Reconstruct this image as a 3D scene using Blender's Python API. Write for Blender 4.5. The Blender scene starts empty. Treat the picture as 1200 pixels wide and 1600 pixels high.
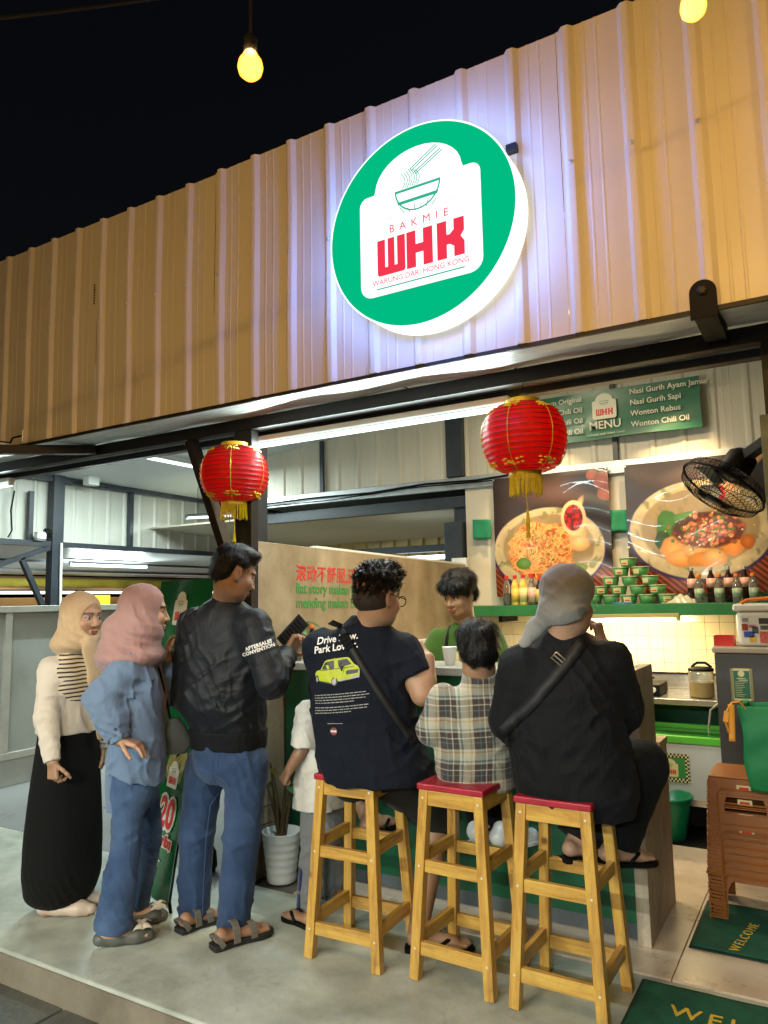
import bpy, bmesh, math, random
import numpy as np
from mathutils import Matrix, Vector
from mathutils.bvhtree import BVHTree
random.seed(7); RNG = np.random.default_rng(7)
SC = bpy.context.scene
COL = SC.collection
R = math.radians

# ------------------------------------------------------------------ camera, sky, exposure
cam_d = bpy.data.cameras.new('camera'); cam = bpy.data.objects.new('camera', cam_d); COL.objects.link(cam)
cam_d.sensor_fit = 'VERTICAL'; cam_d.sensor_height = 32.0; cam_d.lens = 32.0 * 1164.63 / 1600.0
cam_d.clip_start = 0.05; cam_d.clip_end = 400
def cam_axes(yaw, pitch, roll):
    f = np.array([math.sin(yaw)*math.cos(pitch), math.cos(yaw)*math.cos(pitch), math.sin(pitch)])
    r = np.array([math.cos(yaw), -math.sin(yaw), 0]); u = np.cross(r, f)
    c, s = math.cos(roll), math.sin(roll)
    return c*r + s*u, -s*r + c*u, f
cr, cu, cf = cam_axes(-0.5356774, 0.1171172, -0.01877)
cam.matrix_world = Matrix(((cr[0], cu[0], -cf[0], 0), (cr[1], cu[1], -cf[1], 0), (cr[2], cu[2], -cf[2], 1.45), (0, 0, 0, 1)))
SC.camera = cam
SC.view_settings.view_transform = 'Standard'; SC.view_settings.look = 'None'
SC.view_settings.exposure = 0.22; SC.view_settings.gamma = 1; SC.view_settings.use_curve_mapping = False
SC.cycles.use_denoising = True
SC.cycles.max_bounces = 7; SC.cycles.diffuse_bounces = 4; SC.cycles.glossy_bounces = 4; SC.cycles.transmission_bounces = 6
SC.cycles.sample_clamp_indirect = 4
SC.cycles.use_light_tree = True
w = bpy.data.worlds.new('World'); SC.world = w; w.use_nodes = True
nt = w.node_tree; bg = nt.nodes['Background']
sky = nt.nodes.new('ShaderNodeTexSky'); sky.sky_type = 'NISHITA'; sky.sun_disc = False
sky.sun_elevation = R(-3); sky.sun_rotation = R(200); sky.altitude = 100
nt.links.new(sky.outputs[0], bg.inputs[0]); bg.inputs[1].default_value = 0.06

# ------------------------------------------------------------------ helpers: objects
def top(o, label, cat, group=None, kind=None):
    if label: o['label'] = label
    if cat: o['category'] = cat
    if group: o['group'] = group
    if kind: o['kind'] = kind
    return o
def thing(name, label, cat, loc=(0, 0, 0), group=None, rz=0.0):
    o = bpy.data.objects.new(name, None); COL.objects.link(o)
    o.empty_display_size = .1; o.location = loc; o.rotation_euler = (0, 0, rz)
    return top(o, label, cat, group)
def origin(p):
    v = Vector((0, 0, 0))
    while p is not None:
        v = v + p.location; p = p.parent
    return v
def link(name, me, mat, parent=None, label=None):
    o = bpy.data.objects.new(name, me); COL.objects.link(o)
    if mat is not None and len(me.materials) == 0: me.materials.append(mat)
    if parent is not None: o.parent = parent
    if label: o['label'] = label
    return o
def np_mesh(name, V, F, smooth=True):
    V = np.asarray(V, np.float32); F = np.asarray(F, np.int32); k = F.shape[1]
    me = bpy.data.meshes.new(name)
    me.vertices.add(len(V)); me.vertices.foreach_set('co', V.ravel())
    me.loops.add(F.size); me.loops.foreach_set('vertex_index', F.ravel())
    me.polygons.add(len(F)); me.polygons.foreach_set('loop_start', np.arange(0, F.size, k, dtype=np.int32))
    try: me.polygons.foreach_set('loop_total', np.full(len(F), k, np.int32))
    except Exception: pass
    me.polygons.foreach_set('use_smooth', np.full(len(F), smooth, bool))
    me.update(calc_edges=True); me.validate()
    return me
def dup(root, loc=None, rz=None, label=None, group=None):
    r = root.copy(); COL.objects.link(r)
    if loc is not None: r.location = loc
    if rz is not None: r.rotation_euler = (0, 0, rz)
    if label: r['label'] = label
    if group: r['group'] = group
    def rec(a, b):
        for ch in a.children:
            c = ch.copy(); COL.objects.link(c); c.parent = b; rec(ch, c)
    rec(root, r)
    return r

class MB:
    def __init__(s): s.v = []; s.f = []; s.m = Matrix()
    def add(s, vs, fs):
        n = len(s.v); s.v += [tuple(s.m @ Vector(v)) for v in vs]; s.f += [tuple(i+n for i in f) for f in fs]; return s
    def box(s, lo, hi):
        x0, y0, z0 = lo; x1, y1, z1 = hi
        return s.add([(x0,y0,z0),(x1,y0,z0),(x1,y1,z0),(x0,y1,z0),(x0,y0,z1),(x1,y0,z1),(x1,y1,z1),(x0,y1,z1)],
                     [(0,3,2,1),(4,5,6,7),(0,1,5,4),(1,2,6,5),(2,3,7,6),(3,0,4,7)])
    def cbox(s, c, d): return s.box([c[i]-d[i]/2 for i in range(3)], [c[i]+d[i]/2 for i in range(3)])
    def bar(s, a, b, w, h, up=(0, 0, 1), w2=None, h2=None):
        a, b = Vector(a), Vector(b); d = (b-a).normalized(); up = Vector(up)
        if abs(d.dot(up)) > .98: up = Vector((0, 1, 0))
        x = d.cross(up).normalized(); y = x.cross(d)
        w2 = w if w2 is None else w2; h2 = h if h2 is None else h2
        vs = [p + x*sx*ww/2 + y*sy*hh/2 for p, ww, hh in ((a, w, h), (b, w2, h2)) for sx, sy in ((-1,-1),(1,-1),(1,1),(-1,1))]
        return s.add(vs, [(0,1,2,3)[::-1], (4,5,6,7), (0,1,5,4), (1,2,6,5), (2,3,7,6), (3,0,4,7)][:6])
    def tube(s, pts, r, n=8, cap=True, closed=False):
        pts = [Vector(p) for p in pts]; N = len(pts); rr = r if hasattr(r, '__len__') else [r]*N
        vs = []; fs = []; px = None
        for i, p in enumerate(pts):
            if closed: d = (pts[(i+1) % N]-pts[i-1])
            else: d = (pts[min(i+1, N-1)]-pts[max(i-1, 0)])
            d.normalize()
            if px is None:
                px = d.orthogonal().normalized()
            px = (px - d*px.dot(d)).normalized(); py = d.cross(px)
            for k in range(n):
                a = 2*math.pi*k/n; vs.append(p + (px*math.cos(a)+py*math.sin(a))*rr[i])
        for i in range(N if closed else N-1):
            j = (i+1) % N
            for k in range(n): fs.append((i*n+k, i*n+(k+1) % n, j*n+(k+1) % n, j*n+k))
        if cap and not closed: fs.append(tuple(range(n))[::-1]); fs.append(tuple((N-1)*n+k for k in range(n)))
        return s.add(vs, fs)
    def lathe(s, prof, n=24, c=(0, 0, 0), ax=None):
        c = Vector(c); vs = []; fs = []; M = Matrix() if ax is None else Vector((0, 0, 1)).rotation_difference(Vector(ax)).to_matrix().to_4x4()
        for r, z in prof:
            for k in range(n):
                a = 2*math.pi*k/n; vs.append(c + (M @ Vector((r*math.cos(a), r*math.sin(a), z))))
        for i in range(len(prof)-1):
            for k in range(n): fs.append((i*n+k, i*n+(k+1) % n, (i+1)*n+(k+1) % n, (i+1)*n+k))
        if prof[0][0] > 1e-5: fs.append(tuple(range(n))[::-1])
        if prof[-1][0] > 1e-5: fs.append(tuple((len(prof)-1)*n+k for k in range(n)))
        return s.add(vs, fs)
    def prism(s, poly, M, t):
        n = len(poly); vs = [M @ Vector((x, y, 0)) for x, y in poly] + [M @ Vector((x, y, t)) for x, y in poly]
        return s.add(vs, [tuple(range(n))[::-1], tuple(range(n, 2*n))] + [(i, (i+1) % n, n+(i+1) % n, n+i) for i in range(n)])
    def grid(s, fn, nu, nv):
        vs = [fn(i/nu, j/nv) for j in range(nv+1) for i in range(nu+1)]
        return s.add(vs, [(j*(nu+1)+i, j*(nu+1)+i+1, (j+1)*(nu+1)+i+1, (j+1)*(nu+1)+i) for j in range(nv) for i in range(nu)])
    def mesh(s, name, o=Vector((0, 0, 0)), smooth=False):
        me = bpy.data.meshes.new(name); o = Vector(o)
        me.from_pydata([tuple(Vector(v)-o) for v in s.v], [], s.f); me.update()
        bm = bmesh.new(); bm.from_mesh(me); bmesh.ops.remove_doubles(bm, verts=bm.verts, dist=1e-5)
        bmesh.ops.recalc_face_normals(bm, faces=bm.faces); bm.to_mesh(me); bm.free()
        if smooth: me.polygons.foreach_set('use_smooth', [True]*len(me.polygons))
        return me
    def build(s, name, mat, parent=None, smooth=False, bevel=0, label=None, solid=0, seg=2):
        ob = link(name, s.mesh(name, origin(parent), smooth), mat, parent, label)
        if solid:
            m = ob.modifiers.new('s', 'SOLIDIFY'); m.thickness = solid; m.offset = 0
        if bevel:
            m = ob.modifiers.new('b', 'BEVEL'); m.width = bevel; m.segments = seg; m.limit_method = 'ANGLE'; m.angle_limit = R(40)
            if not smooth:
                ob.data.polygons.foreach_set('use_smooth', [True]*len(ob.data.polygons)); m.harden_normals = True
        return ob

# ------------------------------------------------------------------ helpers: materials
def newmat(name):
    m = bpy.data.materials.new(name); m.use_nodes = True
    return m, m.node_tree, m.node_tree.nodes['Principled BSDF']
def N(nt, t, **kw):
    n = nt.nodes.new(t)
    for k, v in kw.items(): setattr(n, k, v)
    return n
def rgba(c): return (c[0], c[1], c[2], 1)
def pm(name, col, rough=.5, metal=0, var=.12, vs=6., bump=0., bs=60., col2=None, stretch=(1, 1, 1), sheen=0, coat=0, trans=0, rvar=.1, spec=.5, bd=.004, sss=0):
    m, nt, b = newmat(name); L = nt.links.new
    b.inputs['Roughness'].default_value = rough; b.inputs['Metallic'].default_value = metal
    b.inputs['Specular IOR Level'].default_value = spec
    if sheen: b.inputs['Sheen Weight'].default_value = sheen; b.inputs['Sheen Roughness'].default_value = .5
    if coat: b.inputs['Coat Weight'].default_value = coat; b.inputs['Coat Roughness'].default_value = .15
    if trans: b.inputs['Transmission Weight'].default_value = trans
    if sss:
        b.inputs['Subsurface Weight'].default_value = sss; b.inputs['Subsurface Radius'].default_value = (.012, .005, .003); b.inputs['Subsurface Scale'].default_value = 1
    tc = N(nt, 'ShaderNodeTexCoord'); mp = N(nt, 'ShaderNodeMapping'); mp.inputs['Scale'].default_value = stretch
    L(tc.outputs['Object'], mp.inputs[0])
    n1 = N(nt, 'ShaderNodeTexNoise'); n1.inputs['Scale'].default_value = vs; n1.inputs['Detail'].default_value = 6; n1.inputs['Roughness'].default_value = .6
    L(mp.outputs[0], n1.inputs['Vector'])
    r = N(nt, 'ShaderNodeValToRGB'); r.color_ramp.elements[0].position = .3; r.color_ramp.elements[1].position = .72
    c2 = col2 if col2 else tuple(min(1, c*(1+var)) for c in col)
    c1 = col if col2 else tuple(c*(1-var) for c in col)
    r.color_ramp.elements[0].color = rgba(c1); r.color_ramp.elements[1].color = rgba(c2)
    L(n1.outputs[0], r.inputs[0]); L(r.outputs[0], b.inputs['Base Color'])
    if rvar:
        mr = N(nt, 'ShaderNodeMapRange'); mr.inputs['To Min'].default_value = max(0, rough-rvar); mr.inputs['To Max'].default_value = min(1, rough+rvar)
        L(n1.outputs[0], mr.inputs[0]); L(mr.outputs[0], b.inputs['Roughness'])
    if bump:
        n2 = N(nt, 'ShaderNodeTexNoise'); n2.inputs['Scale'].default_value = bs; n2.inputs['Detail'].default_value = 4
        L(mp.outputs[0], n2.inputs['Vector'])
        bp = N(nt, 'ShaderNodeBump'); bp.inputs['Strength'].default_value = bump; bp.inputs['Distance'].default_value = bd
        L(n2.outputs[0], bp.inputs['Height']); L(bp.outputs[0], b.inputs['Normal'])
    return m
def emit(name, col, s):
    m = bpy.data.materials.new(name); m.use_nodes = True; nt = m.node_tree; nt.nodes.clear()
    e = N(nt, 'ShaderNodeEmission'); e.inputs[0].default_value = rgba(col); e.inputs[1].default_value = s
    o = N(nt, 'ShaderNodeOutputMaterial'); nt.links.new(e.outputs[0], o.inputs[0]); return m
def vcol_mat(name, rough=.5, emis=0, coat=0, bump=0, bs=40):
    m, nt, b = newmat(name); a = N(nt, 'ShaderNodeVertexColor'); a.layer_name = 'print'
    nt.links.new(a.outputs[0], b.inputs['Base Color']); b.inputs['Roughness'].default_value = rough
    if coat: b.inputs['Coat Weight'].default_value = coat
    if bump:
        n2 = N(nt, 'ShaderNodeTexNoise'); n2.inputs['Scale'].default_value = bs
        tc = N(nt, 'ShaderNodeTexCoord'); nt.links.new(tc.outputs['Object'], n2.inputs['Vector'])
        bp = N(nt, 'ShaderNodeBump'); bp.inputs['Strength'].default_value = bump; bp.inputs['Distance'].default_value = .01
        nt.links.new(n2.outputs[0], bp.inputs['Height']); nt.links.new(bp.outputs[0], b.inputs['Normal'])
    return m
def set_vcol(me, cols):
    a = me.color_attributes.new('print', 'FLOAT_COLOR', 'POINT')
    c = np.ones((len(me.vertices), 4), np.float32); c[:, :3] = cols; a.data.foreach_set('color', c.ravel())

# ------------------------------------------------------------------ helpers: lettering
def text_mesh(txt, size, bold=0., shear=0., align='CENTER', spacing=1., thick=.0006, line=1.0):
    cu_ = bpy.data.curves.new('lettering', 'FONT'); cu_.body = txt; cu_.size = size; cu_.align_x = align; cu_.align_y = 'CENTER'
    cu_.offset = bold; cu_.shear = shear; cu_.space_character = spacing; cu_.space_line = line; cu_.extrude = thick; cu_.resolution_u = 3
    o = bpy.data.objects.new('lettering', cu_); COL.objects.link(o)
    bpy.context.view_layer.update()
    me = bpy.data.meshes.new_from_object(o.evaluated_get(bpy.context.evaluated_depsgraph_get()))
    bpy.data.objects.remove(o); bpy.data.curves.remove(cu_); me.name = 'lettering'; me.materials.clear()
    return me
def lettering(txt, M, size, mat, parent, name='lettering', **kw):
    me = text_mesh(txt, size, **kw); me.transform(Matrix.Translation(-origin(parent)) @ M)
    return link(name, me, mat, parent)
def frame(o, x, y):
    o, x, y = Vector(o), Vector(x).normalized(), Vector(y); z = x.cross(y).normalized(); y = z.cross(x)
    return Matrix(((x[0], y[0], z[0], o[0]), (x[1], y[1], z[1], o[1]), (x[2], y[2], z[2], o[2]), (0, 0, 0, 1)))
def arc(cx, cy, r, a0, a1, n=10): return [(cx+r*math.cos(R(a0+(a1-a0)*i/n)), cy+r*math.sin(R(a0+(a1-a0)*i/n))) for i in range(n+1)]
def badge_outline(w, h):
    # rounded box with a domed top, origin at the centre
    hw = w/2; r = .1*w; sh = h*.23; hb = -h/2; ty = h/2
    p = arc(-hw+r, hb+r, r, 180, 270, 5) + arc(hw-r, hb+r, r, 270, 360, 5) + arc(hw-r*.7, sh-r*.7, r*.7, 0, 90, 4)
    p += [(hw*.74, sh)] + [(x_, sh+.01*h+(y_-sh)*.74) for x_, y_ in arc(0, sh, hw*.72, 4, 176, 16)] + [(-hw*.74, sh)] + arc(-hw+r*.7, sh-r*.7, r*.7, 90, 180, 4)
    return p
WHK = {'W': [[(0,0.06),(.05,0),(.95,0),(1,.06),(1,1),(.72,1),(.72,.22),(.62,.22),(.62,1),(.38,1),(.38,.22),(.28,.22),(.28,1),(0,1)]],
       'H': [[(0,0),(.32,0),(.32,.38),(.58,.38),(.58,0),(.9,0),(.9,1),(.58,1),(.58,.62),(.32,.62),(.32,1),(0,1)]],
       'K': [[(0,0),(.32,0),(.32,.36),(.42,.36),(.56,.28),(.56,0),(.9,0),(.9,.36),(.78,.5),(.9,.64),(.9,1),(.56,1),(.56,.72),(.42,.62),(.32,.62),(.32,1),(0,1)]]}
def logo(parent, M, w, mw, mr, mg, detail=2, base=True, t=.0008, mgrey=None):
    """white badge with bowl, BAKMIE and WHK; M = frame at the badge centre, z towards the viewer"""
    h = w*1.10
    if base:
        MB().prism(badge_outline(w, h), M, t).build('badge', mw, parent)
    Z = lambda k: M @ Matrix.Translation((0, 0, t*(k+1)))
    b = MB(); x = -w*.35; lw = w*.25
    for ch in 'WHK':
        for poly in WHK[ch]: b.prism([(x+px*lw*.95, -h*.364+py*h*.255) for px, py in poly], Z(.2), t)
        x += lw
    b.build('lettering', mr, parent)
    # bowl
    b = MB(); cy = h*.205
    if detail >= 1:
        rb = w*.185
        b.prism([(-rb, cy), (rb, cy), (rb, cy-.02*w), (-rb, cy-.02*w)], Z(.2), t)
        b.prism([(-rb*.93, cy-.09*w), (rb*.93, cy-.09*w), (rb*.88, cy-.115*w), (-rb*.88, cy-.115*w)], Z(.2), t)
        lt = .006*w
        pts = arc(0, cy, rb, 180, 360, 16)
        for (x0, y0), (x1, y1) in zip(pts, pts[1:]):
            nx, ny = (y1-y0), -(x1-x0); l = math.hypot(nx, ny); nx, ny = nx/l*lt, ny/l*lt
            b.prism([(x0-nx, y0-ny), (x0+nx, y0+ny), (x1+nx, y1+ny), (x1-nx, y1-ny)], Z(.2), t)
    if detail >= 2:
        def stroke(p, q, lt=.003*w):
            nx, ny = (q[1]-p[1]), -(q[0]-p[0]); l = math.hypot(nx, ny); nx, ny = nx/l*lt, ny/l*lt
            b.prism([(p[0]-nx, p[1]-ny), (p[0]+nx, p[1]+ny), (q[0]+nx, q[1]+ny), (q[0]-nx, q[1]-ny)], Z(.2), t)
        for k in range(7):
            xs = -w*.13+k*.02*w; prev = None
            for i in range(9):
                f = i/8; p = (xs+.03*w*math.sin(f*3+.2), cy+.005*w+f*.14*w - (.02*w*abs(k-3)/3)*f)
                if prev: stroke(prev, p)
                prev = p
        for k in range(6): stroke((-w*.15+k*.06*w, cy-.13*w-.02*w*(k % 2)), (-w*.11+k*.045*w, cy-.19*w))
        for d in (0, .035*w):
            stroke((-w*.06+d, cy+.14*w-d), (w*.16+d, cy+.265*w-d*1.2), .004*w); stroke((-w*.05+d, cy+.125*w-d), (w*.175+d, cy+.25*w-d*1.2), .004*w)
        lettering('BAKMIE', Z(.2) @ Matrix.Translation((0, -h*.05, 0)), w*.085, mr, parent, bold=.0, spacing=1.95, thick=t/2)
        lettering('WARUNG DARI HONG KONG', Z(.2) @ Matrix.Translation((0, -h*.405, 0)), w*.058, mr, parent, thick=t/2)
        if mgrey:
            lettering('SEJAK', Z(.2) @ Matrix.Translation((-w*.27, h*.03, 0)), w*.035, mgrey, parent, thick=t/2, spacing=1.3)
            lettering('2022', Z(.2) @ Matrix.Translation((w*.27, h*.03, 0)), w*.035, mgrey, parent, thick=t/2, spacing=1.3)
        b.prism([(-w*.36, -h*.447), (w*.36, -h*.447), (w*.36, -h*.456), (-w*.36, -h*.456)], Z(.2), t)
    if b.v: b.build('bowl_emblem', mg, parent)['kind'] = 'stuff'

# ------------------------------------------------------------------ materials
M_conc = pm('concrete', (.29,.315,.26), .42, var=.3, vs=3.4, bump=.35, bs=26, col2=(.54,.575,.49), rvar=.16)
def stain(m, sc, lo, hi, dark):
    # darker stains, scuffs and fine grit over a finished material
    nt = m.node_tree; L = nt.links.new; b = nt.nodes['Principled BSDF']; src = b.inputs['Base Color'].links[0].from_socket; tc = N(nt, 'ShaderNodeTexCoord')
    for k_, (s_, a_, c_, d_) in enumerate(((sc, lo, hi, dark), (sc*6.3, .56, .70, dark+.12), (sc*40, .60, .75, dark+.05))):
        n = N(nt, 'ShaderNodeTexNoise'); n.inputs['Scale'].default_value = s_; n.inputs['Detail'].default_value = 8; n.inputs['Roughness'].default_value = .7; n.inputs['Distortion'].default_value = .8; L(tc.outputs['Object'], n.inputs['Vector'])
        r = N(nt, 'ShaderNodeMapRange'); r.inputs['From Min'].default_value = a_; r.inputs['From Max'].default_value = c_; r.inputs['To Min'].default_value = 1; r.inputs['To Max'].default_value = d_; L(n.outputs[0], r.inputs[0])
        mx = N(nt, 'ShaderNodeMix', data_type='RGBA', blend_type='MULTIPLY'); mx.inputs[0].default_value = 1; L(src, mx.inputs[6]); L(r.outputs[0], mx.inputs[7]); src = mx.outputs[2]
    L(src, b.inputs['Base Color'])
stain(M_conc, 1.3, .48, .72, .64)
M_concd = pm('concrete_edge', (.16,.13,.09), .7, var=.3, vs=5, bump=.5, bs=50, col2=(.26,.22,.16))
M_hall = pm('polished_screed', (.19,.2,.2), .3, var=.2, vs=1.5, col2=(.28,.29,.29), rvar=.1, bump=.05, bs=20)
M_slab = pm('street_slab', (.05,.055,.045), .38, var=.3, vs=6, bump=.6, bs=45, col2=(.11,.115,.095), rvar=.2)
M_asph = pm('asphalt', (.03,.03,.032), .5, var=.4, vs=20, bump=.9, bs=150, rvar=.25)
M_tile = pm('floor_tile', (.5,.38,.27), .3, var=.15, vs=4, bump=.08, bs=30, col2=(.64,.52,.39), rvar=.15)
M_grout = pm('grout', (.12,.1,.08), .8, var=.2, vs=20)
M_cream = pm('cream_sheet_steel', (.60,.53,.41), .38, var=.06, vs=2.5, stretch=(1,1,.25), bump=.06, bs=12, rvar=.08)
M_white = pm('white_sheet_steel', (.55,.54,.47), .45, var=.08, vs=2, stretch=(2,2,.3), bump=.05, bs=10)
M_ceil = pm('white_ceiling', (.62,.64,.63), .5, var=.06, vs=1)
M_steel = pm('bulb_tinted_steel', (.016,.012,.010), .5, spec=.3, var=.25, vs=6, bump=.1, bs=60)  # brown of the front frame is warm bulb light put into its colour
M_steelb = pm('tube_tinted_steel', (.03,.036,.045), .42, var=.25, vs=6, bump=.1, bs=60)  # bluish tone is cool tube light put into the steel's colour
M_black = pm('black_paint', (.005,.005,.0055), .6, var=.2, spec=.15)
M_foil = pm('silver_foil', (.8,.8,.77), .32, metal=.12, var=.12, vs=3, stretch=(1,6,6), bump=.5, bs=9, bd=.02)
M_zinc = pm('zinc', (.5,.52,.52), .4, metal=.7, var=.15, vs=8)
M_cement = pm('cement_vinyl', (.20,.14,.08), .55, var=.3, vs=3.6, stretch=(1,1,.7), bump=.12, bs=25, col2=(.43,.34,.22), rvar=.1)
M_woodv = pm('weathered_wood_vinyl', (.36,.285,.19), .55, var=.3, vs=3.5, stretch=(9,9,.8), bump=.12, bs=40, col2=(.60,.51,.37), rvar=.1)
M_grey = pm('worktop_grey', (.3,.3,.27), .45, var=.25, vs=9, bump=.1, bs=60, col2=(.45,.45,.41))
M_green = pm('green_paint', (.01,.11,.045), .42, var=.15, vs=3, rvar=.1)
M_shelf = pm('shelf_green', (.025,.2,.06), .4, var=.12, vs=4)
M_wtile = pm('cream_glaze', (.68,.6,.42), .16, var=.06, vs=3, coat=.4, rvar=.05)
M_stain = pm('stainless', (.55,.54,.5), .25, metal=.9, var=.1, vs=12, stretch=(1,8,1), rvar=.1)
M_pgrey = pm('painted_grey_panel', (.27,.29,.27), .5, var=.1, vs=3, bump=.05, bs=30)
M_frame = pm('grey_frame', (.33,.33,.29), .45, var=.1)
M_red = pm('red_print', (.62,.03,.03), .45, var=.1)
M_greenp = pm('green_print', (.03,.24,.05), .5, var=.1)
M_whitep = pm('white_print', (.75,.74,.68), .5, var=.04)
M_plastic_w = pm('white_plastic', (.72,.72,.68), .35, var=.05)

stain(M_woodv, 2.2, .5, .75, .6); stain(M_cement, 1.6, .5, .75, .7); stain(M_pgrey, 2, .5, .8, .8); stain(M_grey, 3, .5, .75, .75); stain(M_tile, 1.8, .5, .75, .72); stain(M_white, 1.2, .5, .8, .85); stain(M_shelf, 3, .5, .8, .75); stain(M_green, 2, .5, .8, .7)
# ------------------------------------------------------------------ ground
b = MB(); b.box((-40, -12, -.6), (25, 2.03, -.135)); street = b.build('street', M_asph); top(street, None, None, kind='structure')
for i in range(7):
    for j in range(3):
        x0 = -5.2+i*.62 + (.2 if j == 1 else 0); y1 = 2.045-j*.5
        MB().box((x0, y1-.49, -.15), (x0+.61, y1, -.13+.004*random.random())).build('paving_slab', M_slab, street, bevel=.006)
b = MB(); b.box((-14, 2.05, -.6), (5, 3.125, 0)); pf = b.build('platform', M_conc, bevel=.012); top(pf, None, None, kind='structure')
MB().box((-14, 2.042, -.55), (5, 2.0495, -.012)).build('platform_edge', M_concd, pf)
b = MB(); b.box((-14, 3.127, -.5), (-2.735, 14, -.002)); hf = b.build('hall_floor', M_hall); top(hf, None, None, kind='structure')
b = MB(); b.box((-2.733, 3.127, -.5), (5, 8, -.012)); tf = b.build('kitchen_floor', M_grout); top(tf, None, None, kind='structure')
tile_me = MB().box((.0015, .0015, -.011), (.5985, .5985, .001)).mesh('floor_tile')
for i in range(7):
    for j in range(5):
        o = link('floor_tile', tile_me, M_tile, tf); o.location = (-2.43+.6*i-.0, 3.129+.6*j, 0)
        mm = o.modifiers.new('b', 'BEVEL'); mm.width = .0015; mm.segments = 1

# ------------------------------------------------------------------ corrugated facade
P = .2305
fac = thing('metal_facade', 'cream corrugated metal wall under the round lit sign, rows of screws on its ribs', 'wall', (-2.5, 2.75, 2.44))
def sheet(x0, nrib, z0, z1, y, nz=1, amp=.020, sgn=-1, pitch=P, ribx=0.0):
    prof = []
    for k in range(nrib):
        a = x0+k*pitch
        for dx, h in ((.0, 0), (.010, 0), (.028, .95), (.034, 1), (.048, 1), (.054, .95), (.072, 0), (.103, 0), (.107, .08), (.112, .08), (.116, 0), (.15, 0), (.154, .08), (.159, .08), (.163, 0)):
            prof.append((a+dx*pitch/.2305, h*amp))
    prof.append((x0+nrib*pitch-.0015, 0))
    b = MB(); n = len(prof); vs = []
    for j in range(nz+1):
        z = z0+(z1-z0)*j/nz
        for x, h in prof: vs.append((x, y+sgn*h, z))
    b.add(vs, [(j*n+i, j*n+i+1, (j+1)*n+i+1, (j+1)*n+i) for j in range(nz) for i in range(n-1)])
    return b
for s in range(11):
    b = sheet(-7.24+s*4*P, 4, 2.445, 3.708+random.uniform(-.006, .006), 2.752+random.uniform(-.002, .002), 4)
    # sheets breathe a little between their fixings
    ph = random.random()*6; b.v = [(x, y+.004*math.sin(z*5+ph+x*2), z) for x, y, z in b.v]
    b.build('corrugated_sheet', M_cream, fac, solid=.0012)
screw = MB().lathe([(.006, -.004), (.009, 0), (.009, .002), (.006, .0045), (.0, .005)], 8, ax=(0, -1, 0)).mesh('screw')
for i in range(-6, 31):
    for z in (3.13,):
        o = link('screw', screw, M_zinc, fac); o.location = (-4.431+i*P+2.5, -.026, z-2.44)
MB().box((-7.3, 2.744, 2.43), (2.9, 2.757, 2.447)).build('edge_trim', M_steel, fac)
# print marks stamped down the sheets
for x, z in ((-1.912, 2.83), (-3.575, 3.2), (.02, 3.45)):
    b = MB()
    for k in range(8): b.box((x-.008, 2.7455, z+k*.016), (x+.006*random.random(), 2.7465, z+k*.016+.009))
    b.build('stamp_mark', M_black, fac)
# soffit foil between facade and front beam
def foil(u, v):
    x = -7.3+10.1*u; y = 2.758+v*.31
    return (x, y, 2.441+.022*v+.012*math.sin(v*math.pi)*(1+math.sin(x*2.3))+.006*math.sin(x*9+v*4))
o = MB().grid(foil, 160, 6).build('soffit_lining', M_foil, None, smooth=True); top(o, 'crinkled silver foil lining stretched under the corrugated wall', 'foil lining')

# ------------------------------------------------------------------ steel frame of the stall front
fr = thing('steel_portal', 'dark steel beam and posts framing the open stall front', 'steel frame', (-2.7, 3.1, 0))
MB().box((-7.3, 3.07, 2.392), (2.9, 3.13, 2.46)).build('front_beam', M_steel, fr, bevel=.004)
MB().box((-7.3, 3.135, 2.405), (2.9, 3.20, 2.409)).build('flashing_strip', M_zinc, fr)
MB().box((-7.3, 3.205, 2.372), (2.9, 3.265, 2.44)).build('inner_beam', M_steelb, fr, bevel=.004)
MB().box((-2.775, 3.07, .001), (-2.655, 3.13, 2.391)).build('post', M_steel, fr, bevel=.004)
MB().box((-.16, 3.07, .001), (-.06, 3.16, 2.391)).build('post', M_steel, fr, bevel=.004)
MB().bar((-3.135, 3.10, 2.388), (-2.80, 3.10, 1.6), .05, .07, up=(0, 1, 0)).build('diagonal_brace', M_steel, fr, bevel=.003)
MB().box((-3.14, 3.55, .001), (-3.03, 3.66, 2.9)).build('post', M_steelb, fr, bevel=.004)
MB().box((-3.32, 3.80, .001), (-3.25, 3.87, 2.9)).build('post', M_steelb, fr, bevel=.004)
# outriggers
br = thing('outrigger_bracket', 'black outrigger with bolted end plate at the right end of the eave', 'bracket', (-.31, 2.7, 2.45))
MB().box((-.345, 2.742, 2.415), (-.265, 3.068, 2.475)).build('arm', M_black, br, bevel=.004)
def plate(x0, x1, y, z0, z1, t=.012):
    r = (x1-x0)/2; cx = (x0+x1)/2
    poly = [(x0, z0), (x1, z0)] + [(cx+r*math.cos(a), z1-r+r*math.sin(a)) for a in [math.pi*i/10 for i in range(11)]]
    b = MB(); b.prism(poly, Matrix(((1,0,0,0),(0,0,-1,y),(0,1,0,0),(0,0,0,1))), t); return b
plate(-.352, -.262, 2.741, 2.405, 2.545).build('end_plate', M_black, br, bevel=.002)
MB().lathe([(.02, 0), (.02, .008), (.012, .012), (0, .012)], 6, (-.307, 2.73, 2.505), (0, -1, 0)).build('bolt', M_steel, br)
b = MB(); b.add([(-.265, 2.76, 2.478), (.9, 2.76, 2.478), (.9, 3.06, 2.47), (-.1, 3.06, 2.47)], [(0,1,2,3)])
b.build('side_flap', M_zinc, br, solid=.003)
br2 = thing('outrigger_bracket', 'dark outrigger arm at the left end of the eave, clamp on its tip', 'bracket', (-4.3, 2.7, 2.43))
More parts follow.
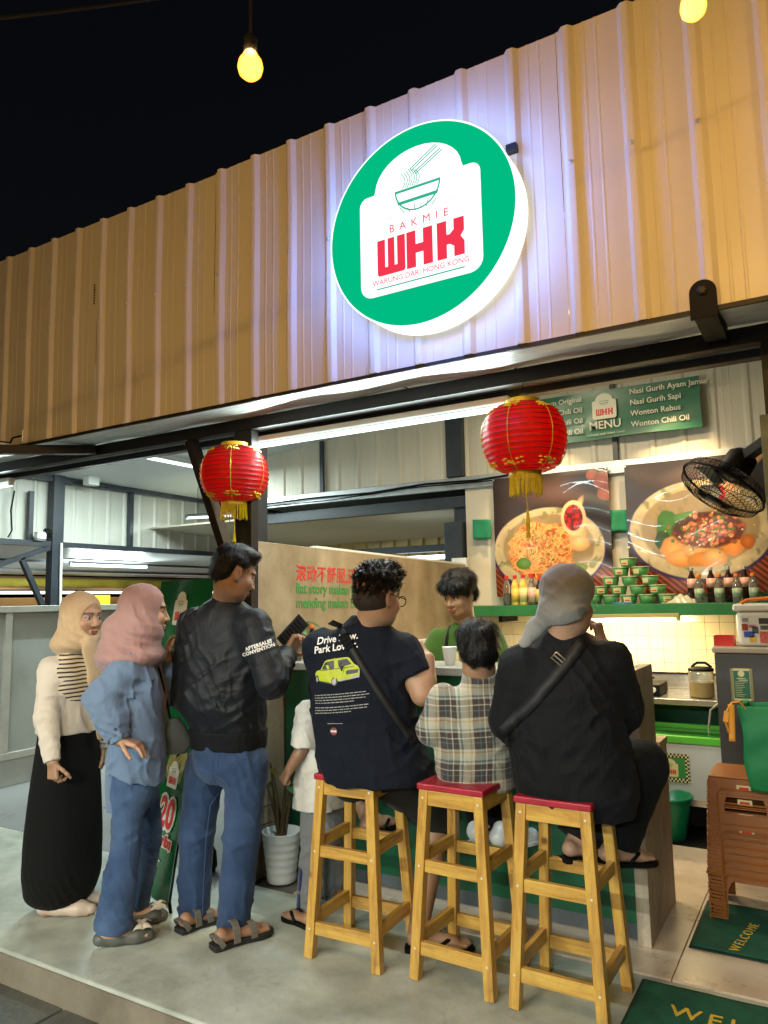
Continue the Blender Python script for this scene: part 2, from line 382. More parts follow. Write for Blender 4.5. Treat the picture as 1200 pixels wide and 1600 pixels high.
MB().bar((-3.938, 3.068, 2.428), (-4.247, 2.600, 2.388), .055, .055).build('arm', M_steel, br2, bevel=.004)
MB().tube([(-4.309, 2.660, 2.457), (-4.204, 2.660, 2.436), (-4.180, 2.660, 2.465), (-4.098, 2.660, 2.466)], .006, 6).build('clamp', M_black, br2)
MB().tube([(-4.081, 2.660, 2.499), (-4.083, 2.660, 2.429)], .005, 6).build('bolt', M_zinc, br2)

# kitchen ceiling and hall ceiling
b = MB(); b.box((-2.9, 3.27, 3.2), (3, 6.3, 3.23)); o = b.build('ceiling', M_ceil); top(o, None, None, kind='structure')
b = MB(); b.add([(-7.05, 3.27, 2.83), (-2.92, 3.27, 3.2), (-2.92, 11, 3.15), (-7.05, 11, 2.75)], [(0,1,2,3)]); o = b.build('ceiling', M_ceil, solid=.03); top(o, None, None, kind='structure')

# ------------------------------------------------------------------ kitchen back wall
M_kwall = pm('kitchen_sheet_steel', (.6,.55,.44), .5, var=.08, vs=2, stretch=(2,2,.3))
bw = thing('kitchen_back_wall', 'cream ribbed wall above the posters at the back of the kitchen', 'wall', (-1.5, 6.05, 0))
for s in range(7):
    x0 = -5.3+s*.92
    sheet(x0, 4, 2.53, 3.2, 6.05, 1, .012).build('corrugated_sheet', M_kwall, bw, solid=.001)
MB().box((-2.74, 6.045, 1.36), (1.2, 6.09, 2.53)).build('lower_panel', M_cream, bw)
MB().box((-5.3, 6.0, 2.415), (1.2, 6.043, 2.525)).build('gutter', M_zinc, bw, bevel=.006)
MB().box((-5.3, 6.1, 2.27), (1.2, 6.19, 2.37)).build('beam', M_steelb, bw)
MB().box((-5.3, 6.8, 1.93), (-2.78, 6.87, 2.0)).build('beam', M_steelb, bw)
MB().box((-2.89, 5.975, 2.53), (-2.725, 6.035, 3.19)).build('column', M_steelb, bw, bevel=.004)
MB().box((-2.93, 5.98, .0), (-2.76, 6.13, 2.125)).build('column', M_steelb, bw, bevel=.004)
MB().box((-2.90, 6.14, 2.126), (-2.78, 6.2, 2.27)).build('column', M_steelb, bw)
MB().bar((-2.72, 6.15, 2.27), (-2.5, 6.15, 2.12), .05, .05).build('brace', M_steelb, bw)
for u in (-4.285, -5.1, -1.40): MB().box((u-.02, 6.005, 2.527), (u+.02, 6.034, 3.19)).build('mullion', M_steelb, bw)
MB().tube([(-5.2, 5.97, 2.45), (-4.4, 5.97, 2.47), (-3.7, 5.97, 2.46), (-3.1, 5.97, 2.49), (-2.6, 5.97, 2.475), (-2.3, 5.97, 2.49)], .009, 6).build('cable', M_black, bw)
MB().tube([(-5.2, 5.96, 2.43), (-4.1, 5.965, 2.43), (-3.3, 5.965, 2.47), (-2.3, 5.965, 2.455)], .006, 6).build('cable', M_black, bw)
MB().box((-2.84, 5.93, 1.72), (-2.7, 5.975, 1.80)).build('meter_box', M_plastic_w, bw, bevel=.004)
# tiled splashback: individual tiles
tw = thing('tiled_splashback', 'cream square tiles on the wall under the green shelf', 'tile wall', (-2.7, 6.0, .7))
MB().box((-2.74, 6.0, .55), (1.2, 6.05, 1.36)).build('mortar', M_grout, tw)
wt = MB().box((.0012, -.006, .0012), (.0988, .001, .0988)).mesh('wall_tile')
for i in range(27):
    for j in range(6):
        o = link('wall_tile', wt, M_wtile, tw); o.location = (-.02+i*.1, random.uniform(-.0012, 0), .04+j*.1)
        o.rotation_euler = (random.uniform(-.008, .008), 0, random.uniform(-.008, .008))

# partition with lettering, running from the left post to the back
M_pw = Matrix(((0,0,1,-2.69),(1,0,0,0),(0,1,0,0),(0,0,0,1)))
pw = thing('partition_wall', 'cement coloured partition wall with red and green lettering behind the counter', 'wall', (-2.72, 4.5, 0))
MB().prism([(3.14, .001), (5.9, .001), (5.9, 1.735), (3.14, 1.785)], Matrix(((0,0,1,-2.745),(1,0,0,0),(0,1,0,0),(0,0,0,1))), .05).build('panel', M_cement, pw, bevel=.004)
MB().bar((-2.72, 3.72, 1.779), (-2.72, 5.9, 1.741), .052, .016).build('top_trim', M_whitep, pw, bevel=.003)
for (y, z, s, t, m, al) in ((3.51, 1.61, .105, '滚动不舒服,还是', M_red, 'LEFT'), (3.51, 1.525, .088, 'liat story makan bakmie', M_greenp, 'LEFT'), (3.51, 1.44, .088, 'mending makan bakmie', M_greenp, 'LEFT')):
    lettering(t, frame((-2.6935, y, z), (0, 1, -.018), (0, 0, 1)), s, m, pw, align=al, bold=.0022 if m is M_greenp else .0012)
MB().box((-2.69, 4.9, 1.07), (-2.64, 5.85, 1.15)).build('ledge', M_whitep, pw, bevel=.004)

# ------------------------------------------------------------------ serving counter
ct = thing('serving_counter', 'green fronted serving counter with a grey bar top and wood grain end', 'counter', (-1.7, 3.5, 0))
MB().box((-2.68, 3.39, .07), (-.80, 3.63, 1.07)).build('front_panel', M_green, ct, bevel=.003)
MB().box((-2.68, 3.41, .001), (-.80, 3.63, .068)).build('plinth', pm('plinth_grey', (.10,.12,.125), .6, var=.3), ct)
MB().box((-2.70, 3.36, 1.072), (-.805, 3.72, 1.112)).build('bar_top', M_grey, ct, bevel=.004)
MB().box((-.80, 3.35, .001), (-.745, 3.68, 1.13)).build('end_panel', M_woodv, ct, bevel=.003)
MB().box((-2.6, 3.64, .001), (-.805, 3.89, .73)).build('rear_cabinet', M_woodv, ct)
MB().box((-2.6, 3.73, .731), (-.74, 3.91, .765)).build('rear_top', pm('pale_wood', (.5,.36,.2), .5, var=.15, stretch=(1,8,8)), ct, bevel=.003)
MB().box((-.80, 3.685, .001), (-.745, 3.91, .729)).build('end_panel', M_woodv, ct, bevel=.003)

# ------------------------------------------------------------------ hall on the left
lw = thing('low_screen', 'grey panelled waist high screen along the left edge of the hall', 'screen', (-5.85, 4.5, 0))
MB().box((-5.93, 3.2, .001), (-5.86, 7.5, .21)).build('plinth', M_pgrey, lw)
y = 3.14
for wd in (.62, .66, .66, .66, .66, .66):
    MB().box((-5.91, y+.03, .27), (-5.885, y+wd-.03, 1.40)).build('panel', M_pgrey, lw)
    MB().box((-5.93, y-.03, .27), (-5.85, y+.029, 1.40)).build('stile', M_frame, lw, bevel=.004)
    y += wd
MB().box((-5.935, 3.1, 1.402), (-5.845, 7.5, 1.455)).build('rail', M_frame, lw, bevel=.004)
MB().box((-5.935, 3.1, .212), (-5.845, 7.5, .268)).build('rail', M_frame, lw, bevel=.004)

hw = thing('hall_side_wall', 'white ribbed sheet wall high on the left side of the hall', 'wall', (-7, 5.5, 0))
for s in range(8):
    b = sheet(3.3+s*.92, 4, 2.12, 2.86, 0, 1, .015); b.v = [(-7-.001+v[1]*-1, v[0], v[2]) for v in b.v]
    b.build('corrugated_sheet', M_white, hw, solid=.001)
MB().box((-6.98, 3.2, 2.745), (-6.9, 12, 2.80)).build('purlin', M_steelb, hw)
MB().box((-6.985, 3.2, 2.06), (-6.90, 12, 2.115)).build('purlin', M_steelb, hw)
for yy in (5.92, 7.9): MB().box((-6.982, yy-.025, 2.116), (-6.93, yy+.025, 2.744)).build('mullion', M_steelb, hw)
MB().box((-6.98, 4.86, .001), (-6.88, 4.99, 2.83)).build('post', M_steelb, hw, bevel=.004)
MB().box((-6.97, 4.62, 2.12), (-6.93, 4.67, 2.62)).build('conduit', M_steelb, hw)
MB().bar((-6.93, 4.86, 2.05), (-6.93, 4.1, 1.78), .05, .05).build('truss_bar', M_steelb, hw)
MB().bar((-6.93, 4.55, 1.93), (-6.93, 4.8, 1.46), .05, .05).build('truss_bar', M_steelb, hw)
MB().tube([(-6.86, 4.95+.0, 2.1), (-6.86, 4.96, 1.4)], .014, 8).build('pipe', M_plastic_w, hw)
MB().tube([(-6.93, 4.45, 2.6), (-6.93, 4.42, 2.4), (-6.93, 4.44, 2.2), (-6.93, 4.40, 2.13)], .008, 6).build('cable', M_black, hw)
b = MB()
for k in range(5): b.tube([(-6.85+.02*math.cos(a), 4.78+.04*math.cos(a+k), 2.19+.045*math.sin(a+k*.3)) for a in [j*.5 for j in range(13)]], .005, 5)
b.build('cable', M_black, hw)
MB().box((-6.9, 4.66, 2.13), (-6.84, 4.76, 2.2)).build('junction_box', M_plastic_w, hw, bevel=.004)
MB().box((-6.8, 5.14, 2.73), (-6.7, 5.28, 2.83)).build('junction_box', M_plastic_w, hw, bevel=.008)
# neighbouring stall seen over the screen
nb = thing('neighbour_canopy', 'white sloping canopy of the stall beyond the low screen', 'canopy', (-8.5, 6, 0))
b = MB(); b.add([(-7.03, 3.3, 2.08), (-7.03, 12, 2.08), (-10.2, 12, 1.93), (-10.2, 3.3, 1.93)], [(0,1,2,3)]); b.build('roof_sheet', M_ceil, nb, solid=.02)
for x in (-8.3, -9.4): MB().box((x, 3.3, 1.985 if x > -9 else 1.93), (x+.05, 12, 2.01 if x > -9 else 1.955)).build('purlin', M_steelb, nb)
M_tarp = pm('brown_tarp', (.35,.2,.1), .6, var=.25, vs=2, bump=.3, bs=8)
M_yel = pm('yellow_valance', (.55,.42,.05), .6, var=.2, vs=3)
M_wall2 = pm('orange_board', (.42,.2,.06), .6, var=.2, vs=3)
nbk = thing('neighbour_stall', 'brown and yellow stall front with a lit strip seen beyond the low screen', 'stall', (-10, 7, 0))
MB().box((-10.35, 3.2, .001), (-10.28, 12, 1.58)).build('front_board', M_wall2, nbk)
b = MB(); b.grid(lambda u, v: (-10.25-.05*v+.03*math.sin(u*30), 3.2+8.8*u, 1.70+.2*v), 60, 3); b.build('tarp', M_tarp, nbk, smooth=True, solid=.005)
b = MB(); b.grid(lambda u, v: (-10.15+.02*math.sin(u*70), 6.2+5.8*u, 1.74+.12*v+.006*math.sin(u*150)*(1-v)), 120, 2); b.build('valance', M_yel, nbk, smooth=True, solid=.004)
MB().box((-10.3, 3.4, 1.635), (-10.24, 11.5, 1.675)).build('light_strip', emit('strip_glow', (1, .93, .8), 3.5), nbk)
MB().box((-10.27, 7.7, 1.46), (-10.2, 8.3, 1.61)).build('lit_sign', emit('yellow_glow', (1, .8, .05), 1.4), nbk)
MB().box((-10.27, 3.4, 1.3), (-10.2, 3.9, 1.63)).build('pillar', M_steelb, nbk)
# beyond the back wall
fw = thing('far_building', 'dim yellowish corrugated building beyond the back wall of the kitchen', 'building', (-4, 9, 0))
for s in range(6): sheet(-8+s*.92, 4, 0, 2.35, 9.0, 1, .03).build('corrugated_sheet', pm('ochre_sheet', (.5,.36,.14), .6, var=.1) if s == 0 else bpy.data.materials['ochre_sheet'], fw, solid=.001)
b = MB(); b.add([(-8, 6.25, 2.36), (-2.3, 6.25, 2.36), (-2.3, 9, 2.28), (-8, 9, 2.28)], [(0,1,2,3)]); b.build('canopy', M_cream, fw, solid=.02)
MB().box((-3.95, 6.9, 1.86), (-3.2, 6.98, 1.9)).build('lamp', emit('lamp_cool', (.8, .95, 1), 4), fw)

# right side board
sb = thing('side_board', 'scuffed grey green board standing against the right hand post', 'board', (-.1, 3.03, 0))
MB().box((-.178, 3.02, .003), (.9, 3.045, 2.10)).build('board', pm('scuffed_green_grey', (.09,.13,.11), .55, var=.4, vs=9, bump=.4, bs=40, col2=(.2,.24,.2)), sb, bevel=.003)

# ------------------------------------------------------------------ lamps
C_cool = (.78, .97, .95); C_hall = (.8, .98, .97); C_warm = (1, .74, .38); C_kit = (1, .82, .54); C_opp = (.92, 1, .95)
E_tube = emit('tube_glow', C_cool, 3)
E_hall = emit('hall_tube_glow', C_hall, 3)
E_warm = emit('warm_tube_glow', (1, .82, .5), 3)
def tube_lamp(a, b, label, em, body=M_plastic_w, r=.013, up=.03, hang=None, light=()):
    a, b = Vector(a), Vector(b); t = thing('tube_lamp', label, 'tube lamp', (a+b)/2, 'tube lamps')
    MB().tube([a, b], r, 10).build('tube', em, t, smooth=True)
    u = Vector((0, 0, up)); MB().bar(a+u, b+u, .05, .028).build('batten', body, t, bevel=.003)
    d = (b-a).normalized()
    for p, q in ((a-d*.004, a+d*.02), (b+d*.004, b-d*.02)): MB().bar(p+u*.45, q+u*.45, .03, .045).build('end_cap', body, t)
    for watts, dirn, col in light:      # the tube's own light
        l_ = bpy.data.lights.new('tube', 'AREA'); l_.shape = 'RECTANGLE'; l_.size = (b-a).length; l_.size_y = .02; l_.energy = watts; l_.color = col
        lo = bpy.data.objects.new('tube_light', l_); COL.objects.link(lo); lo.parent = t; z_ = -Vector(dirn).normalized(); x_ = d; y_ = z_.cross(x_).normalized(); z_ = x_.cross(y_)
        lo.matrix_local = Matrix(((x_[0], y_[0], z_[0], 0), (x_[1], y_[1], z_[1], 0), (x_[2], y_[2], z_[2], 0), (0, 0, 0, 1))); lo.location = Vector(dirn).normalized()*(r+.004)
    if hang:
        for p in hang: MB().tube([Vector(p), Vector(p)+Vector((0, 0, .4))], .003, 5).build('wire', M_black, t)
    return t
tube_lamp((-2.715, 3.175, 2.318), (-1.20, 3.175, 2.318), 'long cool white tube lamp under the beam between the two red lanterns', E_tube, up=.036, light=[(18, (0, -1, -.35), C_cool), (17, (0, .7, -.7), C_cool)])
tube_lamp((-6.2, 3.175, 2.318), (-4.98, 3.175, 2.318), 'cool white tube lamp under the beam at the far left edge', E_tube, up=.036, light=[(12, (0, -1, -.35), C_cool), (15, (0, .7, -.7), C_cool)])
tube_lamp((-6.6, 6.45, 2.47), (-6.0, 6.62, 2.47), 'short tube lamp hanging on a wire below the hall ceiling', E_hall, light=[(14, (0, 0, -1), C_hall)], body=M_steelb, hang=[(-6.45, 6.49, 2.5)])
tube_lamp((-8.0, 5.9, 1.945), (-8.0, 7.1, 1.945), 'tube lamp fixed under the white canopy beyond the low screen', E_hall, light=[(40, (.5, 0, -1), C_hall), (30, (-.7, 0, -.5), C_hall), (25, (.6, 0, .5), C_hall)])
tube_lamp((-4.3, 8.0, 3.05), (-4.3, 9.2, 3.05), 'tube lamp added on the hall ceiling, hidden behind the left post', E_hall, light=[(95, (0, 0, -1), C_hall)])  # added tube that raises the light level in the hall
tube_lamp((-5.6, 4.4, 2.86), (-5.6, 5.6, 2.86), 'tube lamp added on the hall ceiling near the front beam', E_hall, light=[(100, (0, 0, -1), C_hall)])  # another tube added to brighten the hall
tube_lamp((-1.85, 5.62, 1.262), (-.93, 5.62, 1.27), 'warm white tube lamp glowing under the green shelf', E_warm, light=[(19, (0, .45, -.9), C_warm), (8, (0, -.8, -.5), C_warm)], body=pm('yellowed_batten', (.5,.42,.15), .5), up=.034)

tube_lamp((-2.3, 4.3, 3.15), (-1.1, 4.3, 3.15), 'warm tube lamp added on the kitchen ceiling, hidden behind the front beam', emit('kitchen_fill_glow', C_kit, 3), light=[(48, (0, .1, -1), C_kit)])  # unseen lamp added to warm and brighten the kitchen wall
def bulb_glass():
    m = bpy.data.materials.new('bulb_glass'); m.use_nodes = True; nt = m.node_tree; nt.nodes.clear(); L = nt.links.new
    e = N(nt, 'ShaderNodeEmission'); e.inputs[0].default_value = (1, .52, .05, 1); e.inputs[1].default_value = 1.6
    lw_ = N(nt, 'ShaderNodeLayerWeight'); lw_.inputs[0].default_value = .35; r = N(nt, 'ShaderNodeValToRGB'); r.color_ramp.elements[0].color = (1.0, .58, .07, 1); r.color_ramp.elements[1].color = (.9, .22, .004, 1); r.color_ramp.elements[0].position = .25; r.color_ramp.elements[1].position = .8
    L(lw_.outputs[1], r.inputs[0]); L(r.outputs[0], e.inputs[0])
    t = N(nt, 'ShaderNodeBsdfTransparent'); a = N(nt, 'ShaderNodeAddShader'); o = N(nt, 'ShaderNodeOutputMaterial'); L(e.outputs[0], a.inputs[0]); L(t.outputs[0], a.inputs[1]); L(a.outputs[0], o.inputs[0]); return m
E_bulb = bulb_glass()
def bulb(p, label, watts=14):
    t = thing('light_bulb', label, 'light bulb', p, 'bulbs on the string above the lane')
    p = Vector(p)
    MB().lathe([(.0, -.034), (.016, -.031), (.027, -.02), (.031, -.004), (.028, .012), (.018, .028), (.013, .036)], 20, p).build('glass', E_bulb, t, smooth=True)
    MB().lathe([(.014, .034), (.0165, .036), (.0165, .07), (.012, .078), (.004, .084)], 14, p).build('socket', M_black, t, smooth=True)
    MB().tube([p+Vector((0, 0, .08)), p+Vector((0, 0, .33))], .004, 6).build('wire', M_black, t)
    l = bpy.data.lights.new('bulb', 'POINT'); l.energy = watts; l.color = (1, .58, .17); l.shadow_soft_size = .012; lo = bpy.data.objects.new('bulb_light', l); COL.objects.link(lo); lo.parent = t
b1 = Vector((-1.108, 1.274, 2.736)); b2 = Vector((-0.179, 1.809, 2.860)); dv = b2-b1
bulb(b1, 'glowing amber bulb hanging alone against the night sky')
bulb(b2, 'glowing amber bulb hanging in front of the wall at the upper right')
for k, w_ in ((-2, 'leftmost'), (-1, 'second'), (2, 'rightmost')): bulb(b1+dv*k, 'amber bulb outside the view, %s on the string nearest the wall' % w_)
for k, w_ in ((-1, 'leftmost'), (0, 'middle'), (1, 'rightmost')): bulb(b1+dv*k+Vector((-.3, -1.6, .3)), 'amber bulb outside the view, %s on the string behind the camera' % w_, 29)
# added out-of-view stall: tubes fill from the lane, its lip shields the facade
ov = thing('added_stall', 'unseen eave and wall added behind the camera to hold and shield tube lamps', 'stall', (-2, -3, -.13))
MB().box((-8, -4.6, 2.34), (4, -1.7, 2.38)).build('eave', M_white, ov)
MB().box((-8, -1.72, 2.17), (4, -1.69, 2.339)).build('light_baffle', M_white, ov)  # low front lip stops the added tubes from lighting the upper facade
MB().box((-8, -4.64, -.13), (4, -4.601, 2.34)).build('back_wall', M_white, ov)
E_opp = emit('added_tube_glow', C_opp, 3)
for x, w_ in ((-4.6, 'left'), (-2.6, 'middle'), (-.6, 'right')): tube_lamp((x, -2.2, 2.26), (x+1.2, -2.2, 2.26), w_+' added tube lamp under the unseen eave across the lane', E_opp, r=.016, up=.04, light=[(92, (0, .85, -.5), C_opp)])  # added unseen tubes, neutral fill on people and floor
def wire(p, q, sag, r=.006):
    p, q = Vector(p), Vector(q)
    return [p.lerp(q, i/24)-Vector((0, 0, sag*4*(i/24)*(1-i/24))) for i in range(25)], r
cb = thing('overhead_cable', 'thin dark cables strung above the lane carrying the bulbs', 'cable', b1+Vector((0, 0, .33)))
for k in range(-2, 3):
    MB().tube(wire(b1+dv*k+Vector((0, 0, .33)), b1+dv*(k+1)+Vector((0, 0, .33)), .03)[0], .005, 6).build('cable', M_black, cb)
    MB().tube(wire(b1+dv*k+Vector((-.3, -1.6, .63)), b1+dv*(k+1)+Vector((-.3, -1.6, .63)), .03)[0], .005, 6).build('cable', M_black, cb)
MB().tube(wire((-2.396, 1.344, 3.483), (-1.757, 2.130, 3.932), .01)[0], .007, 6).build('cable', M_black, cb)

# ------------------------------------------------------------------ round lit sign
SX, SZ, SR = -1.354, 2.992, .432
sg = thing('round_sign', 'round glowing green and white sign with noodle bowl on the corrugated wall', 'sign', (SX, 2.66, SZ))
E_swhite = emit('sign_white', (1, 1, 1), 1.15); E_sgreen = emit('sign_green', (.0, .43, .19), 1.0)
E_sred = emit('sign_red', (.78, .035, .07), 1.0); E_sside = emit('sign_side', (.07, .25, 1), 44)
E_sgrey = emit('sign_grey', (.35, .58, .5), 1.0)
E_sline = emit('sign_teal', (.03, .40, .25), 1.0)
MB().lathe([(SR, .085), (SR+.001, .125), (SR-.02, .127)], 96, (SX, 2.725, SZ), (0, -1, 0)).build('rim', E_sside, sg, smooth=True)
MB().lathe([(SR-.01, 0), (SR, .002), (SR, .0845), (SR-.01, .0847)], 96, (SX, 2.725, SZ), (0, -1, 0)).build('back_rim', emit('sign_back_rim', (.85, .93, 1), 1.6), sg, smooth=True)
MB().lathe([(0, 0), (SR-.004, 0), (SR-.004, .004), (0, .004)], 96, (SX, 2.598, SZ), (0, -1, 0)).build('face', E_sgreen, sg)
MB().lathe([(SR-.004, -.0), (SR+.003, .0), (SR+.003, .007), (SR-.004, .007)], 96, (SX, 2.602, SZ), (0, -1, 0)).build('edge_ring', emit('sign_edge', (.85, 1, .95), 1.3), sg)
logo(sg, frame((SX+.005, 2.593, SZ+.04), (1, 0, 0), (0, 0, 1)), .565, E_swhite, E_sred, E_sline, detail=2, mgrey=E_sgrey)
for a in (35,):
    x, z = SX+math.cos(R(a))*(SR+.03), SZ+math.sin(R(a))*(SR+.03)
    MB().cbox((x, 2.715, z), (.045, .03, .035)).build('fixing_clip', M_steel, sg, bevel=.003)

# ------------------------------------------------------------------ lanterns
def lantern_mat():
    m, nt, b = newmat('red_lantern_cloth'); L = nt.links.new
    b.inputs['Base Color'].default_value = (.82, .014, .014, 1); b.inputs['Roughness'].default_value = .5; b.inputs['Coat Weight'].default_value = .1
    tr = N(nt, 'ShaderNodeBsdfTranslucent'); tr.inputs[0].default_value = (1, .05, .03, 1)
    mx = N(nt, 'ShaderNodeMixShader'); mx.inputs[0].default_value = .62
    L(b.outputs[0], mx.inputs[1]); L(tr.outputs[0], mx.inputs[2]); L(mx.outputs[0], nt.nodes['Material Output'].inputs[0])
    n2 = N(nt, 'ShaderNodeTexNoise'); n2.inputs['Scale'].default_value = 38; tc = N(nt, 'ShaderNodeTexCoord'); L(tc.outputs['Object'], n2.inputs['Vector'])
    bp = N(nt, 'ShaderNodeBump'); bp.inputs['Strength'].default_value = .5; bp.inputs['Distance'].default_value = .006; L(n2.outputs[0], bp.inputs['Height']); L(bp.outputs[0], b.inputs['Normal'])
    return m
M_lan = lantern_mat(); M_gold = pm('gold_trim', (.62,.5,.03), .4, var=.3, vs=40, metal=.2); M_fr = pm('yellow_fringe', (.72,.62,.02), .6, var=.2, vs=60)
M_rib = pm('dark_red_rib', (.2,.01,.01), .5)
def lantern(c, label, rz):
    c = Vector(c); t = thing('paper_lantern', label, 'lantern', c, 'red lanterns hung from the beam')
    rx, rzz = .186, .150
    def prof(a): return (.066+(rx-.066)*math.cos(a)**.92 if abs(a) < 1.57 else .066), rzz*math.sin(a)
    NS = 18; b = MB(); n = 48; vs = []; rows = NS*4
    for j in range(rows+1):
        a = -math.pi/2*.985+math.pi*.985*j/rows; r, z = prof(a); r -= .004*abs(math.sin(j/4*math.pi))
        for k in range(n):
            ph = 2*math.pi*k/n; q = r*(1+.012*math.cos(6*ph+rz)+.004*math.sin(17*ph+j*.3)); vs.append((c.x+q*math.cos(ph), c.y+q*math.sin(ph), c.z+z))
    b.add(vs, [(j*n+k, j*n+(k+1) % n, (j+1)*n+(k+1) % n, (j+1)*n+k) for j in range(rows) for k in range(n)])
    b.build('lantern_body', M_lan, t, smooth=True)
    b = MB()
    for j in range(1, NS):
        r, z = prof(-math.pi/2*.985+math.pi*.985*j/NS)
        b.tube([(c.x+(r+.001)*math.cos(2*math.pi*k/32), c.y+(r+.001)*math.sin(2*math.pi*k/32), c.z+z) for k in range(32)], .0016, 4, closed=True)
    b.build('hoops', M_rib, t)
    b = MB()
    for k in range(6):
        ph = rz+math.pi/3*k; b.tube([(c.x+(prof(a)[0]*1.015+.001)*math.cos(ph), c.y+(prof(a)[0]*1.015+.001)*math.sin(ph), c.z+prof(a)[1]) for a in [(-1.5+3.0*i/20) for i in range(21)]], .0018, 5)
    b.build('gold_stripes', M_gold, t)
    b = MB()
    for k in range(6):
        for a0 in (-.95, 1.0):
            ph = rz+math.pi/3*k
            for q in range(14):
                aa = a0+random.uniform(-.14, .14); pp = ph+random.uniform(-.26, .26)*(1.2 if a0 < 0 else .9); r, z = prof(aa)
                p = Vector((c.x+(r+.003)*math.cos(pp), c.y+(r+.003)*math.sin(pp), c.z+z)); b.cbox(p, (.011, .011, .006))
    b.build('gold_ornament', M_gold, t)['kind'] = 'stuff'
    MB().lathe([(.05, rzz-.012), (.074, rzz-.008), (.074, rzz+.022), (.055, rzz+.024)], 28, c).build('top_collar', M_gold, t, smooth=False)
    MB().lathe([(.05, -rzz+.012), (.07, -rzz+.006), (.07, -rzz-.018), (.055, -rzz-.018)], 28, c).build('bottom_collar', M_gold, t)
    b = MB()
    for k in range(70):
        a = 2*math.pi*k/70; l = random.uniform(.075, .095); x, y = c.x+.068*math.cos(a), c.y+.068*math.sin(a); dx, dy = random.uniform(-.006, .006), random.uniform(-.006, .006)
        b.tube([(x, y, c.z-rzz-.014), (x+dx*.3, y+dy*.3, c.z-rzz-.05), (x+dx, y+dy, c.z-rzz-.014-l)], .0022, 3)
    b.build('fringe', M_fr, t)
    b = MB(); b.tube([(c.x, c.y, c.z-rzz-.02), (c.x+.003, c.y, c.z-rzz-.17)], .0025, 5)
    for k in range(14):
        a = 2*math.pi*k/14; b.tube([(c.x+.003, c.y, c.z-rzz-.15), (c.x+.008*math.cos(a)+.002, c.y+.008*math.sin(a), c.z-rzz-.215), (c.x+.006*math.cos(a), c.y+.006*math.sin(a), c.z-rzz-.285+random.uniform(-.01, .01))], .002, 3)
    b.build('tassel', M_fr, t)
    b = MB(); b.tube([(c.x-.05, c.y, c.z+rzz+.02), (c.x, c.y, c.z+rzz+.06), (c.x+.05, c.y, c.z+rzz+.02)], .0018, 5); b.tube([(c.x, c.y, c.z+rzz+.058), (c.x+.006, c.y, 2.392)], .0018, 5)
    b.build('hanging_wire', M_black, t)
lantern((-1.108, 3.085, 2.143), 'red paper lantern with gold fringe hanging to the right, before the menu banner', .5)
lantern((-2.745, 3.035, 2.143), 'red paper lantern with gold fringe hanging above the man in the jacket', .1)

# ------------------------------------------------------------------ food posters (flat print on hanging vinyl)
def fbm(x, y, s, seed=0):
    r = np.random.default_rng(seed); o = np.zeros_like(x); a = 1.; t = 0
    for k in range(4):
        q = s*2**k
        for _ in range(4):
            th = r.uniform(0, 6.28); f = q*r.uniform(.7, 1.3); o = o+a*np.sin((x*np.cos(th)+y*np.sin(th))*f*6.28+r.uniform(0, 6.28)+1.2*np.sin(y*q*3+th)); t += a
        a *= .6
    return o/t*2
def blobs(x, y, pts, size, seed):
    """nearest blob index and distance"""
    d = np.full(x.shape, 9.); d2 = d.copy(); idx = np.zeros(x.shape, int)
    for i, (px, py) in enumerate(pts):
        q = np.hypot(x-px, y-py)/size[i]; m = q < d; d2 = np.where(m, d, np.minimum(d2, q)); d = np.where(m, q, d); idx[m] = i
    return d, d2, idx
def poster(name, label, x0, x1, z0, z1, y, fn, n=230):
    t = thing('food_poster', label, 'poster', ((x0+x1)/2, y, z1), 'food posters on the kitchen back wall')
    u = np.linspace(0, 1, n+1); U, V = np.meshgrid(u, u); c = fn(U, V)
    X = x0+(x1-x0)*U; Zc = z0+(z1-z0)*V; Y = y-.012*np.sin(V*5+U*3)*(1-V)-.006*np.sin(U*9+V*2)-.004*np.sin(V*23+np.sin(U*6)*2)*(.3+U)
    vs = np.stack([X, Y, Zc], -1).reshape(-1, 3)-np.array(origin(t)); i = np.arange(n*(n+1)).reshape(n, n+1)[:, :-1].ravel()
    me = np_mesh('vinyl_print', vs, np.stack([i, i+1, i+n+2, i+n+1], 1)); c = np.clip(c, 0, 1); g_ = c.mean(-1, keepdims=True); c = np.clip(g_+(c-g_)*1.25, 0, 1)**1.2*np.array([1.0, .86, .72]); set_vcol(me, c.reshape(-1, 3)); link('vinyl_print', me, M_print, t)
    for xx in (x0+.01, x1-.01): MB().lathe([(.008, 0), (.008, .004), (.004, .004)], 8, (xx, y-.012, z1-.012), (0, -1, 0)).build('eyelet', M_zinc, t)
M_print = vcol_mat('vinyl_print', .33, coat=.2)
def mixc(a, b, m): return a*(1-m[..., None])+b*m[..., None]
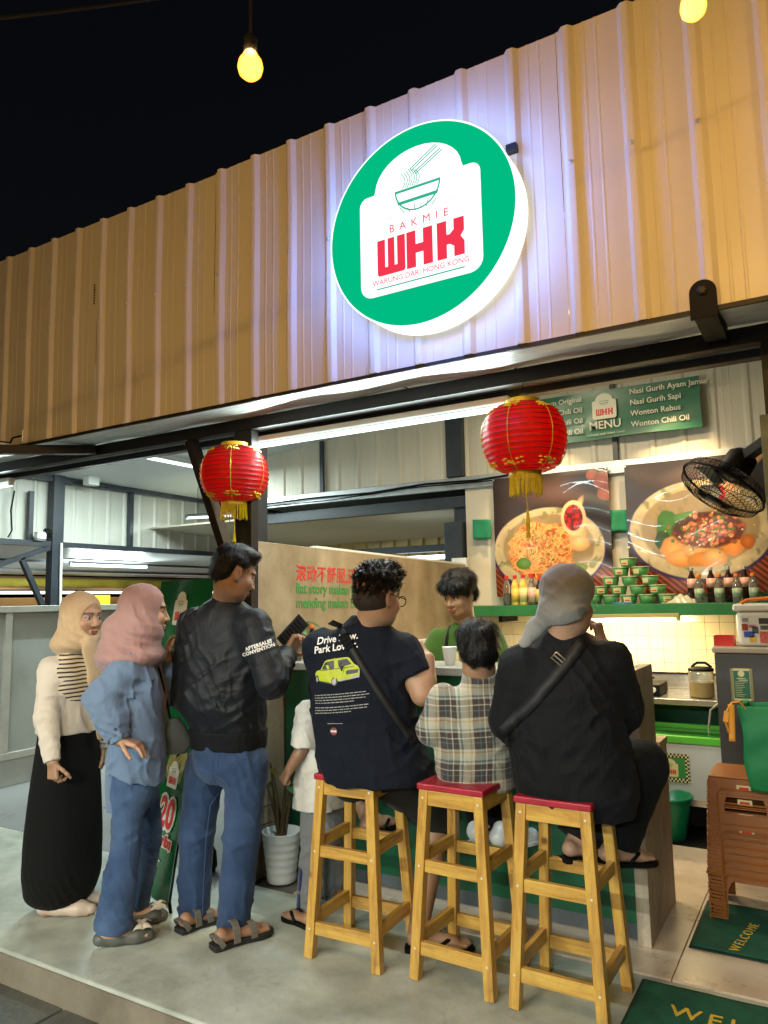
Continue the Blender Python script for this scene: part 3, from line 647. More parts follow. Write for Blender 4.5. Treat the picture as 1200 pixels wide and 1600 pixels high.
def bowl_print(U, V, cx, cy, rx, ry, seed, kind):
    A = lambda *c: np.array(c)
    c = np.zeros(U.shape+(3,))+A(.035, .026, .026); n = fbm(U, V, 1.2, seed)
    c = c*(1+.35*n[..., None])
    q = np.hypot((U-.55)/.3, (V-.83)/.12); c = mixc(c, A(.2, .14, .13), np.clip(1.2-q, 0, 1)*.6)         # out of focus bowl behind
    m = np.clip((.25-V+.25*(U if kind else (1-U))*0.4)*12, 0, 1); st = .5+.5*np.sin((U*.8+V*.9)*150)
    c = mixc(c, mixc(np.zeros_like(c)+A(.1, .025, .012), A(.34, .13, .07), st**2), m)                    # woven mat
    r = np.hypot((U-cx)/rx, (V-cy)/ry); ang = np.arctan2((V-cy)/ry, (U-cx)/rx)
    rl = np.hypot((U-cx)/rx, (V-cy+.012)/ry); c = mixc(c, A(.04, .025, .12), np.clip((1.03-rl)*40, 0, 1))
    rim = A(.5, .47, .36)*(1+.18*fbm(U, V, 3, seed+1))[..., None]; leaf = np.clip(fbm(U*1.3, V, 5, seed+2)*2.2-.55, 0, 1); rim = mixc(rim, A(.17, .2, .1), leaf*.8)
    c = mixc(c, rim, np.clip((1-r)*40, 0, 1))
    ri = np.hypot((U-cx-.0)/(rx*.84), (V-cy-.015)/(ry*.80)); c = mixc(c, A(.26, .22, .14), np.clip((1-ri)*20, 0, 1)*.8)
    rng = np.random.default_rng(seed)
    if kind == 0:
        f = np.hypot((U-cx+.06)/(rx*.62), (V-cy+.01)/(ry*.72))+.08*fbm(U, V, 4, 9)
        nd = fbm(U+.05*np.sin(V*30), V+.05*np.sin(U*25), 6, 4); foo = mixc(np.zeros_like(c)+A(.4, .13, .04), A(.78, .5, .26), np.clip(.5+nd, 0, 1))
        for _ in range(130):
            ax_, ay_, ar = cx-.05+rng.normal()*.13, cy+rng.normal()*.1, rng.uniform(.04, .2); dd = np.abs(np.hypot(U-ax_, (V-ay_)*1.3)-ar); an = np.abs(np.angle(np.exp(1j*(np.arctan2(V-ay_, U-ax_)-rng.uniform(0, 6.28)))))
            mk = (an < rng.uniform(.4, 1.3)); foo = mixc(foo, A(.2, .07, .02), np.clip((.0085-dd)*300, 0, 1)*mk*.7); foo = mixc(foo, A(.85, .58, .3)*rng.uniform(.7, 1.1), np.clip((.0055-dd)*400, 0, 1)*mk)
        pts = [(cx-.05+rng.normal()*.1, cy+rng.normal()*.07) for _ in range(110)]; d, d2, ix = blobs(U, V, pts, [rng.uniform(.009, .02) for _ in pts], 1)
        pal = np.array([(.5, .2, .09), (.68, .36, .18), (.34, .1, .05), (.75, .5, .28), (.4, .25, .1)])
        foo = mixc(foo, pal[ix % 5]*(1.1-.4*np.clip(d, 0, 1))[..., None], np.clip((1-d)*4, 0, 1)*.85)
        c = mixc(c, foo, np.clip((1-f)*12, 0, 1))
        for px, py, sx, sy, col in ((.72, .5, .085, .1, (.62, .46, .28)), (.74, .41, .09, .06, (.7, .52, .32)), (.26, .27, .07, .05, (.12, .25, .05)), (.7, .22, .1, .04, (.2, .3, .07))):
            q = np.hypot((U-px)/sx, (V-py)/sy)+.1*fbm(U, V, 5, int(px*90)); c = mixc(c, np.array(col)*(1.15-.45*np.clip(q, 0, 1))[..., None], np.clip((1-q)*12, 0, 1))
        for _ in range(60):
            px, py = cx-.05+rng.normal()*.1, cy+rng.normal()*.08; q = np.hypot(U-px, V-py)/rng.uniform(.004, .009); c = mixc(c, A(.1, .22, .04)*rng.uniform(.6, 1.3), np.clip((1-q)*4, 0, 1))
        # spoon with sambal and the fingers holding it
        t = ((U-.70)*.3+(V-.62)*.38)/.484**2; t = np.clip(t, 0, 1.3); d = np.hypot(U-.70-.17*t, V-.62-.36*t)
        c = mixc(c, A(.72, .5, .36), np.clip((.045-d-.012*t)*70, 0, 1))
        q = np.hypot((U-.70)*.8+(V-.62)*.25, (V-.62)*.6-(U-.70)*.35)/.075; c = mixc(c, A(.74, .56, .42), np.clip((1.25-q)*14, 0, 1))
        sm = fbm(U, V, 16, 31); c = mixc(c, mixc(np.zeros_like(c)+A(.1, .01, .006), A(.5, .06, .02), np.clip(.4+sm, 0, 1)), np.clip((.95-q)*14, 0, 1))
        for px, py, s in ((.96, .9, .09), (.97, .8, .07), (.87, .95, .05)):
            q = np.hypot((U-px)/s, (V-py)/(s*.9)); c = mixc(c, A(.38, .16, .12)*(1.2-.5*np.clip(q, 0, 1))[..., None], np.clip((1-q)*9, 0, 1))
    else:
        for px, py, sx, sy, col in ((.3, .48, .09, .16, (.07, .2, .03)), (.45, .56, .12, .05, (.12, .28, .05)), (.25, .4, .06, .08, (.03, .09, .02)), (.33, .33, .1, .1, (.62, .38, .18)), (.38, .26, .11, .07, (.7, .42, .2)), (.5, .31, .12, .08, (.66, .44, .24)), (.56, .25, .15, .06, (.7, .4, .18)), (.73, .34, .09, .085, (.72, .38, .17)), (.83, .36, .05, .06, (.5, .22, .09)), (.6, .27, .07, .05, (.76, .56, .34))):
            q = np.hypot((U-px)/sx, (V-py)/sy)+.12*fbm(U, V, 5, int(px*77)); c = mixc(c, np.array(col)*(1.2-.5*np.clip(q, 0, 1))[..., None], np.clip((1-q)*10, 0, 1))
        pts = [(.57+rng.normal()*.1, .46+rng.normal()*.055) for _ in range(190)]; d, d2, ix = blobs(U, V, pts, [rng.uniform(.011, .022) for _ in pts], 1)
        f = np.hypot((U-.57)/.26, (V-.46)/.14); pal = np.array([(.38, .14, .1), (.55, .26, .17), (.24, .07, .05), (.62, .34, .24), (.12, .2, .05)])
        c = mixc(c, A(.1, .03, .02), np.clip((1-f)*10, 0, 1)*.9)
        c = mixc(c, pal[ix % 5]*(1.2-.5*np.clip(d, 0, 1))[..., None], np.clip((1-d)*4, 0, 1)*np.clip((1.25-f)*8, 0, 1))
        for _ in range(70):
            px, py = .57+rng.normal()*.11, .45+rng.normal()*.08; q = np.hypot(U-px, V-py)/rng.uniform(.003, .008); c = mixc(c, A(.85, .7, .5) if rng.random() < .5 else A(.1, .24, .04), np.clip((1-q)*4, 0, 1))
        d = np.abs((V-.9)+(U-.86)*-1.1)/1.5; c = mixc(c, A(.5, .36, .25), np.clip((.05-d)*60, 0, 1)*(V > .72))
        q = np.hypot((U-.65)/.06, (V-.72)/.08); c = mixc(c, A(.4, .04, .03)*(1+.6*fbm(U, V, 14, 3))[..., None], np.clip((1-q)*10, 0, 1))
    return c
pl = ((-2.433, 5.950, 2.470), (-1.455, 5.950, 2.460)); pr = ((-1.325, 5.950, 2.466), (-0.366, 5.950, 2.460))
poster('food_poster', 'poster of noodles with a spoon of sambal, the left one of the two', pl[0][0], pl[1][0], 1.455, 2.465, 5.95, lambda U, V: bowl_print(U, V, .47, .38, .48, .345, 3, 0))
poster('food_poster', 'poster of a bowl of noodles with greens and dumplings, behind the fan', pr[0][0], pr[1][0]+.05, 1.455, 2.465, 5.95, lambda U, V: bowl_print(U, V, .51, .47, .5, .37, 8, 1))
# menu banner
mb_ = thing('menu_banner', 'long green menu banner with pale lettering high on the kitchen back wall', 'banner', (-1.45, 5.93, 3.1))
M_bgreen = pm('banner_green', (.012,.13,.065), .36, var=.12, vs=2, coat=.2, bump=.12, bs=5, bd=.03)
M_let = pm('banner_cream', (.72,.7,.55), .5, var=.03)
MB().grid(lambda u, v: (-2.32+1.585*u, 5.93-.014*math.sin(u*11)*v-.01*math.sin(v*4+u*5), 3.09-.395*v), 60, 12).build('banner_cloth', M_bgreen, mb_, smooth=True)
for i, s in enumerate(('Bakmie Ayam Original', 'Bakmie Ayam Chili Oil', 'Bakmie Chili Oil', 'Bakmie Chili Oil')):
    lettering(s, frame((-1.62, 5.908, 3.035-.087*i), (1, 0, 0), (0, 0, 1)), .060, M_let, mb_, align='RIGHT', bold=.0009)
for i, s in enumerate(('Nasi Gurih Ayam Jamur', 'Nasi Gurih Sapi', 'Wonton Rebus', 'Wonton Chili Oil')):
    lettering(s, frame((-1.245, 5.908, 3.035-.087*i), (1, 0, 0), (0, 0, 1)), .060, M_let, mb_, align='LEFT', bold=.0009)
logo(mb_, frame((-1.445, 5.908, 2.955), (1, 0, 0), (0, 0, 1)), .19, M_let, M_red, M_bgreen, detail=1)
lettering('MENU', frame((-1.445, 5.906, 2.80), (1, 0, 0), (0, 0, 1)), .092, M_let, mb_, bold=.0012)
lettering('WARUNG DARI HONG KONG', frame((-1.445, 5.906, 2.728), (1, 0, 0), (0, 0, 1)), .022, M_let, mb_)
# small green cloths pinned on the wall
M_cloth = pm('green_cloth', (.01,.2,.09), .8, var=.2, vs=8, bump=.2, bs=200)
for (a, lab) in (((-2.647, 5.970, 2.131), 'small green cloth pinned to the wall left of the posters'), ((-1.468, 5.970, 2.124), 'small green cloth pinned between the two food posters')):
    o = MB().grid(lambda u, v: (a[0]+.17*u, 5.975-.012*v*math.sin(u*9), a[2]-.17*v-.01*u), 12, 8).build('pinned_cloth', M_cloth, None, smooth=True, solid=.004); top(o, lab, 'cloth', 'green cloths on the back wall')

# ------------------------------------------------------------------ shelf and what stands on it
sh = thing('wall_shelf', 'long green shelf across the kitchen back wall', 'shelf', (-1.6, 5.8, 1.34))
MB().box((-2.72, 5.60, 1.303), (.6, 5.99, 1.385)).build('board', M_shelf, sh, bevel=.003)
for x in (-2.3, -.3): MB().box((x, 5.64, 1.255), (x+.03, 5.985, 1.302)).build('bracket', M_black, sh)
SH = 1.386
M_bowl = pm('green_paper', (.06,.25,.07), .5, var=.1); M_blid = pm('paper_rim', (.5,.5,.3), .5); M_lab = pm('label_cream', (.72,.62,.3), .5); M_labr = pm('label_red', (.6,.08,.03), .5)
bproto = thing('paper_bowl', 'x', 'paper bowl', (0, 0, 0), 'green paper bowls stacked in a pyramid')
MB().lathe([(.047, 0), (.05, .002), (.062, .063), (.058, .063), (.046, .006), (0, .006)], 24).build('cup', M_bowl, bproto, smooth=True)
MB().lathe([(.060, .060), (.0655, .062), (.0655, .067), (.060, .068)], 24).build('rim', M_blid, bproto, smooth=True)
def wrap(a0, a1, z0, z1, n=6):
    b = MB(); r = lambda z: .0508+.0118*(z/.063)+.0008
    b.grid(lambda u, v: (r(z0+(z1-z0)*v)*math.cos(a0+(a1-a0)*u), r(z0+(z1-z0)*v)*math.sin(a0+(a1-a0)*u), z0+(z1-z0)*v), n, 1); return b
wrap(-2.05, -1.1, .014, .05).build('label', M_lab, bproto, smooth=True)
b = wrap(-1.9, -1.25, .02, .03); b.v = [(x*1.01, y*1.01, z) for x, y, z in b.v]; b.build('label_print', M_labr, bproto, smooth=True)
wrap(1.0, 1.9, .016, .05).build('label', M_lab, bproto, smooth=True)
rows = [('bottom', 5, (-1.56, .132, 0)), ('second', 4, (-1.505, .138, 1)), ('third', 3, (-1.425, .142, 2)), ('fourth', 2, (-1.35, .15, 3)), ('top', 1, (-1.29, .14, 4))]
first = True
for nm, cnt, (x0, dx, lv) in rows:
    for k in range(cnt):
        lab = 'green paper bowl alone at the top of the pyramid' if cnt == 1 else 'green paper bowl, %s from the left in the %s row of the pyramid' % (('first', 'second', 'third', 'fourth', 'fifth')[k], nm)
        l = (x0+dx*k+random.uniform(-.004, .004), 5.74, SH+lv*.0685); rz = random.choice((0, .25, -.3, 1.4, 2.8))
        if first: bproto.location = l; bproto.rotation_euler = (0, 0, rz); bproto['label'] = lab; first = False
        else: dup(bproto, l, rz, lab)
M_glass = pm('clear_plastic', (.8,.85,.8), .08, var=.02, trans=.9, rvar=.02); M_cola = pm('dark_cola', (.02,.006,.005), .15, var=.1, rvar=.03); M_soy = pm('dark_soy', (.03,.012,.006), .15, rvar=.03)
M_orange = pm('orange_cap', (.8,.2,.02), .4); M_redcap = pm('red_cap', (.6,.03,.02), .4); M_silver = pm('silver_cap', (.5,.5,.48), .35, metal=.6)
M_labw = pm('label_white', (.7,.62,.55), .5, var=.2, vs=60, col2=(.75,.2,.12)); M_laby = pm('label_yellow', (.7,.5,.1), .5, var=.25, vs=40); M_labg = pm('label_green_white', (.08,.25,.06), .5, vs=45, col2=(.6,.6,.5))
def bottle(c, h, r, body, cap, lab, label, kind, group, capr=.45, lz=(.42, .68), ch=.09, cat='bottle', fill=None):
    c = Vector(c); t = thing(kind, label, cat, c, group)
    pr = [(0, 0), (r*.9, 0), (r, h*.03), (r, h*.25), (r*.94, h*.3), (r, h*.36), (r, h*.62), (r*.8, h*.72), (r*.42, h*.84), (r*.38, h*(1-ch))]
    MB().lathe(pr+[(0, h*(1-ch))], 16, c).build('bottle', body, t, smooth=True)
    if fill: MB().lathe([(0, .003), (r*.9, .003), (r*.92, h*fill), (0, h*fill)], 16, c).build('liquid', M_soy, t, smooth=False)
    MB().lathe([(r*capr, h*(1-ch)-.001), (r*capr, h*.985), (r*capr*.9, h), (0, h)], 14, c).build('cap', cap, t, smooth=False)
    if lab: MB().lathe([(r*1.02, h*lz[0]), (r*1.02, h*lz[1])], 16, c).build('label', lab, t, smooth=True)
for i, (u, lab) in enumerate(((1112, 'leftmost'), (1137, 'second'), (1160, 'third'), (1182, 'rightmost'))):
    p = (-9.827, 5.780, 10.306); x = (-.865, -.735, -.62, -.515)[i]
    bottle((x, 5.83, SH), .255, .032, M_cola, M_silver, M_labw, 'tall cola bottle with white label, %s of the four on the shelf' % lab, 'cola_bottle', 'cola bottles on the shelf')
    bottle((x+.062, 5.72, SH), .2, .032, M_glass, M_orange, M_labg, 'short clear bottle with orange cap, %s of the four on the shelf' % lab, 'soda_bottle', 'orange capped bottles on the shelf', capr=.55, lz=(.2, .5), ch=.1)
for x, h, r, bd, cp, lb, lab, fl in ((-2.26, .24, .032, M_glass, M_redcap, None, 'clear bottle half full of soy sauce, leftmost of the sauce bottles', .4),
        (-2.19, .24, .031, M_laby, M_redcap, M_laby, 'yellow labelled sauce bottle, second from the left on the shelf', None),
        (-2.12, .245, .033, M_laby, M_redcap, M_lab, 'yellow labelled sauce bottle with red neck, middle of the row', None),
        (-2.045, .25, .034, M_glass, M_redcap, M_labw, 'sauce bottle with wide red cap, dark at the base', .35),
        (-1.985, .225, .028, M_soy, M_redcap, M_laby, 'dark sauce bottle with yellow label, rightmost of the sauce bottles', None)):
    bottle((x, 5.74, SH), h, r, bd, cp, lb, lab, 'sauce_bottle', 'sauce bottles on the shelf', capr=.5 if 'wide' not in lab else .8, lz=(.1, .55), ch=.12, fill=fl)
o = MB().grid(lambda u, v: (-1.06+.24*u, 5.75+.14*(v-.5), SH+.002+.06*math.sin(u*3.14)*math.sin(v*3.14)+.008*math.sin(u*31+v*9)*math.sin(v*3.14)), 24, 14).build('plastic_bag', pm('pale_film', (.7,.66,.5), .25, trans=.3, bump=.3, bs=40), None, smooth=True); top(o, 'crumpled pale plastic bag lying on the shelf right of the bowls', 'plastic bag')
o = MB().cbox((-1.32, 5.65, SH+.006), (.14, .07, .009)).build('blue_packet', pm('blue_plastic', (.05,.25,.55), .35), None, bevel=.003); top(o, 'flat light blue packet lying before the bowls', 'packet')

# ------------------------------------------------------------------ cooking bench, freezer and floor things
bn = thing('steel_bench', 'stainless steel cooking bench with splash plate under the tiles', 'bench', (-1.2, 5.7, 0))
MB().box((-2.6, 5.36, .715), (.5, 5.97, .755)).build('worktop', M_stain, bn, bevel=.004)
MB().box((-2.6, 5.955, .756), (.5, 5.975, .86)).build('splash_plate', M_stain, bn, bevel=.003)
MB().box((-2.6, 5.945, .861), (.5, 5.985, .872)).build('splash_lip', M_black, bn)
for x in (-2.55, -1.2, .3): MB().box((x, 5.45, .001), (x+.05, 5.5, .714)).build('leg', M_steel, bn)
MB().box((-2.6, 5.86, .001), (.5, 5.88, .714)).build('back_board', M_green, bn)
st = thing('gas_stove', 'small black portable gas stove on the steel bench', 'stove', (-1.25, 5.6, .756))
MB().box((-1.42, 5.44, .757), (-1.06, 5.74, .835)).build('body', M_black, st, bevel=.008)
MB().lathe([(.09, 0), (.1, .004), (.1, .01), (.05, .012)], 24, (-1.24, 5.59, .836)).build('burner', M_steel, st)
for k in range(4):
    a = k*math.pi/2+.4; MB().bar((-1.24+.04*math.cos(a), 5.59+.04*math.sin(a), .862), (-1.24+.12*math.cos(a), 5.59+.12*math.sin(a), .862), .01, .012).build('pan_support', M_black, st)
MB().lathe([(.018, 0), (.018, .02), (.0, .022)], 14, (-1.1, 5.439, .8), (0, -1, 0)).build('knob', M_plastic_w, st)
oj = thing('oil_jar', 'clear jar of yellow oil with black lid on the steel bench', 'jar', (-.80, 5.52, .756))
c = (-.80, 5.52, .757)
MB().lathe([(0, 0), (.075, 0), (.08, .01), (.08, .17), (.076, .175)], 28, c).build('glass', M_glass, oj, smooth=True)
MB().lathe([(0, .006), (.073, .006), (.073, .1), (0, .1)], 28, c).build('oil', pm('cooking_oil', (.62,.36,.02), .1, var=.05), oj, smooth=False)
MB().lathe([(.082, .175), (.082, .19), (.05, .2), (0, .2)], 28, c).build('lid', M_black, oj)
MB().tube([(-.86, 5.52, .955), (-.82, 5.52, .985), (-.77, 5.52, .985), (-.73, 5.52, .955)], .009, 8).build('handle', M_black, oj)
fz = thing('chest_freezer', 'pale grey chest freezer with bright green lid rim and checkered logo sticker', 'freezer', (-1.2, 5.1, 0))
FY = 5.02
MB().box((-2.0, FY, .16), (-.62, FY+.5, .53)).build('cabinet', pm('freezer_grey', (.5,.52,.5), .4, var=.06), fz, bevel=.012)
M_lime = pm('lime_rim', (.1,.5,.04), .35, var=.06)
for lo, hi in (((-2.01, FY-.01, .531), (-.61, FY+.03, .575)), ((-2.01, FY+.47, .531), (-.61, FY+.51, .575)), ((-2.01, FY+.03, .531), (-1.97, FY+.47, .575)), ((-.65, FY+.03, .531), (-.61, FY+.47, .575))):
    MB().box(lo, hi).build('rim', M_lime, fz, bevel=.005)
MB().box((-1.97, FY+.03, .545), (-.65, FY+.47, .55)).build('lid_glass', pm('lid_glass', (.03,.16,.03), .08, rvar=.02), fz)
MB().box((-1.95, FY+.06, .03), (-.67, FY+.45, .158)).build('base', M_black, fz)
for x in (-1.9, -.72): MB().lathe([(.025, 0), (.025, .03)], 12, (x, FY+.1, .001)).build('foot', M_black, fz)
MB().box((-1.98, FY-.003, .162), (-.64, FY-.0005, .2)).build('kick_trim', M_stain, fz)
cx, cz = -.945, .382
MB().box((cx-.115, FY-.004, cz-.085), (cx+.115, FY-.001, cz+.085)).build('sticker', M_greenp, fz)
b = MB(); b2_ = MB()
for i in range(21):
    for j in range(15):
        if 2 <= i < 19 and 2 <= j < 13: continue
        (b if (i+j) % 2 else b2_).box((cx-.115+i*.23/21, FY-.0055, cz-.085+j*.17/15), (cx-.115+(i+1)*.23/21, FY-.0042, cz-.085+(j+1)*.17/15))
b.build('checker_print', M_black, fz); b2_.build('checker_print', M_lab, fz)
logo(fz, frame((cx, FY-.0045, cz), (1, 0, 0), (0, 0, 1)), .1, M_lab, M_red, M_greenp, detail=1)
hs = MB(); hs.tube([(-.71, 5.06, .58), (-.71, 5.06, .63), (-.69, 5.05, .74), (-.62, 5.03, .80), (-.55, 5.0, .82)], .007, 7); o = hs.build('hose', M_zinc, None, smooth=True); top(o, 'thin silver hose arching up from the freezer lid', 'hose')
bk = thing('bucket', 'green plastic bucket on the tiles behind the counter end', 'bucket', (-.955, 4.88, 0))
MB().lathe([(0, .002), (.105, .002), (.11, .006), (.138, .20), (.150, .235), (.158, .24), (.158, .25), (.148, .252), (.142, .245), (.105, .012), (0, .012)], 36, (-.955, 4.88, 0)).build('pail', pm('bucket_green', (.005,.2,.09), .32, var=.08), bk, smooth=True)
MB().tube([(-1.02, 4.78, .26), (-.98, 4.72, .21), (-.93, 4.76, .255)], .004, 6).build('handle', M_zinc, bk)
o = MB().box((-1.6, 4.75, .0015), (-.55, 5.3, .008)).build('rubber_mat', M_black, None); top(o, 'black rubber mat on the floor before the freezer', 'mat')
o = MB().cbox((-.83, 3.80, .85), (.05, .16, .17)).build('storage_tub', M_plastic_w, None, bevel=.01); top(o, 'cream plastic tub standing behind the counter end panel', 'tub')

# dark cabinet at the right with sticker
cbn = thing('drinks_cabinet', 'dark grey cabinet with a green price sheet at the right of the kitchen', 'cabinet', (-.3, 4.6, 0))
KX = (-0.559, 4.350, 0.871); CX0 = KX[0]; CT = ((-0.453, 4.350, 1.136))[2]
MB().box((CX0, 4.35, .03), (.45, 4.9, CT)).build('body', pm('charcoal_panel', (.05,.048,.045), .45, var=.1), cbn, bevel=.006)
MB().box((CX0-.01, 4.34, CT+.001), (.46, 4.91, CT+.03)).build('top', pm('beige_top', (.4,.34,.26), .4), cbn, bevel=.006)
for x in (CX0+.05, .3): MB().box((x, 4.4, .001), (x+.05, 4.45, .029)).build('foot', M_black, cbn)
a, bq = (-0.488, 4.349, 1.059), (-0.382, 4.349, 0.894)
MB().box((a[0], 4.346, bq[2]), (bq[0], 4.349, a[2])).build('price_sheet', M_lab, cbn)
w_, h_ = bq[0]-a[0], a[2]-bq[2]
MB().box((a[0]+w_*.14, 4.3445, bq[2]+h_*.07), (bq[0]-w_*.14, 4.3455, a[2]-h_*.07)).build('print', M_bgreen, cbn)
b = MB()
for j in range(24):
    for i in (0, 1, 2, 21, 22, 23):
        if (i+j) % 2: b.box((a[0]+w_*i/24, 4.3446, bq[2]+h_*j/24), (a[0]+w_*(i+1)/24, 4.3456, bq[2]+h_*(j+1)/24))
b.build('checker_print', M_black, cbn)
MB().lathe([(0, 0), (.016, 0), (.016, .001), (0, .001)], 16, (a[0]+w_*.5, 4.344, a[2]-h_*.16), (0, -1, 0)).build('badge', M_lab, cbn)
b = MB()
for k in range(8):
    for r_, x_ in ((.29, .3), (.345, .38)): b.box((a[0]+w_*(x_+.05*k), 4.3436, a[2]-h_*(r_+.035)), (a[0]+w_*(x_+.05*k+.036), 4.3446, a[2]-h_*r_))
for k in range(9): b.box((a[0]+w_*.2, 4.3436, a[2]-h_*(.42+.055*k)), (a[0]+w_*(.45+.3*random.random()), 4.3446, a[2]-h_*(.415+.055*k)+.001))
b.build('lettering', M_lab, cbn)['kind'] = 'stuff'
jc = thing('sticker_tub', 'white lidded tub covered in stickers with orange handle on the cabinet', 'tub', (-.32, 4.55, CT+.03))
c0 = (-0.449, 4.420, 1.148); 
jx = c0[0]; jz = CT+.031
b = MB(); b.box((jx, 4.42, jz), (jx+.34, 4.68, jz+.19)); b.build('tub', M_plastic_w, jc, bevel=.03, seg=3)
MB().box((jx-.012, 4.41, jz+.185), (jx+.352, 4.69, jz+.225)).build('lid', M_plastic_w, jc, bevel=.012)
MB().tube([(jx+.03, 4.42, jz+.228), (jx+.06, 4.43, jz+.245), (jx+.17, 4.44, jz+.255), (jx+.3, 4.44, jz+.245), (jx+.33, 4.44, jz+.228)], .009, 8).build('handle', M_orange, jc)
for (dx, dz, w1, h1, col) in ((.03, .13, .03, .02, (.3,.3,.3)), (.028, .085, .028, .035, (.35,.05,.04)), (.06, .1, .035, .015, (.5,.2,.3)), (.035, .05, .05, .03, (.05,.1,.5)), (.075, .07, .03, .035, (.1,.12,.15)), (.06, .025, .032, .032, (.75,.45,.03)), (.11, .12, .06, .03, (.05,.05,.05)), (.115, .09, .05, .022, (.12,.12,.12)), (.11, .02, .055, .06, (.6,.12,.1))):
    MB().box((jx+dx, 4.4175, jz+dz), (jx+dx+w1, 4.4185, jz+dz+h1)).build('sticker', pm('sticker', col, .4, vs=60, var=.5), jc, bevel=.0)
rb = thing('red_basket', 'small red plastic basket beside the sticker tub', 'basket', (jx-.08, 4.5, jz))
for lo, hi in (((jx-.12, 4.45, jz), (jx-.02, 4.55, jz+.006)), ((jx-.12, 4.45, jz+.006), (jx-.02, 4.455, jz+.055)), ((jx-.12, 4.545, jz+.006), (jx-.02, 4.55, jz+.055)), ((jx-.12, 4.455, jz+.006), (jx-.115, 4.545, jz+.055)), ((jx-.025, 4.455, jz+.006), (jx-.02, 4.545, jz+.055))):
    MB().box(lo, hi).build('side', M_redcap, rb)

# ------------------------------------------------------------------ wooden bar stools
def pine(name, st):
    m, nt, b = newmat(name); L = nt.links.new
    tc = N(nt, 'ShaderNodeTexCoord'); mp = N(nt, 'ShaderNodeMapping'); mp.inputs['Scale'].default_value = st; L(tc.outputs['Object'], mp.inputs[0])
    oi = N(nt, 'ShaderNodeObjectInfo'); ad = N(nt, 'ShaderNodeVectorMath', operation='ADD'); ml = N(nt, 'ShaderNodeVectorMath', operation='SCALE'); ml.inputs['Scale'].default_value = 13; cx_ = N(nt, 'ShaderNodeCombineXYZ')
    for i_ in range(3): L(oi.outputs['Random'], cx_.inputs[i_])
    L(cx_.outputs[0], ml.inputs[0]); L(mp.outputs[0], ad.inputs[0]); L(ml.outputs[0], ad.inputs[1])
    n1 = N(nt, 'ShaderNodeTexNoise'); n1.inputs['Scale'].default_value = 2.4; n1.inputs['Detail'].default_value = 7; n1.inputs['Roughness'].default_value = .68; n1.inputs['Distortion'].default_value = .5; L(ad.outputs[0], n1.inputs['Vector'])
    r = N(nt, 'ShaderNodeValToRGB'); e = r.color_ramp.elements; e[0].position = .3; e[0].color = (.30, .135, .022, 1); e[1].position = .52; e[1].color = (.55, .31, .055, 1)
    x = r.color_ramp.elements.new(.75); x.color = (.68, .45, .09, 1); L(n1.outputs[0], r.inputs[0])
    vo = N(nt, 'ShaderNodeTexVoronoi'); vo.inputs['Scale'].default_value = 6; ad2 = N(nt, 'ShaderNodeVectorMath', operation='ADD'); L(tc.outputs['Object'], ad2.inputs[0]); L(ml.outputs[0], ad2.inputs[1]); L(ad2.outputs[0], vo.inputs['Vector'])
    kr = N(nt, 'ShaderNodeValToRGB'); kr.color_ramp.elements[0].position = .05; kr.color_ramp.elements[0].color = (1, 1, 1, 1); kr.color_ramp.elements[1].position = .12; kr.color_ramp.elements[1].color = (0, 0, 0, 1); L(vo.outputs['Distance'], kr.inputs[0])
    mx = N(nt, 'ShaderNodeMix', data_type='RGBA'); mx.inputs[7].default_value = (.17, .06, .014, 1); L(kr.outputs[0], mx.inputs[0]); L(r.outputs[0], mx.inputs[6]); L(mx.outputs[2], b.inputs['Base Color'])
    b.inputs['Roughness'].default_value = .36; b.inputs['Coat Weight'].default_value = .2; b.inputs['Coat Roughness'].default_value = .3
    bp = N(nt, 'ShaderNodeBump'); bp.inputs['Strength'].default_value = .1; bp.inputs['Distance'].default_value = .002; L(n1.outputs[0], bp.inputs['Height']); L(bp.outputs[0], b.inputs['Normal'])
    return m
M_pine = pine('varnished_pine', (14, 14, 1.1)); M_pinex = pine('varnished_pine_rail', (1.1, 14, 14)); M_piney = pine('varnished_pine_side_rail', (14, 1.1, 14))
M_seat = pm('red_seat_paint', (.36,.012,.03), .38, var=.2, vs=14, bump=.15, bs=60, coat=.2)
for m_ in (M_pine, M_pinex, M_piney): stain(m_, 4, .5, .75, .66)
stain(M_seat, 6, .5, .75, .6)
stool = thing('bar_stool', 'wooden stool with red seat under the man in navy, leftmost of three', 'stool', (0, 0, 0), 'wooden bar stools at the counter')
TH, BH, H = .118, .158, .70
def stool_leg(z): f = 1-z/H; return TH+(BH-TH)*f
for sx in (-1, 1):
    for sy in (-1, 1):
        b = MB(); b.bar((sx*BH, sy*BH, 0), (sx*TH, sy*TH, H), .040, .040, up=(0, 1, 0)); b.build('leg', M_pine, stool, bevel=.003)
def rungs(z, dz, h, t=.022):
    a = stool_leg(z)
    for s in (-1, 1):
        b = MB(); b.bar((-a, s*a, z), (a, s*a, z), t, h); b.v = [(x, y, zz) for x, y, zz in b.v]; b.build('rung', M_pinex, stool, bevel=.002)
    a2 = stool_leg(z+dz)
    for s in (-1, 1): MB().bar((s*a2, -a2, z+dz), (s*a2, a2, z+dz), t, h).build('rung', M_piney, stool, bevel=.002)
rungs(.115, .028, .05); rungs(.415, .028, .046)
a = TH+.004
for s in (-1, 1):
    MB().bar((-a, s*a, H-.03), (a, s*a, H-.03), .024, .058).build('apron', M_pinex, stool, bevel=.002)
    MB().bar((s*a, -a, H-.03), (s*a, a, H-.03), .024, .0575).build('apron', M_piney, stool, bevel=.002)
MB().box((-.145, -.145, H+.0005), (.145, .145, H+.026)).build('seat', M_seat, stool, bevel=.006)
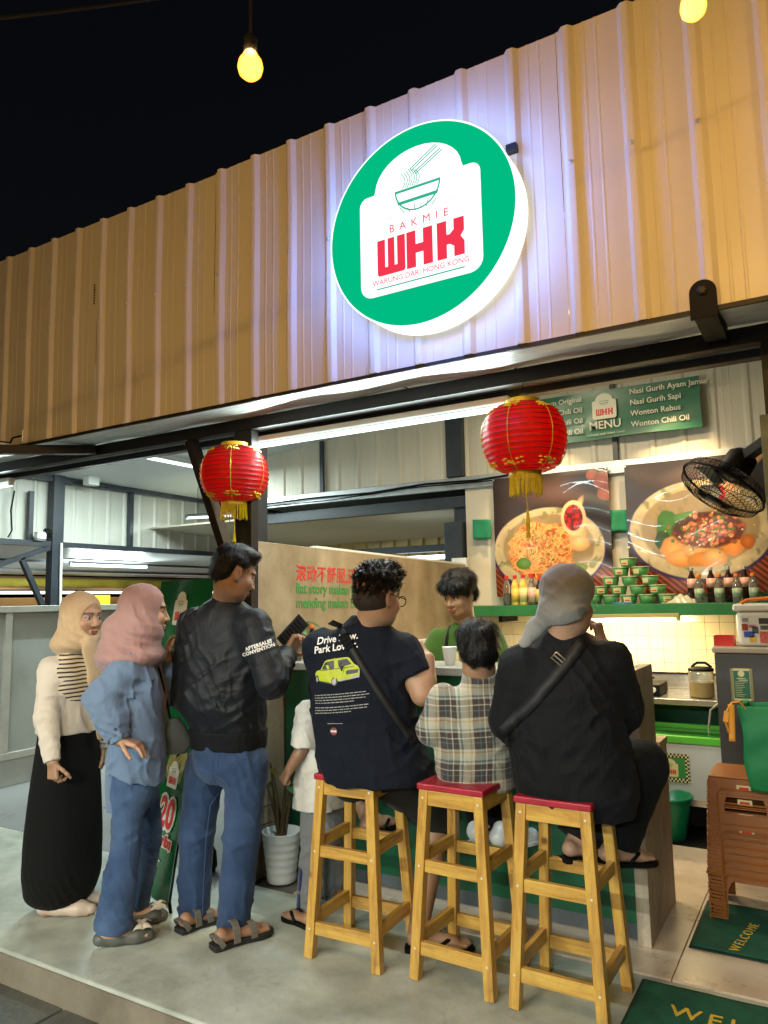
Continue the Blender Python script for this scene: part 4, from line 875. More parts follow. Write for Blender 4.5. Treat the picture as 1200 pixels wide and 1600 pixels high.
# peg heads on the outer faces of the legs
M_peg = pm('pale_peg', (.7,.6,.42), .5); peg = MB().lathe([(.005, 0), (.005, .0015), (0, .0018)], 8, (0, 0, 0), (0, -1, 0)).mesh('peg')
for z in (.115, .415, H-.03):
    q = stool_leg(z)
    for s in (-1, 1): link('peg', peg, M_peg, stool).location = (s*q, -q-.0202, z)
stool.location = (-1.80, 2.79, .001); stool.rotation_euler = (0, 0, R(3))
dup(stool, (-1.322, 2.83, .001), R(-2), 'wooden stool with red seat under the boy in plaid, middle of three')
dup(stool, (-.915, 2.82, .001), R(-1), 'wooden stool with red seat under the woman in black, rightmost of three')

# ------------------------------------------------------------------ stacked brown plastic stools
M_brown = pm('brown_plastic', (.31,.10,.016), .38, var=.1, vs=5, rvar=.06)
ps = thing('plastic_stool', 'brown woven pattern plastic stool on top of the stack under the green bag', 'plastic stool', (0, 0, 0), 'stacked brown plastic stools')
def pst(z): return .148+.022*(1-z/.42)
for q in range(4):
    ca, sa = [(1, 0), (0, 1), (-1, 0), (0, -1)][q]
    def W(x, d, z): return (ca*x-sa*(-d), sa*x+ca*(-d), z)
    b = MB()
    def strip(pts, th=.006):
        n = len(pts); vs = [W(x, pst(z)+o, z) for o in (0, -th) for x, z in pts]
        b.add(vs, [tuple(range(n)), tuple(range(n, 2*n))[::-1]]+[(i, i+n, (i+1) % n+n, (i+1) % n) for i in range(n)])
    e = pst
    strip([(-e(.42), .42), (-e(.34), .34), (e(.34), .34), (e(.42), .42)])
    strip([(-e(.34), .34), (-e(.27), .27), (-.085, .27), (-.085, .31), (-.075, .34)]); strip([(e(.34), .34), (.075, .34), (.085, .31), (.085, .27), (e(.27), .27)])
    strip([(-e(.27), .27), (-e(.2), .2), (e(.2), .2), (e(.27), .27)])
    strip([(-e(.2), .2), (-e(0), 0), (-.105, 0), (-.1, .15), (-.08, .2)]); strip([(e(.2), .2), (.08, .2), (.1, .15), (.105, 0), (e(0), 0)])
    b.build('side', M_brown, ps)
    b = MB()
    for z0, z1, xw in ((.225, .375, .112), (.0, .19, .108)):
        pp = [W(-xw, pst(z0)+.003, z0), W(-xw, pst(z1-.02)+.003, z1-.02), W(-xw+.02, pst(z1)+.003, z1), W(xw-.02, pst(z1)+.003, z1), W(xw, pst(z1-.02)+.003, z1-.02), W(xw, pst(z0)+.003, z0)]
        if z0: pp += [W(-xw, pst(z0)+.003, z0)]
        b.tube(pp, .0045, 6)
    for z in (.355,): b.tube([W(-.1, pst(z)+.001, z), W(.1, pst(z)+.001, z)], .003, 5)
    b.tube([W(-pst(.006)-.004, pst(.006)+.003, .006), W(-.1, pst(.006)+.003, .006)], .006, 6); b.tube([W(pst(.006)+.004, pst(.006)+.003, .006), W(.1, pst(.006)+.003, .006)], .006, 6)
    b.build('moulding', M_brown, ps)
    b = MB()
    for j in range(26):
        z = .02+j*.0152
        for i in range(3):
            for s in (-1, 1):
                x = s*(.152-.0155*i-(.0075 if j % 2 else 0))*(pst(z)/.158)
                if abs(x) < .112: continue
                p0, p1 = W(x-.006, pst(z)+.0015, z), W(x+.006, pst(z)+.0015, z); b.bar(p0, p1, .009, .0085)
    o = b.build('weave', M_brown, ps); o['kind'] = 'stuff'
MB().box((-.148, -.148, .4205), (.148, .148, .428)).build('top', M_brown, ps, bevel=.006)
b = MB(); b.prism([(-.03, -.012), (.03, -.012), (.03, .012), (-.03, .012)], frame((0, -pst(.37)-.0035, .385), (1, 0, 0), (0, 0, 1)), .0006); b.build('sticker', M_lab, ps)
b = MB(); b.prism([(-.02, -.007), (.02, -.007), (.02, .004), (-.02, .004)], frame((0, -pst(.37)-.0042, .385), (1, 0, 0), (0, 0, 1)), .0006); b.build('sticker_print', M_redcap, ps)
PX, PY = -.402, 3.94
ps.location = (PX, PY, .196)
for k, nm in ((2, 'brown plastic stool nested second from the top of the stack'), (1, 'brown plastic stool nested third from the top of the stack'), (0, 'brown plastic stool standing on the mat at the bottom of the stack')):
    s_ = dup(ps, (PX+random.uniform(-.002, .002), PY, .009+k*.0625), random.uniform(-.01, .01), nm)
    for ch in s_.children:
        if ch.name.startswith('moulding'): ch.scale = (.985, .985, 1)
        if ch.name.startswith('side'): ch.scale = (.94, .94, .80)

# green tote bag hung in front of the stack
tb = thing('tote_bag', 'large green fabric tote bag with orange handles at the right edge above the brown stools', 'bag', (-.3, 3.65, .6))
M_tote = pm('green_nonwoven', (.008,.19,.055), .7, var=.12, vs=3, bump=.35, bs=9, bd=.02); M_strap = pm('orange_strap', (.75,.3,.02), .6, var=.1, bump=.3, bs=150)
tl, tr_, bl_ = (-0.384, 3.600, 0.975), (-0.363, 3.600, 0.982), (-0.358, 3.600, 0.621)
x0, zt, xb, zb = tl[0]+.005, tl[2], bl_[0], bl_[2]
def tote(u, v):
    # u goes round the bag: gusset left, front, gusset right, back
    w = .40; g = .13; per = [(0, 3.73), (0.0, 3.6), (w, 3.6), (w, 3.73), (0, 3.73)]
    s = u*4; i = min(int(s), 3); f = s-i; px = per[i][0]+(per[i+1][0]-per[i][0])*f; py = per[i][1]+(per[i+1][1]-per[i][1])*f
    k = v; x = x0+px*(1-.12*k)+(xb-x0)*k; bulge = math.sin(k*3.14)*.02
    pinch = -.03*math.sin(f*3.14)*(1-k)*(1 if i in (1,) else 0) if False else 0
    if i in (0, 2): x += (.03 if i == 0 else -.03)*math.sin(f*3.14)*(1-k)
    return (x+.006*math.sin(k*9+u*20), py-(bulge if i == 1 else 0)+.006*math.sin(k*13+u*25), zt+(zb-zt)*k+.008*math.sin(u*17))
MB().grid(tote, 64, 20).build('bag_body', M_tote, tb, smooth=True, solid=.003)
b = MB(); b.grid(lambda u, v: (xb+.35*u*1.0, 3.6+.13*v, zb+.004*math.sin(u*9)), 6, 3); b.build('bag_base', M_tote, tb, solid=.003)
b = MB()
for k in range(30):
    v = .32+.5*(k/30); p = tote(.125+random.uniform(-.06, .06), v); b.cbox((p[0]-.003, p[1], p[2]), (.002, .012+.012*random.random(), .006))
b.build('pattern_print', pm('pale_green_print', (.25,.5,.3), .7), tb)
def ribbon(pts, w, mat, name, par, up=(0, 1, 0), th=.003):
    b = MB(); n = len(pts)
    for p, q in zip(pts, pts[1:]): b.bar(p, q, w, th, up=up)
    return b.build(name, mat, par)
sx = x0-.005
ribbon([(sx+.03, 3.60, zt-.02), (sx+.01, 3.59, zt+.012), (sx-.02, 3.585, zt+.008), (sx-.042, 3.58, zt-.03), (sx-.05, 3.58, zt-.075), (sx-.04, 3.585, zt-.12)], .02, M_strap, 'handle', tb, up=(0, 0, 1))
b = MB(); b.grid(lambda u, v: (sx-.022+.025*(u-.5)-.006*v, 3.575+.01*math.sin(v*3), zt+.0-.155*v), 2, 10); b.build('handle', M_strap, tb, smooth=True, solid=.003)
MB().tube([(sx+.36, 3.6, zt-.02), (sx+.34, 3.5, zt+.15), (sx+.36, 3.3, zt+.3), (sx+.36, 3.235, zt+.31)], .006, 6).build('handle', M_strap, tb)

# ------------------------------------------------------------------ door mats
M_mat = pm('green_coir', (.006,.095,.05), .95, var=.25, vs=25, bump=.9, bs=420, bd=.006); M_mate = pm('mat_rubber', (.008,.03,.02), .8); M_yl = pm('yellow_letters', (.62,.4,.03), .8, var=.3, vs=80)
def doormat(x0, x1, y0, y1, z, label, txt):
    t = thing('doormat', label, 'doormat', ((x0+x1)/2, (y0+y1)/2, z), 'green welcome mats')
    MB().box((x0, y0, z), (x1, y1, z+.004)).build('backing', M_mate, t)
    b = MB(); b.grid(lambda u, v: (x0+.012+(x1-x0-.024)*u, y0+.012+(y1-y0-.024)*v, z+.0085+.0015*math.sin(u*21+v*9)*math.sin(v*13)), 60, 40); b.build('pile', M_mat, t, smooth=True, solid=.004)
    txt(t)
def mt1(t):
    me = text_mesh('WELCOME', .10, bold=.0008, spacing=1.35, thick=.0012); me.transform(Matrix.Translation(Vector((-.30, 2.885, .0125))-origin(t))); link('lettering', me, M_yl, t)
doormat(-.725, .08, 2.62, 3.075, .0015, 'green welcome mat with yellow lettering at the bottom right corner', mt1)
def mt2(t):
    me = text_mesh('WELCOME', .055, bold=.0, spacing=1.3, thick=.0012); me.transform(Matrix.Translation(Vector((-.42, 3.62, .0125))-origin(t)) @ Matrix.Rotation(R(80), 4, 'Z')); link('lettering', me, M_yl, t)
doormat(-.615, .15, 3.43, 3.97, .0025, 'green mat with worn lettering under the stack of brown stools', mt2)

# ------------------------------------------------------------------ banner stand, pot plant, small things
def xb_map(u, v):   # u to the right, v downwards
    f = 1-v; x = -3.375+.575*u+.03*f; y = 2.83-.177*u+.25*f+.02*math.sin(v*math.pi)+.010*math.sin(u*7+v*5)
    return Vector((x, y, .03+1.55*f))
xb = thing('banner_stand', 'green standing banner with price in red and a noodle bowl badge behind the pink scarf', 'banner', (-3.0, 2.8, 0))
MB().grid(lambda u, v: tuple(xb_map(u, v)), 14, 50).build('banner_cloth', pm('banner_vinyl', (.008,.12,.035), .22, var=.12, vs=4, coat=.4, bump=.25, bs=5, bd=.03), xb, smooth=True)
def on_banner(u, v, s=1.0):
    p = xb_map(u, v); tx = (xb_map(u+.02, v)-xb_map(u-.02, v)); ty = xb_map(u, v-.02)-xb_map(u, v+.02); m = frame(p, tx, ty)
    return m @ Matrix.Translation((0, 0, .006)) @ Matrix.Scale(s, 4)
logo(xb, on_banner(.50, .10), .17, M_let, M_red, M_bgreen, detail=1)
logo(xb, on_banner(.74, .64), .12, M_let, M_red, M_bgreen, detail=1)
MB().prism(arc(0, 0, .12, 0, 360, 28)[:-1], on_banner(.74, .60) @ Matrix.Translation((0, 0, -.002)), .0008).build('noodle_picture', pm('noodle_print', (.5,.42,.12), .4, vs=40, var=.5, col2=(.1,.07,.03)), xb)
lettering('20', on_banner(.74, .76) @ Matrix.Translation((0, 0, .001)), .19, M_let, xb, bold=.02)
lettering('20', on_banner(.74, .76) @ Matrix.Translation((0, 0, .003)), .19, M_red, xb, bold=.006)
lettering('ribu', on_banner(.84, .835) @ Matrix.Translation((0, 0, .001)), .07, M_let, xb, bold=.01)
lettering('ribu', on_banner(.84, .835) @ Matrix.Translation((0, 0, .003)), .07, M_red, xb, bold=.003)
b = MB()
for k in range(3):
    m = on_banner(.6, .895+.025*k); b.prism([(-.1+.03*k, -.003), (.1-.02*k, -.003), (.1-.02*k, .003), (-.1+.03*k, .003)], m, .0006)
b.build('lettering', M_let, xb)['kind'] = 'stuff'
pts = [xb_map(1.005, i/20)+Vector((0, .008, 0)) for i in range(21)]; MB().tube(pts, .006, 6).build('pole', M_black, xb)
MB().tube([xb_map(0, 1)+Vector((0, .006, 0)), xb_map(1, 1)+Vector((0, .006, 0))], .006, 6).build('bottom_bar', M_zinc, xb)
MB().tube([xb_map(.5, .35)+Vector((0, .02, 0)), (-2.95, 3.10, .0)], .008, 6).build('rear_leg', M_black, xb)
MB().tube([xb_map(1, .99)+Vector((0, .01, 0)), (-2.79, 2.66, .0)], .008, 6).build('foot', M_black, xb)
pt = thing('potted_plant', 'thin plant in a ribbed white pot before the green counter', 'plant', (-2.585, 3.235, 0))
pc = (-2.585, 3.235, .001); pr_ = [(0, 0), (.072, 0), (.074, .004)]
for k in range(6): z = .012+k*.038; pr_ += [(.075+.0045*k, z), (.079+.0045*k, z+.018), (.0775+.0045*k, z+.035)]
pr_ += [(.104, .246), (.104, .252), (.098, .252), (.094, .22), (0, .215)]
MB().lathe(pr_, 40, pc).build('pot', M_plastic_w, pt, smooth=True)
MB().lathe([(0, .21), (.092, .212)], 24, pc).build('soil', pm('soil', (.05,.035,.02), .9, var=.4, vs=60, bump=.8, bs=90), pt)
M_stem = pm('stem', (.12,.08,.03), .7, var=.3, vs=30); M_leaf = pm('leaf', (.03,.09,.02), .45, var=.3, vs=12, coat=.15); M_leafy = pm('yellow_leaf', (.4,.32,.03), .5, var=.35, vs=25)
def leaf(b, p, d, l, w, droop=.3):
    p = Vector(p); d = Vector(d).normalized(); s = d.cross(Vector((0, 0, 1))).normalized(); u = s.cross(d); n = 8; vs = []
    for i in range(n+1):
        f = i/n; c = p+d*l*f-Vector((0, 0, 1))*droop*l*f*f; ww = w*math.sin(math.pi*min(1, f*.94+.06))**.7*(1 if f < .97 else .1); vs += [c+s*ww-u*ww*.25, c, c-s*ww-u*ww*.25]
    b.add(vs, [(i*3+j, i*3+j+1, i*3+j+4, i*3+j+3) for i in range(n) for j in range(2)])
b = MB(); bl = MB(); by = MB()
for k in range(6):
    a = k*1.05+.3; t = Vector((-2.585+.13*math.cos(a), 3.235+.07*math.sin(a)-.02, .55+.09*math.sin(k*2.)))
    b.tube([(-2.585+.012*math.cos(a), 3.235+.012*math.sin(a), .2), (-2.585+.03*math.cos(a), 3.235+.03*math.sin(a), .32), t.lerp(Vector((-2.585, 3.235, .5)), .3), t], [.013, .011, .007, .004], 7)
    leaf(bl, t, (math.cos(a), math.sin(a)*.5, .25), .16, .035, .5)
for p, d, l in (((-2.66, 3.18, .47), (-.8, -.3, -.2), .09), ((-2.69, 3.17, .36), (-.5, -.4, -.6), .08), ((-2.70, 3.18, .27), (-.3, -.3, -.8), .09), ((-2.55, 3.15, .56), (.2, -.5, .5), .1), ((-2.72, 3.2, .17), (-.2, -.5, -.7), .08)): leaf(by, p, d, l, .022, .2); b.tube([(-2.585, 3.235, .3), (-2.62, 3.2, p[2]+.03), p], .003, 5)
b.build('stem', M_stem, pt, smooth=True); bl.build('leaves', M_leaf, pt, smooth=True); by.build('yellowed_leaves', M_leafy, pt, smooth=True)
po = thing('drawstring_pouch', 'small black pouch with white drawstring on the floor behind the man in the jacket', 'pouch', (-3.033, 3.143, 0.000))
pp = Vector((-3.033, 3.143, 0.000)); MB().lathe([(0, .003), (.05, .003), (.06, .03), (.055, .1), (.03, .15), (.036, .17)], 16, pp).build('bag', M_black, po, smooth=True)
MB().tube([pp+Vector((-.04, -.03, .16)), pp+Vector((0, -.05, .14)), pp+Vector((.04, -.03, .17)), pp+Vector((.0, -.05, .12)), pp+Vector((-.03, -.06, .05))], .004, 5).build('drawstring', M_plastic_w, po)

# things standing on the bar
BT = 1.1125
cp = (-1.702, 3.500, 1.141); t = thing('paper_cup', 'white paper cup on the grey bar top in front of the boy', 'cup', (cp[0], 3.5, BT))
MB().lathe([(0, .001), (.026, .001), (.027, .003), (.037, .088), (.0395, .09), (.0385, .0925), (.035, .089), (.026, .006), (0, .006)], 28, (cp[0], 3.5, BT)).build('cup', M_plastic_w, t, smooth=True)
vp_ = thing('counter_plant', 'leafy green plant in a small pot on the left end of the bar', 'plant', (-2.767, 3.600, 1.108))
q = Vector(((-2.767, 3.600, 1.108)[0], 3.6, BT)); MB().lathe([(0, 0), (.035, 0), (.045, .07), (.04, .07), (0, .06)], 18, q).build('pot', M_black, vp_, smooth=True)
b = MB(); bl = MB()
for k in range(13):
    a = k*2.4; rr = .05+.008*k; tip = q+Vector((rr*math.cos(a)*.7, rr*math.sin(a)*.5, .13+.011*k)); b.tube([q+Vector((0, 0, .06)), q.lerp(tip, .6)+Vector((0, 0, .03)), tip], .003, 5); leaf(bl, tip, (math.cos(a), math.sin(a), .1), .085, .03, .6)
b.build('stems', M_leaf, vp_); bl.build('leaves', M_leaf, vp_, smooth=True)
for u, Yq, h, r, bd, cp_, lb, lab, fl, nm in ((456, 3.5, .225, .03, M_cola, M_silver, M_labw, 'cola bottle on the bar by the phone holding hand', None, 'cola_bottle'), (474, 3.46, .21, .033, M_glass, pm('blue_cap', (.05,.2,.6), .4), pm('water_label', (.6,.65,.7), .4, var=.2, vs=50), 'clear water bottle with blue cap on the bar', None, 'water_bottle'), (489, 3.56, .20, .03, M_cola, M_orange, M_labg, 'orange capped drink bottle on the bar beside the green card', None, 'drink_bottle')):
    q = ((-2.718, 3.500, 1.117)[0]+(u-456)*.0031, Yq, BT); bottle(q, h, r, bd, cp_, lb, lab, nm, None)
mc = thing('menu_card', 'green card standing on the bar beside the printed shirt', 'card', (-2.542, 3.600, 1.260)); q = (-2.542, 3.600, 1.260)
MB().bar((q[0]-.05, 3.62, BT+.085), (q[0]+.07, 3.62, BT+.085), .004, .17).build('card', M_bgreen, mc); logo(mc, frame((q[0]+.01, 3.617, BT+.10), (1, 0, 0), (0, 0, 1)), .05, M_let, M_red, M_bgreen, detail=0)
MB().box((q[0]-.04, 3.6, BT), (q[0]+.06, 3.64, BT+.006)).build('foot', M_black, mc)

# ------------------------------------------------------------------ fan
fc = Vector((-0.406, 3.847, 1.950)); fa = Vector((-0.517, -0.292, -0.805)); fa.normalize()
fn_ = thing('wall_fan', 'black caged fan tilted down in front of the right hand poster', 'fan', fc)
FM = Vector((0, 0, 1)).rotation_difference(fa).to_matrix().to_4x4(); FT = Matrix.Translation(fc) @ FM
b = MB(); FR = .2
for k in range(56):
    a = 2*math.pi*k/56
    for prof in ([(.04, .075), (.12, .07), (.185, .045), (FR, .0)], [(.05, -.06), (.12, -.065), (.185, -.045), (FR, 0)]):
        b.tube([FT @ Vector((r*math.cos(a+.5*(FR-r)*2), r*math.sin(a+.5*(FR-r)*2), z)) for r, z in prof], .0016, 3, cap=False)
b.build('cage_wires', M_black, fn_)
b = MB()
for r, z, t in ((FR, 0, .006), (.155, .06, .002), (.1, .073, .002), (.155, -.058, .002), (.05, -.06, .003)): b.tube([FT @ Vector((r*math.cos(2*math.pi*k/40), r*math.sin(2*math.pi*k/40), z)) for k in range(40)], t, 5, closed=True)
b.build('cage_rings', M_black, fn_)
b = MB(); b.m = FT; b.lathe([(0, .082), (.04, .08), (.042, .07)], 24); b.build('cage_badge', M_black, fn_, smooth=True)
for k in range(3):
    b = MB(); b.m = FT @ Matrix.Rotation(k*2*math.pi/3, 4, 'Z'); b.grid(lambda u, v: (.03+.14*u, (-.05+.1*v)*(.5+u*.6), .02*(v-.5)*(1-.3*u)), 8, 6); b.build('blade', pm('blade', (.05,.05,.055), .3) if k == 0 else bpy.data.materials['blade'], fn_, smooth=True, solid=.003)
b = MB(); b.m = FT; b.lathe([(0, -.21), (.045, -.205), (.07, -.18), (.075, -.1), (.06, -.066), (0, -.06)], 26); b.build('motor_housing', M_black, fn_, smooth=True)
m0 = FT @ Vector((0, 0, -.17)); MB().bar(m0, (-.14, 3.6, m0.z+.05), .05, .05).build('arm', M_black, fn_, bevel=.006)
MB().box((-.16, 3.55, m0.z-.03), (-.10, 3.65, m0.z+.15)).build('wall_plate', M_black, fn_, bevel=.006)
fp = thing('fan_post', 'steel post carrying the black fan at the right edge', 'post', (-.13, 3.6, 0)); MB().box((-.099, 3.55, .001), (-.03, 3.65, 3.19)).build('post', M_steel, fp)
# conical spots above the posters
for x, lab in ((-1.95, 'small black spot lamp aimed at the poster with the spoon'), (-.9, 'small black spot lamp aimed at the poster behind the fan')):
    t = thing('spot_lamp', lab, 'spot lamp', (x, 5.35, 3.13), 'spot lamps above the posters')
    MB().lathe([(.05, 0), (.03, .08), (.0, .09)], 20, (x, 5.35, 3.10), (0, -.75, .66)).build('housing', M_black, t, smooth=True)
    MB().tube([(x, 5.30, 3.15), (x, 5.30, 3.199)], .008, 8).build('stem', M_black, t)
    l = bpy.data.lights.new('spot', 'SPOT'); l.energy = 130; l.color = (1, .70, .36); l.spot_size = R(64); l.spot_blend = .9; l.shadow_soft_size = .04
    lo = bpy.data.objects.new('spot_light', l); COL.objects.link(lo); lo.parent = t; d = Vector(((-1.994, 5.950, 2.083) if x < -1.5 else (-0.929, 5.950, 2.173)))-Vector((x, 5.37, 3.07)); lo.location = (0, .02, -.06); lo.rotation_euler = d.to_track_quat('-Z', 'Y').to_euler()

# ------------------------------------------------------------------ soft body modelling: smooth unions polygonised with surface nets
A3 = lambda *v: np.array(v, float)
def nrm(v): v = np.asarray(v, float); return v/np.linalg.norm(v)
class SDF:
    def __init__(s, vox): s.vox = vox; s.pr = []; s.fine = []; s.cuts = []; s.fl = []; s.noise = None; s.cr = None
    def _add(s, fn, lo, hi, k, op=0): s.pr.append((fn, np.asarray(lo, float), np.asarray(hi, float), k, op)); return s
    def cap(s, a, b, ra, rb=None, k=.02, flat=None, op=0, c0=False, c1=False):
        a, b = A3(*a), A3(*b); rb = ra if rb is None else rb; ab = b-a; L2 = max(ab@ab, 1e-9); d_ = ab/math.sqrt(L2)
        if flat: n = nrm(flat[0]); sc = flat[1]
        def fn(X, Y, Z):
            px, py, pz = X-a[0], Y-a[1], Z-a[2]; h = np.clip((px*ab[0]+py*ab[1]+pz*ab[2])/L2, 0, 1)
            vx, vy, vz = px-h*ab[0], py-h*ab[1], pz-h*ab[2]; q = vx*vx+vy*vy+vz*vz
            if flat: c = vx*n[0]+vy*n[1]+vz*n[2]; q = q-c*c+(c/sc)**2
            d = np.sqrt(np.maximum(q, 0))-(ra+(rb-ra)*h)
            if flat: d = d*(.5+.5*sc)
            if c0: d = np.maximum(d, -(px*d_[0]+py*d_[1]+pz*d_[2]))
            if c1: d = np.maximum(d, (X-b[0])*d_[0]+(Y-b[1])*d_[1]+(Z-b[2])*d_[2])
            return d
        r = max(ra, rb)*(max(1, flat[1]) if flat else 1); return s._add(fn, np.minimum(a, b)-r, np.maximum(a, b)+r, k, op)
    def chain(s, pts, rs, k=.015, **kw):
        c0 = kw.pop('c0', False); c1 = kw.pop('c1', False); n = len(pts)-1
        for i in range(n): s.cap(pts[i], pts[i+1], rs[i], rs[i+1], k, c0=c0 and i == 0, c1=c1 and i == n-1, **kw)
        return s
    def ell(s, c, r, ax=None, k=.02, op=0):
        c = A3(*c); r = A3(*r); M = np.eye(3) if ax is None else np.array([nrm(a) for a in ax])
        def fn(X, Y, Z):
            x, y, z = X-c[0], Y-c[1], Z-c[2]; u = [M[i][0]*x+M[i][1]*y+M[i][2]*z for i in range(3)]
            k0 = np.sqrt(sum((u[i]/r[i])**2 for i in range(3))); k1 = np.sqrt(sum((u[i]/r[i]**2)**2 for i in range(3)))
            return k0*(k0-1)/np.maximum(k1, 1e-6)
        R_ = np.sqrt(((M.T*r)**2).sum(1)); return s._add(fn, c-R_, c+R_, k, op)
    def loft(s, secs, lat, k=.02, n=2.4, op=0):
        """secs: (centre xyz, half width along lat, half depth) from bottom to top or top to bottom"""
        secs = sorted([(A3(*c), w, d) for c, w, d in secs], key=lambda q: q[0][2]); lat = nrm((lat[0], lat[1], 0)); dep = A3(-lat[1], lat[0], 0)
        z = np.array([q[0][2] for q in secs]); M = np.array([[q[0][0], q[0][1], q[1], q[2]] for q in secs]); zz = np.linspace(z[0], z[-1], 80)
        T = np.gradient(M, z, axis=0) if len(z) > 2 else None
        if T is not None:
            i = np.clip(np.searchsorted(z, zz, 'right')-1, 0, len(z)-2); h = (z[i+1]-z[i])[:, None]; t = ((zz-z[i])/(z[i+1]-z[i]))[:, None]
            V = (2*t**3-3*t**2+1)*M[i]+(t**3-2*t**2+t)*h*T[i]+(-2*t**3+3*t**2)*M[i+1]+(t**3-t**2)*h*T[i+1]
        else: V = np.stack([np.interp(zz, z, M[:, j]) for j in range(4)], 1)
        def fn(X, Y, Z):
            Zc = Z.ravel(); g = [np.interp(Zc, zz, V[:, j])[None, None, :] for j in range(4)]
            x = (X-g[0])*lat[0]+(Y-g[1])*lat[1]; y = (X-g[0])*dep[0]+(Y-g[1])*dep[1]
            q = (np.abs(x/g[2])**n+np.abs(y/g[3])**n)**(1/n); d = (q-1)*np.minimum(g[2], g[3])
            return np.maximum(d, np.maximum(z[0]-Z, Z-z[-1]))
        m = V[:, 2:].max(); return s._add(fn, (V[:, 0].min()-m, V[:, 1].min()-m, z[0]), (V[:, 0].max()+m, V[:, 1].max()+m, z[-1]), k, op)
    def cut(s, p, n): s.cuts.append((A3(*p), nrm(n))); return s
    def fold(s, c, rad, d, wl, amp, warp=1.0): s.fl.append((A3(*c), rad, nrm(d), wl, amp, warp)); return s
    def crumple(s, a, f): s.cr = (a, f); return s
    def mesh(s, name):
        add = [p for p in s.pr if p[4] == 0]; m = .012
        lo = np.min([p[1]-p[3]*.3 for p in add], 0)-m; hi = np.max([p[2]+p[3]*.3 for p in add], 0)+m; ax = []
        for i in range(3):
            c = [lo[i]]
            while c[-1] < hi[i]:
                v = s.vox
                for fl, fh, fv in s.fine:
                    if fl[i] <= c[-1] <= fh[i]: v = min(v, fv)
                c.append(c[-1]+v)
            ax.append(np.array(c, np.float32))
        xs, ys, zs = ax; D = np.full((len(xs), len(ys), len(zs)), .5, np.float32)
        for fn, l, h, k, op in s.pr:
            mg = k+.02; sl = tuple(slice(max(0, np.searchsorted(ax[i], l[i]-mg)-1), np.searchsorted(ax[i], h[i]+mg)+1) for i in range(3))
            X, Y, Z = xs[sl[0]][:, None, None], ys[sl[1]][None, :, None], zs[sl[2]][None, None, :]; d = fn(X, Y, Z).astype(np.float32); a = D[sl]
            if op == 0:
                if k > 0: h_ = np.clip(.5+.5*(d-a)/k, 0, 1); D[sl] = d*(1-h_)+a*h_-k*h_*(1-h_)
                else: D[sl] = np.minimum(a, d)
            else:
                d = -d
                if k > 0: h_ = np.clip(.5-.5*(d-a)/k, 0, 1); D[sl] = d*(1-h_)+a*h_+k*h_*(1-h_)
                else: D[sl] = np.maximum(a, d)
        for p, n in s.cuts: D = np.maximum(D, ((xs-p[0])*n[0])[:, None, None]+((ys-p[1])*n[1])[None, :, None]+((zs-p[2])*n[2])[None, None, :]).astype(np.float32)
        if s.fl or s.noise or s.cr:
            I = np.nonzero(np.abs(D) < .03); X, Y, Z = xs[I[0]], ys[I[1]], zs[I[2]]; t = np.zeros(len(X), np.float32)
            w1 = np.sin(X*13+Z*9+2*np.sin(Y*7+Z*5))+np.sin(Y*15-Z*12+1+1.5*np.sin(X*11))+np.sin(X*9+Y*10+Z*7+2)+.5*np.sin(X*31-Z*27+Y*22); w2 = .5+.5*np.sin(X*17+Y*21+1.5*np.sin(Z*14))*np.sin(Z*19-X*8+1)
            for c, rad, d, wl, amp, wp in s.fl:
                g = (X-c[0])*d[0]+(Y-c[1])*d[1]+(Z-c[2])*d[2]; q = ((X-c[0])**2+(Y-c[1])**2+(Z-c[2])**2)/rad**2
                ph = np.abs(np.sin(math.pi*g/(wl*1.25)+wp*w1*.8)); t += amp*.8*np.exp(-q)*(.25+w2)*(1-1.6*ph**.8)
            if s.noise:
                a, f = s.noise; t += a*(np.sin(X*f+np.sin(Y*f*.7+Z*f*.4)*1.3)+np.sin(Y*f*.9+np.sin(Z*f*.8-X*f*.5)*1.3)+np.sin(Z*f*.6+np.sin(X*f*.9)))/2
            if s.cr:
                a, f = s.cr; g1 = np.abs(np.sin(X*f*1.1+Y*f*.7+Z*f*.45+1.7*np.sin(Z*f*.31+X*f*.5)+w1*.7)); g2 = np.abs(np.sin(X*f*.8-Y*f*.9-Z*f*.6+1.5*np.sin(Y*f*.4-Z*f*.37+2)+w1*.5)); t += a*w2*((1-g1)**2*1.6+(1-g2)**2*1.6-.8)
            D[I] -= t
        return nets(D, xs, ys, zs, name)
